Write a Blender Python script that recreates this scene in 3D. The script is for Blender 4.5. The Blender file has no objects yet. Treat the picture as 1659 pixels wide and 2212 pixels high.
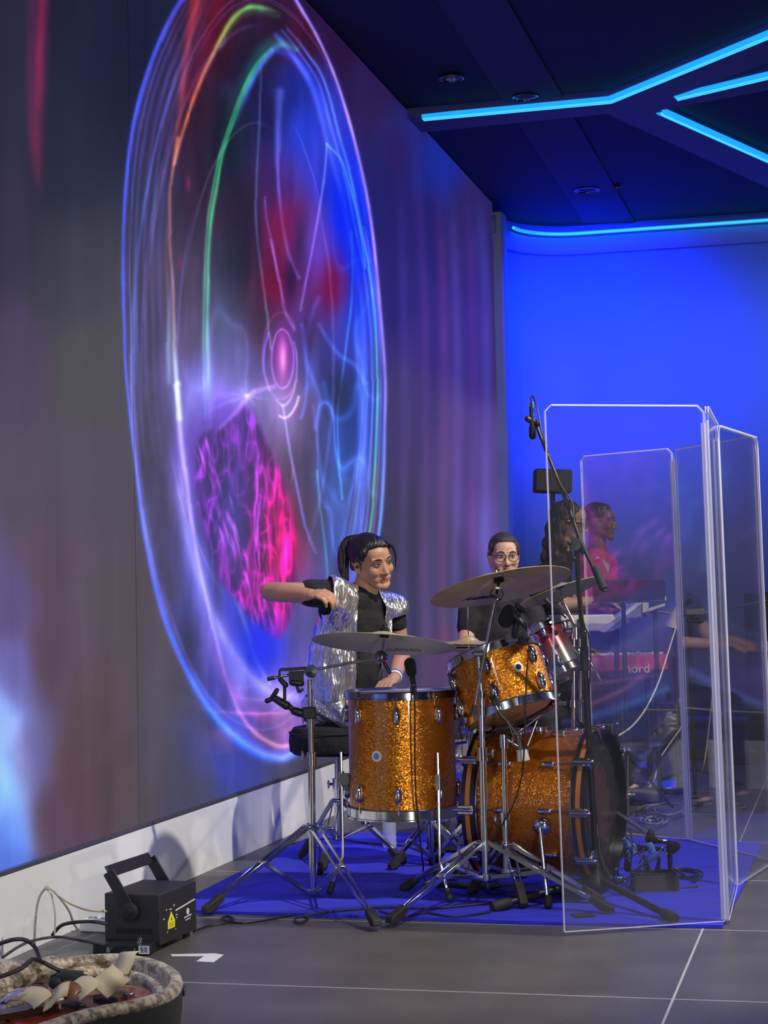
import bpy, bmesh, math, random
import numpy as np
from mathutils import Vector, Matrix, Quaternion
random.seed(7); rng = np.random.default_rng(11)
SC = bpy.context.scene
COL = SC.collection
PI = math.pi
# ------------------------------------------------------------------ camera
FPX, CX, CY, CAMH = 3900.0, 829.5, 1106.0, 1.15
YAW, PITCH, ROLL = 0.249956, 0.047905, -0.021
RM = Matrix.Rotation(YAW, 3, 'Z') @ Matrix.Rotation(PI/2 + PITCH, 3, 'X') @ Matrix.Rotation(ROLL, 3, 'Z')
cd = bpy.data.cameras.new('camera'); cam = bpy.data.objects.new('camera', cd); COL.objects.link(cam)
cam.matrix_world = Matrix.Translation((0, 0, CAMH)) @ RM.to_4x4()
cd.sensor_fit = 'HORIZONTAL'; cd.sensor_width = 36.0; cd.lens = FPX/1659*36.0; cd.clip_end = 100
SC.camera = cam
SC.view_settings.view_transform = 'Standard'; SC.view_settings.look = 'None'
SC.view_settings.gamma = 1; SC.view_settings.use_curve_mapping = False
SC.view_settings.exposure = 0.0
SC.cycles.transparent_max_bounces = 32
# ------------------------------------------------------------------ world
W = bpy.data.worlds.new('world'); SC.world = W; W.use_nodes = True
W.node_tree.nodes['Background'].inputs[0].default_value = (0.13, 0.14, 0.22, 1)
W.node_tree.nodes['Background'].inputs[1].default_value = 0.36
# ------------------------------------------------------------------ stage lamps and an added low fill
def lamp(name, kind, loc, tgt, energy, color, size=0.15, cone=60, blend=0.6):
    l = bpy.data.lights.new(name, kind); l.energy = energy; l.color = color
    if kind == 'SPOT': l.spot_size = math.radians(cone); l.spot_blend = blend; l.shadow_soft_size = size
    elif kind == 'AREA': l.shape = 'RECTANGLE'; l.size, l.size_y = size
    else: l.shadow_soft_size = size
    o = bpy.data.objects.new(name, l); COL.objects.link(o); o.location = loc
    o.rotation_euler = (Vector(tgt) - Vector(loc)).to_track_quat('-Z', 'Y').to_euler(); return o
lamp('stage_and_fill_spot', 'SPOT', (0.9, 6.0, 4.2), (-1.5, 7.1, 0.6), 900, (1.0, 0.93, 0.80), 0.06, 74, 0.5)
lamp('stage_and_fill_spot', 'SPOT', (2.3, -0.6, 4.1), (-1.9, 7.2, 0.7), 300, (0.95, 0.95, 1.0), 0.12, 50, 0.6)
lamp('stage_and_fill_spot', 'SPOT', (-2.0, -0.5, 4.1), (-1.7, 7.5, 0.7), 260, (0.9, 0.92, 1.0), 0.2, 60, 0.8)
lamp('stage_and_fill_spot', 'SPOT', (2.6, 9.5, 4.1), (-1.2, 10.5, 0.9), 520, (1.0, 0.85, 0.75), 0.1, 60, 0.6)
lamp('stage_and_fill_spot', 'SPOT', (3.2, 10.6, 2.3), (-2.0, 6.4, 0.5), 320, (1.0, 0.95, 0.88), 0.10, 50, 0.5)
lamp('stage_and_fill_spot', 'SPOT', (1.6, 1.2, 0.5), (-1.6, 7.2, 1.0), 300, (1.0, 0.93, 0.82), 0.10, 40, 0.8)  # unseen low fill added in front to brighten the cymbal undersides
lamp('ceiling_blue_lamp', 'SPOT', (-0.6, 9.2, 4.1), (-1.5, 7.6, 0.0), 230, (0.12, 0.16, 1.0), 0.5, 80, 0.9)
lamp('ceiling_blue_lamp', 'SPOT', (-1.9, 14.3, 4.15), (-2.1, 15.5, 3.2), 330, (0.0, 0.02, 1.0), 0.15, 130, 1.0)
lamp('ceiling_blue_lamp', 'SPOT', (0.2, 13.0, 4.1), (-0.6, 15.5, 2.0), 190, (0.10, 0.22, 1.0), 0.3, 110, 1.0)
# ------------------------------------------------------------------ helpers
RT = Vector((math.cos(YAW), math.sin(YAW), 0)); FW = Vector((-math.sin(YAW), math.cos(YAW), 0)); UP = Vector((0, 0, 1))
def ray(u, v): return RM @ Vector(((u-CX)/FPX, -(v-CY)/FPX, -1))
def P(u, v, d): return Vector((0, 0, CAMH)) + ray(u, v)*d
def PL(u, v, ax, val):
    r = ray(u, v); o = Vector((0, 0, CAMH)); return o + r*((val-o[ax])/r[ax])
def FL(u, v, z=0.0): return PL(u, v, 2, z)
def s2l(c): 
    return tuple((x/12.92 if x <= 0.04045 else ((x+0.055)/1.055)**2.4) for x in c)
def rgb(r, g, b): return s2l((r/255, g/255, b/255))

def mat(name, col=(0.5, 0.5, 0.5), rough=0.5, metal=0.0, emit=None, es=1.0, coat=0.0, bump=None, vcol=None, noise=None, spec=0.5, trans=0.0, sheen=0.0, alpha=1.0):
    m = bpy.data.materials.new(name); m.use_nodes = True; nt = m.node_tree; b = nt.nodes['Principled BSDF']
    b.inputs['Base Color'].default_value = (*col, 1); b.inputs['Roughness'].default_value = rough
    b.inputs['Metallic'].default_value = metal; b.inputs['Coat Weight'].default_value = coat
    b.inputs['Specular IOR Level'].default_value = spec
    if trans: b.inputs['Transmission Weight'].default_value = trans
    if sheen: b.inputs['Sheen Weight'].default_value = sheen
    if alpha < 1: b.inputs['Alpha'].default_value = alpha
    if emit: b.inputs['Emission Color'].default_value = (*emit, 1); b.inputs['Emission Strength'].default_value = es
    if vcol:
        a = nt.nodes.new('ShaderNodeAttribute'); a.attribute_name = vcol; nt.links.new(a.outputs['Color'], b.inputs['Base Color'])
    if bump or noise:
        tc = nt.nodes.new('ShaderNodeTexCoord')
    if noise:   # (scale, other colour, low, high, stretch)
        mp = nt.nodes.new('ShaderNodeMapping'); mp.inputs['Scale'].default_value = noise[4] if len(noise) > 4 else (1, 1, 1)
        n = nt.nodes.new('ShaderNodeTexNoise'); n.inputs['Scale'].default_value = noise[0]; n.inputs['Detail'].default_value = 5
        r = nt.nodes.new('ShaderNodeValToRGB'); r.color_ramp.elements[0].position = noise[2]; r.color_ramp.elements[1].position = noise[3]
        r.color_ramp.elements[0].color = (*col, 1); r.color_ramp.elements[1].color = (*noise[1], 1)
        nt.links.new(tc.outputs['Object'], mp.inputs[0]); nt.links.new(mp.outputs[0], n.inputs[0]); nt.links.new(n.outputs[0], r.inputs[0]); nt.links.new(r.outputs[0], b.inputs['Base Color'])
    if bump:    # (scale, strength, stretch, distance)
        mp = nt.nodes.new('ShaderNodeMapping'); mp.inputs['Scale'].default_value = bump[2] if len(bump) > 2 else (1, 1, 1)
        n = nt.nodes.new('ShaderNodeTexNoise'); n.inputs['Scale'].default_value = bump[0]; n.inputs['Detail'].default_value = 4
        bp = nt.nodes.new('ShaderNodeBump'); bp.inputs['Strength'].default_value = bump[1]; bp.inputs['Distance'].default_value = bump[3] if len(bump) > 3 else 0.01
        nt.links.new(tc.outputs['Object'], mp.inputs[0]); nt.links.new(mp.outputs[0], n.inputs[0]); nt.links.new(n.outputs[0], bp.inputs['Height']); nt.links.new(bp.outputs[0], b.inputs['Normal'])
    return m

M = {}
M['chrome'] = mat('chrome', (0.62, 0.63, 0.66), 0.14, 1.0)
M['dchrome'] = mat('smoked_chrome', (0.30, 0.31, 0.36), 0.16, 1.0)
M['black'] = mat('black_metal', (0.012, 0.012, 0.014), 0.42, 0.0)
M['rubber'] = mat('black_rubber', (0.015, 0.015, 0.016), 0.7)
M['foam'] = mat('black_foam', (0.008, 0.008, 0.009), 0.95, bump=(300, 0.6))
M['cloth'] = mat('black_cloth', (0.010, 0.010, 0.012), 0.9, bump=(14, 0.7, (1, 1, 1), 0.03))
M['white'] = mat('white_plastic', (0.75, 0.75, 0.78), 0.4)
M['paint'] = mat('white_wall_paint', (0.78, 0.80, 0.80), 0.75, noise=(3, (0.74, 0.76, 0.77), 0.3, 0.7))
M['bluewall'] = mat('pale_blue_wall_paint', (0.42, 0.50, 0.75), 0.7, noise=(1.2, (0.38, 0.46, 0.72), 0.3, 0.7))
M['ceil'] = mat('dark_ceiling_paint', (0.035, 0.037, 0.075), 0.8, noise=(2, (0.030, 0.032, 0.07), 0.3, 0.7))
M['ceil2'] = mat('ceiling_painted_light', (0.055, 0.058, 0.13), 0.8)
M['beam'] = mat('beam_paint', (0.17, 0.16, 0.33), 0.7, noise=(4, (0.15, 0.145, 0.30), 0.3, 0.7))
M['strip'] = mat('strip_light', (0.0, 0.1, 0.5), 0.4, emit=(0.012, 0.36, 1.0), es=1.15)
M['stripcore'] = mat('strip_light_core', (0.0, 0.1, 0.5), 0.4, emit=(0.07, 0.58, 1.0), es=1.25)
M['carpet'] = mat('blue_carpet', (0.022, 0.026, 0.62), 0.95, noise=(9, (0.018, 0.021, 0.50), 0.35, 0.7), bump=(220, 0.5, (1, 1, 1), 0.004))
M['wire'] = mat('black_cable', (0.012, 0.012, 0.014), 0.45)
M['wireg'] = mat('grey_cable', (0.16, 0.16, 0.14), 0.45)
M['wirew'] = mat('cream_cable', (0.55, 0.50, 0.40), 0.5)
M['hoop'] = mat('black_hoop_lacquer', (0.010, 0.010, 0.012), 0.25, coat=0.4)
M['inlay'] = mat('amber_hoop_inlay', (0.55, 0.17, 0.03), 0.35, metal=0.3)
M['head'] = mat('coated_drum_head', (0.42, 0.27, 0.12), 0.55, spec=0.3)
M['headw'] = mat('white_drum_head', (0.7, 0.7, 0.72), 0.5)
M['wood'] = mat('maple_wood', (0.55, 0.33, 0.14), 0.5, noise=(9, (0.42, 0.24, 0.09), 0.3, 0.7, (1, 1, 12)))
M['cream'] = mat('cream_plastic', (0.68, 0.64, 0.52), 0.35)
M['blueplastic'] = mat('light_blue_plastic', (0.10, 0.22, 0.55), 0.4)
M['red'] = mat('red_enamel', (0.55, 0.02, 0.03), 0.3, coat=0.3)
M['yellow'] = mat('yellow_label', (0.85, 0.80, 0.02), 0.5)
M['skin'] = mat('skin', (0.50, 0.27, 0.17), 0.48, vcol='Col', bump=(120, 0.05))
M['hair'] = mat('dark_hair', (0.010, 0.008, 0.010), 0.38, bump=(60, 0.9, (1, 1, 0.15), 0.01))
M['vc'] = mat('printed_surface', vcol='Col', rough=0.35)
M['silver'] = mat('silver_lame_fabric', (0.86, 0.85, 0.82), 0.24, 0.92, bump=(8, 0.9, (1.5, 1.5, 0.35), 0.06))
M['silverp'] = mat('silver_trouser_fabric', (0.62, 0.62, 0.64), 0.28, 0.9, bump=(13, 1.0, (1, 1, 1), 0.05))
M['bronze'] = None

def led_mat():
    m = bpy.data.materials.new('led_picture_with_room_light'); m.use_nodes = True; nt = m.node_tree; b = nt.nodes['Principled BSDF']
    a = nt.nodes.new('ShaderNodeAttribute'); a.attribute_name = 'Col'
    n = nt.nodes.new('ShaderNodeTexNoise'); n.inputs['Scale'].default_value = 260; n.inputs['Detail'].default_value = 2
    tc = nt.nodes.new('ShaderNodeTexCoord'); mr = nt.nodes.new('ShaderNodeMapRange'); mr.inputs[3].default_value = 0.75; mr.inputs[4].default_value = 1.25
    mx = nt.nodes.new('ShaderNodeVectorMath'); mx.operation = 'SCALE'
    nt.links.new(tc.outputs['Object'], n.inputs[0]); nt.links.new(n.outputs[0], mr.inputs[0]); nt.links.new(a.outputs['Color'], mx.inputs[0]); nt.links.new(mr.outputs[0], mx.inputs['Scale'])
    nt.links.new(mx.outputs[0], b.inputs['Emission Color']); b.inputs['Emission Strength'].default_value = 0.92
    b.inputs['Base Color'].default_value = (0.018, 0.018, 0.019, 1); b.inputs['Roughness'].default_value = 0.6; b.inputs['Specular IOR Level'].default_value = 0.2
    return m
def sparkle_mat(name, col, dark, scale=300):
    m = bpy.data.materials.new(name); m.use_nodes = True; nt = m.node_tree; b = nt.nodes['Principled BSDF']
    tc = nt.nodes.new('ShaderNodeTexCoord'); v = nt.nodes.new('ShaderNodeTexVoronoi'); v.inputs['Scale'].default_value = scale
    nt.links.new(tc.outputs['Object'], v.inputs['Vector'])
    s = nt.nodes.new('ShaderNodeVectorMath'); s.operation = 'SUBTRACT'; s.inputs[1].default_value = (0.5, 0.5, 0.5)
    k = nt.nodes.new('ShaderNodeVectorMath'); k.operation = 'SCALE'; k.inputs['Scale'].default_value = 0.42
    g = nt.nodes.new('ShaderNodeNewGeometry'); ad = nt.nodes.new('ShaderNodeVectorMath'); ad.operation = 'ADD'
    nm = nt.nodes.new('ShaderNodeVectorMath'); nm.operation = 'NORMALIZE'
    nt.links.new(v.outputs['Color'], s.inputs[0]); nt.links.new(s.outputs[0], k.inputs[0]); nt.links.new(g.outputs['Normal'], ad.inputs[0]); nt.links.new(k.outputs[0], ad.inputs[1]); nt.links.new(ad.outputs[0], nm.inputs[0]); nt.links.new(nm.outputs[0], b.inputs['Normal'])
    mx = nt.nodes.new('ShaderNodeMix'); mx.data_type = 'RGBA'; mx.inputs[6].default_value = (*dark, 1); mx.inputs[7].default_value = (*col, 1)
    sp = nt.nodes.new('ShaderNodeSeparateColor'); nt.links.new(v.outputs['Color'], sp.inputs[0]); nt.links.new(sp.outputs[0], mx.inputs[0]); nt.links.new(mx.outputs[2], b.inputs['Base Color'])
    b.inputs['Metallic'].default_value = 0.8; b.inputs['Roughness'].default_value = 0.30; b.inputs['Coat Weight'].default_value = 0.5; b.inputs['Coat Roughness'].default_value = 0.08
    return m
M['sparkle'] = sparkle_mat('orange_sparkle_wrap', (0.88, 0.33, 0.02), (0.36, 0.09, 0.006))
M['sparkleb'] = sparkle_mat('orange_fine_sparkle_wrap', (0.70, 0.24, 0.02), (0.42, 0.12, 0.01), 420)
def cymbal_mat(name, col, col2):
    m = bpy.data.materials.new(name); m.use_nodes = True; nt = m.node_tree; b = nt.nodes['Principled BSDF']
    tc = nt.nodes.new('ShaderNodeTexCoord'); n = nt.nodes.new('ShaderNodeTexNoise'); n.inputs['Scale'].default_value = 9; n.inputs['Detail'].default_value = 6
    r = nt.nodes.new('ShaderNodeValToRGB'); r.color_ramp.elements[0].color = (*col, 1); r.color_ramp.elements[1].color = (*col2, 1); r.color_ramp.elements[0].position = 0.35; r.color_ramp.elements[1].position = 0.7
    nt.links.new(tc.outputs['Object'], n.inputs[0]); nt.links.new(n.outputs[0], r.inputs[0]); nt.links.new(r.outputs[0], b.inputs['Base Color'])
    b.inputs['Metallic'].default_value = 0.45; b.inputs['Roughness'].default_value = 0.38
    return m
M['bronze'] = cymbal_mat('bronze_cymbal', (0.46, 0.35, 0.10), (0.60, 0.47, 0.17))
M['bronze2'] = cymbal_mat('grey_bronze_cymbal', (0.46, 0.40, 0.20), (0.58, 0.52, 0.30))
def glass_mat():
    m = bpy.data.materials.new('clear_acrylic'); m.use_nodes = True; nt = m.node_tree; nt.nodes.clear()
    o = nt.nodes.new('ShaderNodeOutputMaterial'); t = nt.nodes.new('ShaderNodeBsdfTransparent'); g = nt.nodes.new('ShaderNodeBsdfGlossy'); g.inputs['Roughness'].default_value = 0.03
    g.inputs['Color'].default_value = (1, 1, 1, 1); t.inputs['Color'].default_value = (0.985, 0.988, 0.995, 1)
    lw = nt.nodes.new('ShaderNodeLayerWeight'); lw.inputs['Blend'].default_value = 0.5
    p = nt.nodes.new('ShaderNodeMath'); p.operation = 'POWER'; p.inputs[1].default_value = 4.0; nt.links.new(lw.outputs['Facing'], p.inputs[0])
    f = nt.nodes.new('ShaderNodeMapRange'); f.inputs[3].default_value = 0.11; f.inputs[4].default_value = 0.6; nt.links.new(p.outputs[0], f.inputs[0])
    mx = nt.nodes.new('ShaderNodeMixShader'); d = nt.nodes.new('ShaderNodeBsdfDiffuse'); d.inputs['Color'].default_value = (0.55, 0.58, 0.8, 1)
    mx2 = nt.nodes.new('ShaderNodeMixShader'); mx2.inputs[0].default_value = 0.012
    nt.links.new(f.outputs[0], mx.inputs[0]); nt.links.new(t.outputs[0], mx.inputs[1]); nt.links.new(g.outputs[0], mx.inputs[2]); nt.links.new(mx.outputs[0], mx2.inputs[1]); nt.links.new(d.outputs[0], mx2.inputs[2]); nt.links.new(mx2.outputs[0], o.inputs[0])
    return m
M['acrylic'] = glass_mat()
def edge_mat(name, col, fac):
    m = bpy.data.materials.new(name); m.use_nodes = True; nt = m.node_tree; nt.nodes.clear()
    o = nt.nodes.new('ShaderNodeOutputMaterial'); t = nt.nodes.new('ShaderNodeBsdfTransparent'); p = nt.nodes.new('ShaderNodeBsdfPrincipled'); p.inputs['Base Color'].default_value = (*col, 1); p.inputs['Roughness'].default_value = 0.3
    mx = nt.nodes.new('ShaderNodeMixShader'); mx.inputs[0].default_value = fac
    nt.links.new(t.outputs[0], mx.inputs[1]); nt.links.new(p.outputs[0], mx.inputs[2]); nt.links.new(mx.outputs[0], o.inputs[0]); return m
M['edge'] = edge_mat('polished_acrylic_edge', (0.85, 0.86, 0.98), 0.6)
M['hinge'] = edge_mat('frosted_hinge', (0.55, 0.56, 0.85), 0.5)
def ao(o, label=None, cat=None, group=None, kind=None):
    if label: o['label'] = label
    if cat: o['category'] = cat
    if group: o['group'] = group
    if kind: o['kind'] = kind
    return o
def thing(name, label, cat, loc=(0, 0, 0), group=None):
    o = bpy.data.objects.new(name, None); o.empty_display_size = 0.05; COL.objects.link(o); o.location = loc
    return ao(o, label, cat, group)
def rootloc(parent):
    if parent is None: return Vector((0, 0, 0))
    p = parent; t = Vector(p.location)
    while p.parent: p = p.parent; t += Vector(p.location)
    return t
def perp(a):
    a = Vector(a).normalized(); h = Vector((0, 0, 1)) if abs(a.z) < 0.9 else Vector((1, 0, 0))
    x = a.cross(h).normalized(); return x, a.cross(x).normalized()
class MB:
    def __init__(s): s.v = []; s.f = []
    def ring(s, c, x, y, r, n, r2=None):
        i = len(s.v); r2 = r if r2 is None else r2
        for k in range(n):
            a = 2*PI*k/n; s.v.append(c + x*(r*math.cos(a)) + y*(r2*math.sin(a)))
        return i
    def tube(s, pts, r, n=10, caps=True, flat=1.0, up=None):
        pts = [Vector(p) for p in pts]; m = len(pts)
        rs = r if isinstance(r, (list, tuple)) else [r]*m
        x = None; prev = None
        for i in range(m):
            t = (pts[min(i+1, m-1)] - pts[max(i-1, 0)])
            if t.length < 1e-9: t = Vector((0, 0, 1))
            t.normalize()
            if x is None:
                x = perp(t)[0] if up is None else (Vector(up) - t*Vector(up).dot(t)).normalized()
            else:
                x = (x - t*x.dot(t)); x = x.normalized() if x.length > 1e-6 else perp(t)[0]
            y = t.cross(x); j = s.ring(pts[i], x, y, rs[i], n, rs[i]*flat)
            if prev is not None:
                for k in range(n): s.f.append((prev+k, prev+(k+1) % n, j+(k+1) % n, j+k))
            elif caps: s.f.append(tuple(range(j+n-1, j-1, -1)))
            prev = j
        if caps: s.f.append(tuple(range(prev, prev+n)))
        return s
    def cap(s, a, b, ra, rb=None, n=14, k=4):   # capsule with tapered radius
        a, b = Vector(a), Vector(b); rb = ra if rb is None else rb; t = (b-a); L = t.length; t = t.normalized() if L > 1e-6 else Vector((0, 0, 1))
        pts = []; rs = []
        for i in range(k+1):
            q = PI/2*(1 - i/k); pts.append(a - t*ra*math.sin(q)); rs.append(max(ra*math.cos(q), 1e-4))
        for i in range(k+1):
            q = PI/2*i/k; pts.append(b + t*rb*math.sin(q)); rs.append(max(rb*math.cos(q), 1e-4))
        return s.tube(pts, rs, n)
    def lathe(s, prof, c, axis, n=48, x=None, closed=False):   # prof: (radius, height along axis)
        c = Vector(c); a = Vector(axis).normalized(); xx, yy = perp(a)
        if x is not None: xx = Vector(x).normalized(); yy = a.cross(xx)
        st = []
        for r, h in prof: st.append(s.ring(c + a*h, xx, yy, max(r, 1e-5), n))
        m = len(st)
        for i in range(m if closed else m-1):
            p, q = st[i], st[(i+1) % m]
            for k in range(n): s.f.append((p+k, p+(k+1) % n, q+(k+1) % n, q+k))
        return s
    def disc(s, c, axis, r, n=48):
        x, y = perp(axis); i = s.ring(Vector(c), x, y, r, n); s.f.append(tuple(range(i, i+n))); return s
    def box(s, c, X, Y, Z):    # half-extent vectors
        c, X, Y, Z = map(Vector, (c, X, Y, Z)); i = len(s.v)
        for a in (-1, 1):
            for b in (-1, 1):
                for d in (-1, 1): s.v.append(c + X*a + Y*b + Z*d)
        for q in ((0, 1, 3, 2), (4, 6, 7, 5), (0, 4, 5, 1), (2, 3, 7, 6), (0, 2, 6, 4), (1, 5, 7, 3)): s.f.append(tuple(i+k for k in q))
        return s
    def bx(s, c, sz, rz=0.0):
        return s.box(c, Vector((math.cos(rz), math.sin(rz), 0))*sz[0]/2, Vector((-math.sin(rz), math.cos(rz), 0))*sz[1]/2, Vector((0, 0, sz[2]/2)))
    def bar(s, a, b, w, h, up=(0, 0, 1)):
        a, b = Vector(a), Vector(b); t = (b-a); u = Vector(up); y = t.cross(u).normalized(); z = y.cross(t).normalized()
        return s.box((a+b)/2, t/2, y*w/2, z*h/2)
    def ell(s, c, radii, ax=None, n=20, m=14):
        c = Vector(c); X, Y, Z = ax if ax else (Vector((1, 0, 0)), Vector((0, 1, 0)), Vector((0, 0, 1)))
        prev = None
        for i in range(m+1):
            q = PI*i/m; sr = max(math.sin(q), 1e-4); j = len(s.v)
            for k in range(n):
                a = 2*PI*k/n; s.v.append(c + X*(radii[0]*sr*math.cos(a)) + Y*(radii[1]*sr*math.sin(a)) - Z*(radii[2]*math.cos(q)))
            if prev is not None:
                for k in range(n): s.f.append((prev+k, prev+(k+1) % n, j+(k+1) % n, j+k))
            prev = j
        s.f.append(tuple(range(prev, prev+n))); s.f.append(tuple(range(len(s.v)-(m+1)*n+n-1, len(s.v)-(m+1)*n-1, -1)))
        return s
    def prism(s, pts, ext):
        i = len(s.v); n = len(pts); e = Vector(ext)
        s.v += [Vector(p) for p in pts] + [Vector(p)+e for p in pts]
        s.f.append(tuple(range(i+n-1, i-1, -1))); s.f.append(tuple(range(i+n, i+2*n)))
        for k in range(n): s.f.append((i+k, i+(k+1) % n, i+n+(k+1) % n, i+n+k))
        return s
    def add(s, v, f):
        i = len(s.v); s.v += [Vector(p) for p in v]; s.f += [tuple(i+k for k in q) for q in f]; return s
    def grid(s, rows):
        i = len(s.v); m = len(rows); n = len(rows[0])
        for r in rows: s.v += [Vector(p) for p in r]
        for a in range(m-1):
            for b in range(n-1): s.f.append((i+a*n+b, i+a*n+b+1, i+(a+1)*n+b+1, i+(a+1)*n+b))
        return s
    def mesh(s, name, off=Vector((0, 0, 0))):
        me = bpy.data.meshes.new(name); me.from_pydata([tuple(p-off) for p in s.v], [], s.f); me.update(); return me
    def build(s, name, m, parent=None, smooth=True, angle=40, fix=True, bevel=0.0, solid=0.0):
        off = rootloc(parent); me = s.mesh(name, off)
        if fix:
            bm = bmesh.new(); bm.from_mesh(me); bmesh.ops.recalc_face_normals(bm, faces=bm.faces); bm.to_mesh(me); bm.free()
        o = bpy.data.objects.new(name, me); COL.objects.link(o)
        if parent is not None: o.parent = parent
        me.materials.append(m)
        if smooth:
            me.polygons.foreach_set('use_smooth', [True]*len(me.polygons)); me.set_sharp_from_angle(angle=math.radians(angle))
        if solid: q = o.modifiers.new('s', 'SOLIDIFY'); q.thickness = solid; q.offset = 0
        if bevel: q = o.modifiers.new('b', 'BEVEL'); q.width = bevel; q.segments = 2; q.limit_method = 'ANGLE'
        return o
def centre(o):       # put a one-mesh thing's origin at its base
    me = o.data; n = len(me.vertices); a = np.empty(n*3); me.vertices.foreach_get('co', a); a = a.reshape(-1, 3)
    c = np.array([(a[:, 0].min()+a[:, 0].max())/2, (a[:, 1].min()+a[:, 1].max())/2, a[:, 2].min()]); a -= c
    me.vertices.foreach_set('co', a.ravel()); me.update(); o.location = c; return o
def single(mb, name, m, label, cat, group=None, **k):
    o = mb.build(name, m, None, **k); centre(o); return ao(o, label, cat, group)
def struct(mb, name, m, **k):
    o = mb.build(name, m, None, **k); o['kind'] = 'structure'; return o
def smoothpts(pts, k=6):     # Catmull-Rom
    pts = [Vector(p) for p in pts]; out = []; n = len(pts)
    for i in range(n-1):
        p0, p1, p2, p3 = pts[max(i-1, 0)], pts[i], pts[i+1], pts[min(i+2, n-1)]
        for j in range(k):
            t = j/k; out.append(0.5*((2*p1) + (p2-p0)*t + (2*p0-5*p1+4*p2-p3)*t*t + (3*p1-p0-3*p2+p3)*t*t*t))
    out.append(pts[-1]); return out
def text_part(txt, name, m, parent, origin, X, Y, size, depth=0.0008, shear=0.0, bold=0.0):
    cu = bpy.data.curves.new('t', 'FONT'); cu.body = txt; cu.size = size; cu.extrude = depth; cu.shear = shear; cu.offset = bold; cu.align_x = 'CENTER'; cu.align_y = 'CENTER'
    t = bpy.data.objects.new('t', cu); COL.objects.link(t); dg = bpy.context.evaluated_depsgraph_get(); me = bpy.data.meshes.new_from_object(t.evaluated_get(dg)); bpy.data.objects.remove(t)
    X = Vector(X).normalized(); Y = Vector(Y).normalized(); Z = X.cross(Y)
    mt = Matrix((X, Y, Z)).transposed().to_4x4(); mt.translation = Vector(origin) - rootloc(parent); me.transform(mt)
    o = bpy.data.objects.new(name, me); COL.objects.link(o); o.parent = parent; me.materials.clear(); me.materials.append(m); return o
# ================================================================== STRUCTURE
WX, WY1, CZ = -2.70, 14.35, 4.36
def floor_mat():
    m = bpy.data.materials.new('dark_floor_tiles'); m.use_nodes = True; nt = m.node_tree; b = nt.nodes['Principled BSDF']; L = nt.links.new
    tc = nt.nodes.new('ShaderNodeTexCoord'); sp = nt.nodes.new('ShaderNodeSeparateXYZ'); L(tc.outputs['Object'], sp.inputs[0])
    def line(sock, off, per, w):
        a = nt.nodes.new('ShaderNodeMath'); a.operation = 'SUBTRACT'; a.inputs[1].default_value = off; L(sock, a.inputs[0])
        q = nt.nodes.new('ShaderNodeMath'); q.operation = 'PINGPONG'; q.inputs[1].default_value = per/2; L(a.outputs[0], q.inputs[0])
        c = nt.nodes.new('ShaderNodeMath'); c.operation = 'LESS_THAN'; c.inputs[1].default_value = w; L(q.outputs[0], c.inputs[0]); return c.outputs[0]
    lx = line(sp.outputs[0], -0.515, 2.19, 0.0035); ly = line(sp.outputs[1], 5.21, 1.078, 0.0035)
    mx = nt.nodes.new('ShaderNodeMath'); mx.operation = 'MAXIMUM'; L(lx, mx.inputs[0]); L(ly, mx.inputs[1])
    n = nt.nodes.new('ShaderNodeTexNoise'); n.inputs['Scale'].default_value = 3.5; n.inputs['Detail'].default_value = 6; L(tc.outputs['Object'], n.inputs[0])
    r = nt.nodes.new('ShaderNodeValToRGB'); r.color_ramp.elements[0].position = 0.3; r.color_ramp.elements[1].position = 0.75
    r.color_ramp.elements[0].color = (0.062, 0.060, 0.060, 1); r.color_ramp.elements[1].color = (0.095, 0.092, 0.090, 1); L(n.outputs[0], r.inputs[0])
    c = nt.nodes.new('ShaderNodeMix'); c.data_type = 'RGBA'; L(mx.outputs[0], c.inputs[0]); L(r.outputs[0], c.inputs[6]); c.inputs[7].default_value = (0.42, 0.41, 0.42, 1); L(c.outputs[2], b.inputs['Base Color'])
    w = nt.nodes.new('ShaderNodeTexWave'); w.inputs['Scale'].default_value = 28; w.bands_direction = 'X'; L(tc.outputs['Object'], w.inputs[0])
    bp = nt.nodes.new('ShaderNodeBump'); bp.inputs['Strength'].default_value = 0.25; bp.inputs['Distance'].default_value = 0.001; L(w.outputs[0], bp.inputs['Height']); L(bp.outputs[0], b.inputs['Normal'])
    b.inputs['Roughness'].default_value = 0.42; return m
struct(MB().bx((1.5, 7, -0.05), (8.6, 20, 0.1)), 'floor', floor_mat(), smooth=False)
struct(MB().bx((1.5, 7, CZ+0.05), (8.6, 20, 0.1)), 'ceiling', M['ceil'], smooth=False)
struct(MB().bx((WX-0.13, 7, 2.18), (0.1, 20, 4.36)), 'wall_left', M['paint'], smooth=False)
struct(MB().bx((WX-0.04, 6.3, 0.137), (0.10, 16.1, 0.274)), 'baseboard_left', M['paint'], smooth=False)
struct(MB().bx((WX-0.035, 6.3, 0.283), (0.096, 16.1, 0.012)), 'trim_1', mat('grey_metal_trim', (0.25, 0.26, 0.27), 0.4, 0.8), smooth=False)
struct(MB().bx((WX+0.025, WY1+0.10, 2.15), (0.11, 0.2, 4.26)), 'trim_2', mat('pale_end_trim', (0.50, 0.60, 0.85), 0.5), bevel=0.015)
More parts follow.
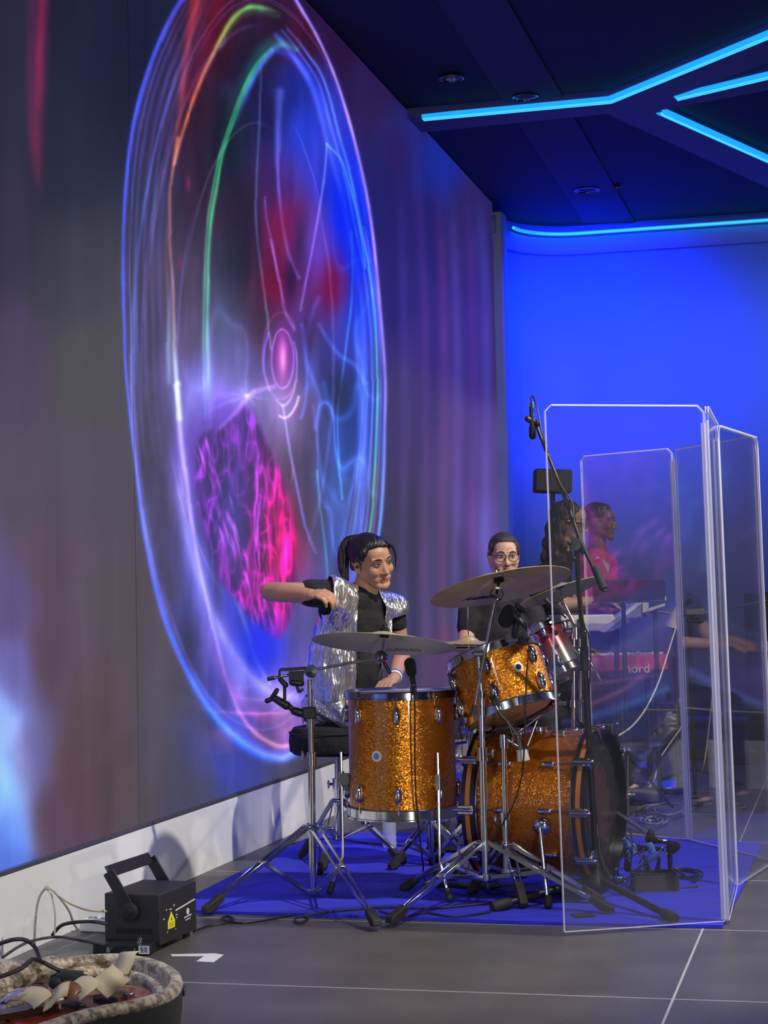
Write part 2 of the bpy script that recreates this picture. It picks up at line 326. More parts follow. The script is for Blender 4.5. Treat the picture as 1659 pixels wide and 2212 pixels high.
# back wall with a rounded corner
plan = [Vector((WX-0.05, 14.3, 0)), Vector((WX-0.05, 14.95, 0))] + [Vector((WX+0.55-0.6*math.cos(a), 14.95+0.6*math.sin(a), 0)) for a in [k*PI/2/12 for k in range(1, 13)]] + [Vector((5.8, 15.55, 0))]
def strip_wall(z0, z1, inset=0.0):
    mb = MB(); pts = []
    for i, p in enumerate(plan):
        t = (plan[min(i+1, len(plan)-1)] - plan[max(i-1, 0)]).normalized(); nrm = Vector((t.y, -t.x, 0)); pts.append(p + nrm*inset)
    mb.grid([[q + UP*z0 for q in pts], [q + UP*z1 for q in pts]]); return mb, pts
mb, _ = strip_wall(0, CZ); struct(mb, 'wall_back', M['bluewall'], solid=0.02, fix=False)
mb, pts = strip_wall(4.10, 4.24, 0.05); struct(mb, 'trim_3', M['bluewall'], solid=0.06, fix=False)
mb, pts = strip_wall(0.0, 0.10, 0.02); struct(mb, 'baseboard_back', mat('grey_baseboard', (0.16, 0.17, 0.2), 0.5), solid=0.02, fix=False)
_, pts = strip_wall(0, 1, 0.10); pts = pts[2:]
r = thing('strip_light', 'thin cyan strip light curving round the top of the blue back wall', 'strip light', (pts[0].x, pts[0].y, 4.26))
MB().tube([p+UP*4.272 for p in pts], 0.016, 8).build('diffuser', M['strip'], r)
MB().tube([p+UP*4.270+Vector((0, -0.012, 0)) for p in pts], 0.007, 6).build('light_core', M['stripcore'], r)
# paler ceiling band: uneven light put into the colour of an added panel
for k, (l0, l1, r1, r0) in enumerate([((905, -60), (1262, 482), (1372, 482), (1060, -60))]):
    z = CZ-0.012; struct(MB().prism([PL(*q, 2, z) for q in (l0, l1, r1, r0)], (0, 0, 0.012)), 'painted_light_band', M['ceil2'], smooth=False)
# branching beam
BZ = 4.30
out = [(900, 252), (1318, 215), (1900, -25), (1900, 52), (1455, 209), (1900, 105), (1900, 150), (1423, 239), (1900, 452), (1900, 516), (1311, 246), (935, 284)]
bp_ = [PL(u, v, 2, BZ) for u, v in out]; 
def ext_to(p, q):
    t = (WX+0.003-q.x)/(p.x-q.x); return q+(p-q)*t
bp_[0] = ext_to(bp_[0], bp_[1]); bp_[-1] = ext_to(bp_[-1], bp_[-2])
struct(MB().prism(bp_, (0, 0, CZ-BZ)), 'trim_5', M['beam'], smooth=False)
def beam_strip(a, b, label):
    A = [PL(u, v, 2, BZ) for u, v in a]
    for q in A: q.z = BZ+0.004; q.y += 0.025
    A[0].x = max(A[0].x, WX+0.02)
    r = thing('strip_light', label, 'strip light', tuple(A[0]))
    MB().tube(A, 0.042, 10, up=(0, 1, 0), flat=0.5).build('diffuser', M['strip'], r)
    for dz in (-0.02, 0.016): MB().tube([q+Vector((0, dz, -0.018)) for q in A], 0.006, 6).build('light_core', M['stripcore'], r)
beam_strip([(912, 252), (1318, 214), (1900, -26)], 0, 'cyan strip light along the long bent arm of the ceiling beam')
beam_strip([(1462, 208), (1900, 104)], 0, 'cyan strip light on the middle branch of the ceiling beam')
beam_strip([(1428, 240), (1900, 451)], 0, 'cyan strip light on the lowest branch of the ceiling beam')
M['lampin'] = mat('downlight_reflector', (0.5, 0.5, 0.62), 0.25, 0.9)
for u, v, r0, lab in [(1135, 209, 0.075, 'recessed downlight beside the long lit beam'), (1268, 410, 0.09, 'recessed downlight on the ceiling band nearer the back wall'), (1333, 404, 0.032, 'tiny ceiling sensor right of the rear downlight'), (975, 168, 0.07, 'dim recessed downlight nearest the screen wall')]:
    c = PL(u, v, 2, CZ-0.016)
    rt = thing('ceiling_downlight' if r0 > 0.05 else 'ceiling_sensor', lab, 'ceiling light' if r0 > 0.05 else 'sensor', tuple(c))
    MB().lathe([(r0*1.12, 0.0), (r0*1.12, -0.006), (r0, -0.008), (r0*0.97, 0.0)], c, UP, 28).build('trim_ring', M['dchrome'], rt)
    MB().lathe([(r0*0.97, 0.0), (r0*0.8, 0.012), (r0*0.3, 0.014), (0.001, 0.014)], c, UP, 28).build('reflector', M['lampin'], rt)
# ================================================================== LED WALL PICTURE WITH REFLECTED LIGHT PAINTED IN
def vnoise(h, w, sy, sx, seed):
    g = np.random.default_rng(seed); gy, gx = int(h/sy)+3, int(w/sx)+3; a = g.random((gy, gx))
    y = np.arange(h)/sy; x = np.arange(w)/sx; yi = y.astype(int); xi = x.astype(int); fy = y-yi; fx = x-xi; fy = fy*fy*(3-2*fy); fx = fx*fx*(3-2*fx)
    A = a[yi][:, xi]; B = a[yi][:, xi+1]; C = a[yi+1][:, xi]; D = a[yi+1][:, xi+1]
    return (A*(1-fx)+B*fx)*(1-fy)[:, None] + (C*(1-fx)+D*fx)*fy[:, None]
def fbm(h, w, sy, sx, seed, o=4):
    r = 0; t = 0
    for k in range(o): r = r + vnoise(h, w, max(sy/2**k, 1.2), max(sx/2**k, 1.2), seed+k)*0.5**k; t += 0.5**k
    return r/t
ST = 1.5; U0, U1, V0, V1 = -160, 1130, -230, 2000
IW, IH = int((U1-U0)/ST), int((V1-V0)/ST)
UU = (U0+np.arange(IW)*ST)[None, :]*np.ones((IH, 1)); VV = (V0+np.arange(IH)*ST)[:, None]*np.ones((1, IW))
def bg(ctrl, p=2.6):
    num = np.zeros((IH//6+1, IW//6+1, 3)); den = np.zeros((IH//6+1, IW//6+1)); us = UU[::6, ::6][:num.shape[0], :num.shape[1]]; vs = VV[::6, ::6][:num.shape[0], :num.shape[1]]
    num = num[:us.shape[0], :us.shape[1]]; den = den[:us.shape[0], :us.shape[1]]
    for u, v, c in ctrl:
        w = 1/(((us-u)**2+((vs-v)*0.6)**2)/3600+0.35)**p; num += w[..., None]*np.array(c, float); den += w
    sm = num/den[..., None]; yi = np.clip(np.arange(IH)/6, 0, sm.shape[0]-1.001); xi = np.clip(np.arange(IW)/6, 0, sm.shape[1]-1.001)
    y0 = yi.astype(int); x0 = xi.astype(int); fy = (yi-y0)[:, None, None]; fx = (xi-x0)[None, :, None]
    return (sm[y0][:, x0]*(1-fx)+sm[y0][:, x0+1]*fx)*(1-fy)+(sm[y0+1][:, x0]*(1-fx)+sm[y0+1][:, x0+1]*fx)*fy
OUT = [(0, 0, (40, 38, 64)), (40, 150, (36, 36, 62)), (150, 50, (30, 32, 56)), (220, 150, (26, 30, 56)), (20, 500, (46, 42, 66)), (150, 350, (32, 36, 58)), (150, 600, (46, 48, 62)), (180, 800, (60, 60, 66)), (40, 800, (66, 50, 84)),
 (200, 1000, (68, 62, 74)), (80, 1050, (70, 60, 78)), (100, 1200, (78, 62, 82)), (230, 1300, (76, 66, 78)), (20, 1300, (84, 66, 118)), (100, 1420, (82, 60, 80)), (200, 1560, (82, 64, 70)), (30, 1450, (100, 92, 165)), (0, 1560, (135, 160, 245)), (0, 1700, (125, 170, 255)), (20, 1820, (88, 125, 240)),
 (60, 1640, (100, 92, 150)), (110, 1780, (84, 60, 78)), (160, 1680, (86, 60, 68)), (250, 1650, (78, 62, 68)), (330, 1600, (76, 70, 84)), (420, 1650, (68, 68, 92)), (520, 1680, (58, 64, 130)), (620, 1680, (66, 66, 90)), (700, 1640, (64, 62, 84)),
 (740, 60, (42, 20, 64)), (800, 200, (44, 24, 78)), (860, 330, (46, 30, 96)), (900, 300, (36, 36, 120)), (935, 330, (26, 44, 160)), (830, 400, (34, 30, 100)), (900, 500, (40, 30, 100)), (880, 620, (44, 34, 100)), (940, 720, (60, 42, 104)), (1010, 560, (50, 34, 86)), (1040, 480, (44, 34, 90)), (1030, 760, (58, 40, 96)), (900, 900, (66, 54, 96)), (980, 950, (82, 62, 112)),
 (1050, 1000, (88, 68, 128)), (1050, 1150, (96, 78, 150)), (870, 1150, (62, 58, 82)), (960, 1200, (72, 60, 100)), (900, 1350, (66, 62, 100)), (960, 1420, (84, 62, 100)), (1000, 1300, (66, 62, 104))]
INN = [(560, -60, (60, 22, 40)), (480, 60, (64, 22, 40)), (600, 60, (44, 24, 50)), (540, 130, (30, 24, 50)), (660, 60, (70, 18, 46)), (330, 200, (52, 46, 92)), (320, 450, (46, 46, 84)), (310, 700, (46, 42, 76)), (320, 900, (58, 52, 84)), (340, 1100, (66, 60, 100)),
 (420, 250, (54, 28, 50)), (430, 450, (54, 36, 62)), (500, 300, (26, 34, 52)), (530, 450, (40, 34, 50)), (510, 560, (34, 38, 56)), (400, 600, (68, 52, 84)), (410, 720, (84, 66, 110)), (490, 680, (56, 60, 90)), (500, 760, (92, 92, 158)), (430, 820, (112, 106, 200)), (540, 800, (86, 78, 140)),
 (590, 250, (24, 22, 66)), (640, 200, (34, 44, 160)), (650, 280, (46, 66, 226)), (680, 350, (58, 66, 226)), (600, 400, (54, 28, 90)), (640, 380, (90, 56, 170)), (610, 480, (130, 26, 70)), (645, 470, (118, 42, 110)), (680, 500, (104, 74, 200)), (590, 600, (110, 20, 50)), (720, 400, (20, 50, 245)), (745, 480, (6, 40, 255)), (765, 560, (8, 46, 250)), (720, 540, (70, 60, 210)), (712, 610, (128, 16, 44)), (728, 580, (120, 20, 50)),
 (775, 680, (28, 60, 220)), (735, 720, (54, 60, 170)), (690, 680, (80, 48, 120)), (680, 760, (66, 70, 140)), (735, 850, (34, 46, 84)), (780, 860, (50, 70, 170)), (740, 950, (44, 74, 160)), (720, 1050, (54, 80, 150)), (725, 1150, (60, 84, 160)), (780, 1100, (70, 72, 110)), (650, 900, (90, 70, 110)), (640, 1000, (66, 56, 72)), (660, 1120, (62, 56, 70)),
 (570, 850, (110, 96, 170)), (610, 900, (150, 130, 210)), (560, 700, (70, 40, 60)), (620, 950, (110, 90, 130)), (470, 900, (100, 60, 190)), (440, 1000, (90, 60, 170)), (500, 1050, (66, 60, 140)), (480, 1150, (60, 60, 140)), (560, 1150, (120, 40, 120)), (610, 1150, (220, 20, 100)), (520, 1300, (50, 60, 200)), (560, 1380, (16, 44, 255)), (600, 1400, (60, 64, 190)), (630, 1360, (84, 76, 140)), (640, 1440, (110, 90, 200)),
 (700, 1400, (70, 66, 110)), (420, 1250, (104, 104, 220)), (460, 1380, (96, 92, 200)), (520, 1470, (130, 120, 230)), (600, 1480, (150, 120, 220)), (560, 1560, (110, 80, 160)), (520, 1560, (70, 76, 200)), (610, 1560, (130, 90, 150)), (480, 1500, (70, 70, 170)), (640, 1600, (80, 80, 220)), (760, 1300, (66, 62, 100)), (360, 1250, (60, 55, 92)), (400, 1400, (56, 58, 110)), (300, 1000, (56, 50, 78))]
def cr(pts, k=14): return [(p.x, p.y) for p in smoothpts([Vector((a, b, 0)) for a, b in pts], k)]
RING = [(590, -90), (505, -75), (440, -40), (391, 0), (335, 110), (291, 252), (271, 407), (265, 570), (268, 700), (273, 814), (291, 983), (311, 1146), (352, 1329), (413, 1467), (474, 1557), (535, 1612), (588, 1634), (627, 1630), (690, 1560), (750, 1430), (790, 1300), (819, 1146), (828, 1044), (831, 922), (832, 814), (820, 651), (800, 468), (771, 325), (730, 183), (686, 81), (640, 0), (615, -55), (590, -90)]
ring = cr(RING, 6)
def inside(poly, soft=0):
    px = np.array([p[0] for p in poly]); py = np.array([p[1] for p in poly]); m = np.zeros((IH, IW), bool)
    for r in range(IH):
        y = V0+r*ST; a = (py <= y) != (np.roll(py, -1) <= y); ii = np.nonzero(a)[0]
        if len(ii) < 2: continue
        x1, y1, x2, y2 = px[ii], py[ii], np.roll(px, -1)[ii], np.roll(py, -1)[ii]; xs = np.sort(x1+(y-y1)/(y2-y1)*(x2-x1))
        for k in range(0, len(xs)-1, 2):
            a0, a1 = int((xs[k]-U0)/ST), int((xs[k+1]-U0)/ST); m[r, max(a0, 0):max(a1, 0)] = True
    m = m.astype(float)
    for _ in range(soft):
        m = (np.roll(m, 1, 0)+np.roll(m, -1, 0)+m*2)/4; m = (np.roll(m, 1, 1)+np.roll(m, -1, 1)+m*2)/4
    return m
img = bg(OUT)  # background tones carry grey room reflections and strip-light glow as emitted colour
fold = fbm(IH, IW, 500, 26, 5, 3); img *= (0.86+0.28*fold)[..., None]
inner = bg(INN, 2.2); sw = fbm(IH, IW, 170, 22, 9, 4); sw2 = fbm(IH, IW, 60, 16, 19, 4)
inner *= (0.62+0.5*sw+0.28*sw2)[..., None]
m = inside(ring, 3)[..., None]; img = img*(1-m)+inner*m
MOD = 0.62+0.75*fbm(IH, IW, 46, 18, 77, 4)
def splat(pts, wid, col, amp=1.0, mode='add'):
    n = len(pts); buf = np.zeros((IH, IW)); cc = np.zeros((IH, IW, 3)) if isinstance(col, list) else None
    L = 0; dense = []
    for i in range(n-1):
        d = math.dist(pts[i], pts[i+1]); k = max(1, int(d/2.0))
        for j in range(k): t = j/k; dense.append((pts[i][0]*(1-t)+pts[i+1][0]*t, pts[i][1]*(1-t)+pts[i+1][1]*t, (i+t)/(n-1)))
    for u, v, t in dense:
        w = wid if not isinstance(wid, (list, tuple)) else float(np.interp(t, np.linspace(0, 1, len(wid)), wid))
        a = amp if not isinstance(amp, (list, tuple)) else float(np.interp(t, np.linspace(0, 1, len(amp)), amp))
        R = int(3*w/ST)+2; x = int((u-U0)/ST); y = int((v-V0)/ST); x0, x1, y0, y1 = max(x-R, 0), min(x+R+1, IW), max(y-R, 0), min(y+R+1, IH)
        if x0 >= x1 or y0 >= y1: continue
        g = a*np.exp(-((UU[y0:y1, x0:x1]-u)**2+(VV[y0:y1, x0:x1]-v)**2)/(w*w)); b = buf[y0:y1, x0:x1]
        if cc is not None:
            c = np.array([np.interp(t, np.linspace(0, 1, len(col)), [q[k] for q in col]) for k in range(3)]); up = g > b; cc[y0:y1, x0:x1][up] = c
        np.maximum(b, g, out=b)
    buf *= MOD
    c = cc if cc is not None else np.array(col, float)[None, None, :]
    global img
    img = img + buf[..., None]*c*(1-img/420.0).clip(0.15, 1)
def blob(u, v, ru, rv, col, amp=1.0, ang=0.0, rep=False):
    global img
    c, s = math.cos(ang), math.sin(ang); du = (UU-u)*c+(VV-v)*s; dv = -(UU-u)*s+(VV-v)*c; g = amp*np.exp(-((du/ru)**2+(dv/rv)**2)); g = g[..., None]
    img = img*(1-g)+np.array(col, float)*g if rep else img+g*np.array(col, float)
S = lambda pts, *a, **k: splat(cr(pts, 10), *a, **k)
# far left red ribbon and lower left glow
S([(96, -80), (86, 120), (80, 300), (84, 420)], 13, (95, 0, 20), [1, 1, 0.8, 0]); S([(70, -60), (64, 200), (72, 380)], 10, (50, 0, 20), [0.8, 0.8, 0])
S([(-10, 1500), (10, 1650), (26, 1800)], 42, (40, 70, 90), [0.4, 1, 0.6]); S([(40, 1560), (56, 1700), (72, 1830)], 22, (30, 30, 50), 0.8)
S([(410, 1560), (470, 1640), (560, 1690)], 50, (0, 10, 110), [0.2, 0.7, 0.3])
# outer ring
ncol = [(120, 110, 255), (60, 60, 220), (40, 60, 235), (36, 60, 240), (30, 60, 250), (30, 70, 255), (20, 60, 255), (30, 60, 255), (80, 90, 200), (60, 110, 220), (80, 130, 235), (110, 110, 200), (170, 130, 220), (190, 150, 250), (150, 130, 255), (120, 110, 255)]
splat(ring, [3, 4, 4, 3, 3, 4, 6, 9, 8, 4, 3.5, 3.5, 3.5, 3.5, 3], ncol, 0.95); splat(ring, 10, (14, 24, 110), 0.22)
S([(413, 1467), (474, 1557), (535, 1612), (588, 1634), (650, 1620)], 13, (0, 50, 240), [0.3, 0.7, 0.9, 0.9, 0.7])
for k, (du, w, c, a) in enumerate([(14, 3, (50, 50, 130), 0.6), (26, 4, (40, 40, 100), 0.5), (45, 5, (50, 40, 100), 0.5), (62, 5, (46, 44, 90), 0.5), (78, 6, (30, 24, 70), 0.5)]):
    S([(391+du*0.8, 0), (335+du, 110), (291+du, 252), (271+du, 407), (265+du, 570), (268+du, 700), (275+du, 850), (293+du, 1000)], w, c, [0.2, a, a, a, a, a, a*0.6, 0])
# left red / orange band
S([(440, -60), (417, 24), (401, 102), (389, 203), (376, 305), (368, 380)], [15, 12, 9, 7, 6, 4], [(110, 30, 10), (130, 26, 20), (120, 40, 10), (90, 50, 20)], [0.9, 0.9, 0.8, 0.7, 0.6, 0.4])
S([(480, -40), (455, 60), (430, 130), (405, 210)], 18, (60, 0, 10), 0.7)
GY = [(600, 24), (570, 16), (539, 14), (507, 33), (474, 81), (450, 126), (425, 183), (393, 277), (372, 358)]
S(GY, [3, 6, 6, 6, 5, 5, 4.5, 4, 3.5], [(30, 60, 80), (60, 190, 80), (80, 180, 60), (140, 150, 50), (170, 100, 60), (190, 90, 40), (190, 100, 60)], [0.3, 0.9, 1, 0.9, 0.9, 0.9, 0.9, 0.85, 0.8])
S([(600, 32), (560, 24), (530, 28), (500, 52), (474, 96)], 7, (20, 60, 20), 0.6)
S([(380, 300), (366, 390), (364, 447), (366, 529), (372, 610), (374, 692), (378, 773), (389, 895)], [4, 3.5, 3.5, 3.5, 3.5, 4, 5, 6], [(150, 80, 40), (120, 64, 40), (110, 60, 44), (120, 70, 60), (140, 90, 90), (110, 150, 110), (150, 170, 160)], 0.9)
S([(362, 420), (358, 529), (362, 640), (364, 740), (366, 820)], 5, [(60, 40, 20), (60, 30, 20), (60, 100, 40), (80, 140, 70)], [0.4, 0.6, 0.7, 0.8, 0.3])
S([(384, 820), (392, 940), (405, 1044), (413, 1125), (433, 1239), (458, 1349), (490, 1471), (530, 1560), (590, 1606), (628, 1604)], [6, 6, 5, 5, 5, 4, 4, 5, 6, 6], [(150, 170, 170), (150, 140, 200), (150, 140, 220), (120, 110, 200), (120, 110, 220), (110, 70, 130), (170, 60, 90), (200, 110, 100), (220, 110, 90)], [0.9, 0.8, 0.8, 0.8, 0.7, 0.6, 0.5, 0.8, 0.8, 0.8])
# lilac sweeps
S([(390, 880), (385, 1000), (398, 1120), (425, 1240), (470, 1360), (530, 1450), (610, 1495), (680, 1500)], [16, 22, 19, 17, 22, 26, 24, 16], (60, 58, 150), [0.2, 0.5, 0.75, 0.7, 0.6, 0.8, 0.9, 0.5])
S([(400, 960), (392, 1060), (410, 1180), (445, 1290), (500, 1400), (570, 1480), (640, 1500)], 9, (70, 64, 90), [0, 0.8, 0.7, 0.6, 0.8, 0.9, 0.7])
S([(505, 1280), (530, 1350), (552, 1420), (580, 1470)], 5, (70, 70, 90), 0.8); S([(440, 1340), (480, 1450), (540, 1530), (600, 1560)], 12, (90, 20, 60), [0, 0.5, 0.5, 0.2])
# green double arc
G2 = [(640, 108), (618, 98), (596, 102), (564, 134), (531, 191), (507, 252), (482, 325), (466, 407), (454, 488), (448, 610), (446, 732), (448, 814), (452, 900)]
g2c = [(20, 110, 90), (30, 120, 120), (30, 110, 120), (20, 130, 90), (30, 160, 70), (30, 170, 70), (40, 185, 90), (40, 180, 90), (50, 180, 110), (60, 170, 130), (60, 130, 150), (50, 90, 150)]
S(G2, [6, 8, 8, 8, 5, 4, 4, 4, 4, 4, 5, 8], g2c, [0.6, 0.8, 0.7, 0.8, 0.8, 0.85, 0.9, 0.9, 0.9, 0.8, 0.5, 0.1]); S([(a-8, b+4) for a, b in G2[2:]], 3.2, [(30, 110, 60), (40, 150, 80), (30, 140, 80), (40, 120, 110)], [0.4, 0.8, 0.8, 0.8, 0.2]); S([(a-12, b-8) for a, b in G2[1:7]], 12, (0, 60, 40), [0.8, 0.8, 0.6, 0.4, 0])
S([(588, 112), (560, 150), (530, 210), (505, 280)], 6, (40, 60, 200), [0.9, 0.9, 0.6, 0])
# right arcs
G3 = [(620, 60), (657, 106), (698, 175), (730, 285), (759, 386), (779, 488), (800, 590), (812, 692), (816, 814), (814, 922), (808, 1044), (797, 1146), (770, 1260)]
S(G3, 3.2, [(30, 60, 140), (50, 90, 200), (60, 110, 200), (60, 120, 190), (60, 130, 160), (60, 150, 130), (60, 160, 110), (50, 150, 90), (60, 150, 90), (80, 140, 90)], [0.5, 0.8, 0.8, 0.9, 0.9, 0.9, 1, 1, 0.9, 0.7])
S([(a-11, b+6) for a, b in G3], 3, [(30, 50, 160), (60, 80, 220), (60, 100, 230), (60, 90, 200), (60, 80, 200), (70, 90, 200)], 0.7); S([(a-24, b+16) for a, b in G3], 6, (40, 60, 200), [0.8, 0.9, 0.8, 0.6, 0.6, 0.7, 0.8, 0.5])
S([(a+7, b) for a, b in G3[5:]], 2.6, [(60, 40, 130), (110, 50, 110), (90, 40, 90), (120, 60, 120)], 0.7); S([(a-34, b+10) for a, b in G3[7:]], 9, (40, 60, 190), [0.3, 0.7, 0.7, 0.5])
S([(600, 110), (640, 130), (680, 190), (706, 260), (735, 340), (757, 420)], 9, (20, 40, 190), [0.7, 0.9, 0.7, 0.6, 0.6, 0.4])
# inner lines
LN = (70, 80, 190)
S([(706, 309), (698, 407), (681, 508), (661, 610), (649, 671)], 2.6, [(60, 100, 200), (110, 90, 220), (110, 70, 220), (60, 80, 90)], 0.8); S([(706, 309), (738, 346), (763, 427), (778, 500), (790, 580)], 2.6, [(60, 130, 190), (60, 120, 200)], 0.8)
S([(604, 200), (602, 300), (602, 366), (612, 468), (629, 549), (649, 598)], [10, 7, 4, 3.5, 3.5, 3], LN, 0.75); S([(564, 150), (562, 260), (555, 407), (559, 508), (572, 610), (584, 753)], 2.8, [(40, 40, 90), (40, 60, 80), (50, 90, 160), (60, 100, 130), (70, 110, 110)], 0.8)
S([(588, 508), (604, 590), (616, 667), (637, 712)], 3, (80, 70, 170), 0.8); S([(575, 420), (580, 470), (592, 520), (606, 600), (616, 650)], 2.6, (80, 60, 130), 0.7)
S([(759, 500), (762, 631), (751, 732), (738, 834), (730, 895), (732, 1000), (738, 1080)], 2.6, (30, 90, 160), 0.8); S([(608, 881), (625, 983), (645, 1077), (661, 1146), (680, 1190)], 3, [(120, 130, 190), (70, 90, 190), (50, 80, 200), (40, 60, 140)], 0.8)
S([(684, 1020), (690, 1100), (700, 1180), (706, 1250)], 2.6, (30, 90, 90), 0.7); S([(676, 880), (690, 1000), (706, 1100), (725, 1195), (745, 1120), (770, 1000)], 4, (30, 50, 140), 0.5)
S([(690, 640), (668, 700), (660, 780), (690, 860), (680, 930)], 6, (30, 50, 150), 0.6); S([(690, 700), (730, 760), (770, 790), (790, 830)], 5, (30, 70, 190), 0.6); S([(700, 830), (722, 900), (758, 890), (772, 830)], 7, (20, 60, 170), 0.5)
# hot centre
blob(609, 775, 46, 96, (70, 50, 110), 0.35, rep=True); blob(609, 772, 24, 70, (150, 40, 150), 0.6, rep=True); blob(609, 770, 11, 46, (255, 110, 245), 1.0, rep=True); blob(610, 775, 5, 28, (255, 190, 250), 0.7, rep=True)
def ell_line(cu, cv, ru, rv, a0, a1, w, col, amp=0.8): splat([(cu+ru*math.cos(a), cv+rv*math.sin(a)) for a in np.linspace(a0, a1, 60)], w, col, amp)
ell_line(609, 775, 24, 68, 0, 2*PI, 2.4, (120, 60, 190), 0.8); ell_line(606, 768, 40, 100, 0.6, 5.6, 2.6, (100, 20, 80), 0.6); ell_line(610, 790, 30, 92, -0.6, 2.2, 2.2, (120, 100, 160), 0.7); ell_line(604, 780, 36, 90, 2.3, 4.0, 2.4, (60, 60, 230), 0.8)
ell_line(612, 820, 36, 90, 0.5, 1.9, 3, (190, 130, 190), 0.8); ell_line(640, 800, 22, 120, -1.0, 1.2, 4, (20, 60, 190), 0.6)
# star and spokes
for a, L in [(0.2, 60), (0.9, 50), (2.2, 70), (2.8, 110), (3.3, 60), (4.0, 40), (4.7, 50), (5.6, 50), (1.6, 55), (6.0, 70)]:
    splat([(530+math.cos(a)*t*L, 858+math.sin(a)*t*L) for t in (0, 0.3, 0.6, 1)], 3, (70, 60, 130), [0.5, 0.3, 0])
blob(530, 856, 30, 22, (60, 56, 90), 0.5); S([(590, 838), (545, 850), (500, 905), (455, 945), (432, 970)], 5, (100, 60, 140), [0.9, 0.8, 0.8, 0.4]); blob(600, 860, 60, 46, (60, 60, 60), 0.6); blob(430, 850, 60, 70, (40, 40, 70), 0.6)
# magenta leaf with fibres
leaf = inside(cr([(528, 880), (480, 925), (432, 940), (424, 1010), (430, 1090), (452, 1180), (478, 1250), (520, 1300), (560, 1345), (597, 1368), (622, 1330), (634, 1250), (634, 1150), (612, 1050), (580, 980), (556, 920), (528, 880)], 6), 22)
f1 = fbm(IH, IW, 44, 9, 31, 3); f2 = fbm(IH, IW, 30, 18, 47, 3); tt = np.clip((UU-470)/120+(VV-1150)/400, 0, 1)
ridge = lambda sy, sx, sd, pw: (1-np.abs(2*vnoise(IH, IW, sy, sx, sd)-1))**pw
tex = np.clip(0.75*ridge(48, 13, 61, 7)+0.6*ridge(26, 8, 62, 6)+0.35*ridge(90, 20, 63, 5)+0.35*np.clip((f1-0.5)*4, 0, 1), 0, 1)*np.clip(0.25+1.1*f2, 0, 1)
base = np.stack([96+70*tt, 56-34*tt, 190-70*tt], -1)*0.62
hot = np.stack([190+60*tt, 60-30*tt, 220-60*tt], -1)
lf = base*(0.5+0.6*f2)[..., None]+(hot-30)*tex[..., None]; lm = (leaf*0.8)[..., None]
hole = np.exp(-(((UU-505)/34)**2+((VV-1130)/110)**2))*0.75; lf = lf*(1-hole[..., None])+np.array((56, 70, 150.))*hole[..., None]
img = img*(1-lm)+lf*lm
pm = np.exp(-(((UU-600)/26)**2+((VV-1165)/110)**2)); img += pm[..., None]*np.array((120, 0, 50.))*(0.1+0.9*tex)[..., None]
for k in range(46):
    u = rng.uniform(545, 632); v = rng.uniform(960, 1270); L = rng.uniform(30, 110); c = (120, 20, 90) if u > 570 else (110, 40, 170)
    S([(u, v), (u+rng.uniform(-4, 5), v+L/2), (u+rng.uniform(-7, 6), v+L)], rng.uniform(1.4, 2.6), c, [0, 1.0, 0])
for k in range(34):
    t = rng.random(); u = 430+t*110+rng.uniform(-12, 12); v = 960+t*330+rng.uniform(-60, 40); S([(u, v), (u+8, v+22), (u+14, v+52)], rng.uniform(1.8, 3), (130, 40, 150), [0, 0.8, 0])
for k in range(14):
    u = rng.uniform(520, 625); v = rng.uniform(1250, 1330); S([(u, v), (u+6, v+16), (u+10, v+40)], 2.5, (130, 20, 110), [0, 0.9, 0])
for u, v, a, b, c, am in [(715, 612, 24, 52, (118, 12, 40), 0.85), (735, 845, 26, 40, (38, 46, 74), 0.8), (560, 1385, 46, 60, (10, 36, 255), 0.85), (612, 480, 26, 60, (125, 22, 60), 0.45), (740, 460, 22, 110, (4, 34, 255), 0.7), (770, 570, 16, 90, (4, 40, 250), 0.6), (655, 300, 34, 70, (36, 66, 240), 0.5), (590, 610, 20, 36, (130, 14, 40), 0.5), (404, 395, 5, 14, (150, 40, 90), 0.7), (388, 565, 5, 16, (130, 40, 80), 0.6), (492, 190, 20, 20, (50, 60, 110), 0.4), (690, 560, 18, 60, (120, 76, 230), 0.5), (650, 520, 14, 60, (20, 20, 40), 0.4), (630, 600, 14, 50, (30, 14, 50), 0.6), (665, 720, 18, 60, (64, 30, 60), 0.6), (560, 560, 8, 120, (30, 34, 46), 0.4)]:
    blob(u, v, a, b, c, am, rep=True)
# right side folds
for u0, c, a in [(870, (30, 20, 60), 0.5), (915, (40, 20, 40), 0.6), (955, (60, 20, 20), 0.5), (985, (40, 40, 80), 0.5), (1020, (40, 10, 30), 0.5), (1048, (30, 40, 100), 0.6)]:
    S([(u0-14, 330+abs(u0-900)*0.6), (u0, 600), (u0+4, 900), (u0, 1200), (u0+6, 1400)], 11, c, [0, a, a*0.6, a, a])
# faint filaments that follow the ring, and veins in the right half
for k in range(26):
    f_ = rng.uniform(0.55, 0.97); a0 = rng.uniform(0, 2*PI); L = rng.uniform(0.5, 1.6); cu, cv = 548+rng.uniform(-12, 12), 770
    c = [(50, 50, 140), (70, 60, 130), (30, 60, 160), (90, 50, 90), (60, 80, 110)][k % 5]
    splat([(cu+278*f_*math.cos(a), cv+850*f_*math.sin(a)) for a in np.linspace(a0, a0+L, 40)], rng.uniform(1.8, 4.5), c, [0, 0.45, 0.45, 0])
rm = np.exp(-(((UU-735)/60)**2+((VV-880)/260)**2)); img += (rm*(ridge(70, 24, 91, 8)+0.6*ridge(130, 40, 92, 8)))[..., None]*np.array((40, 70, 150.))
rm = np.exp(-(((UU-480)/60)**2+((VV-780)/120)**2)); img += (rm*ridge(110, 30, 93, 6))[..., None]*np.array((60, 60, 100.))
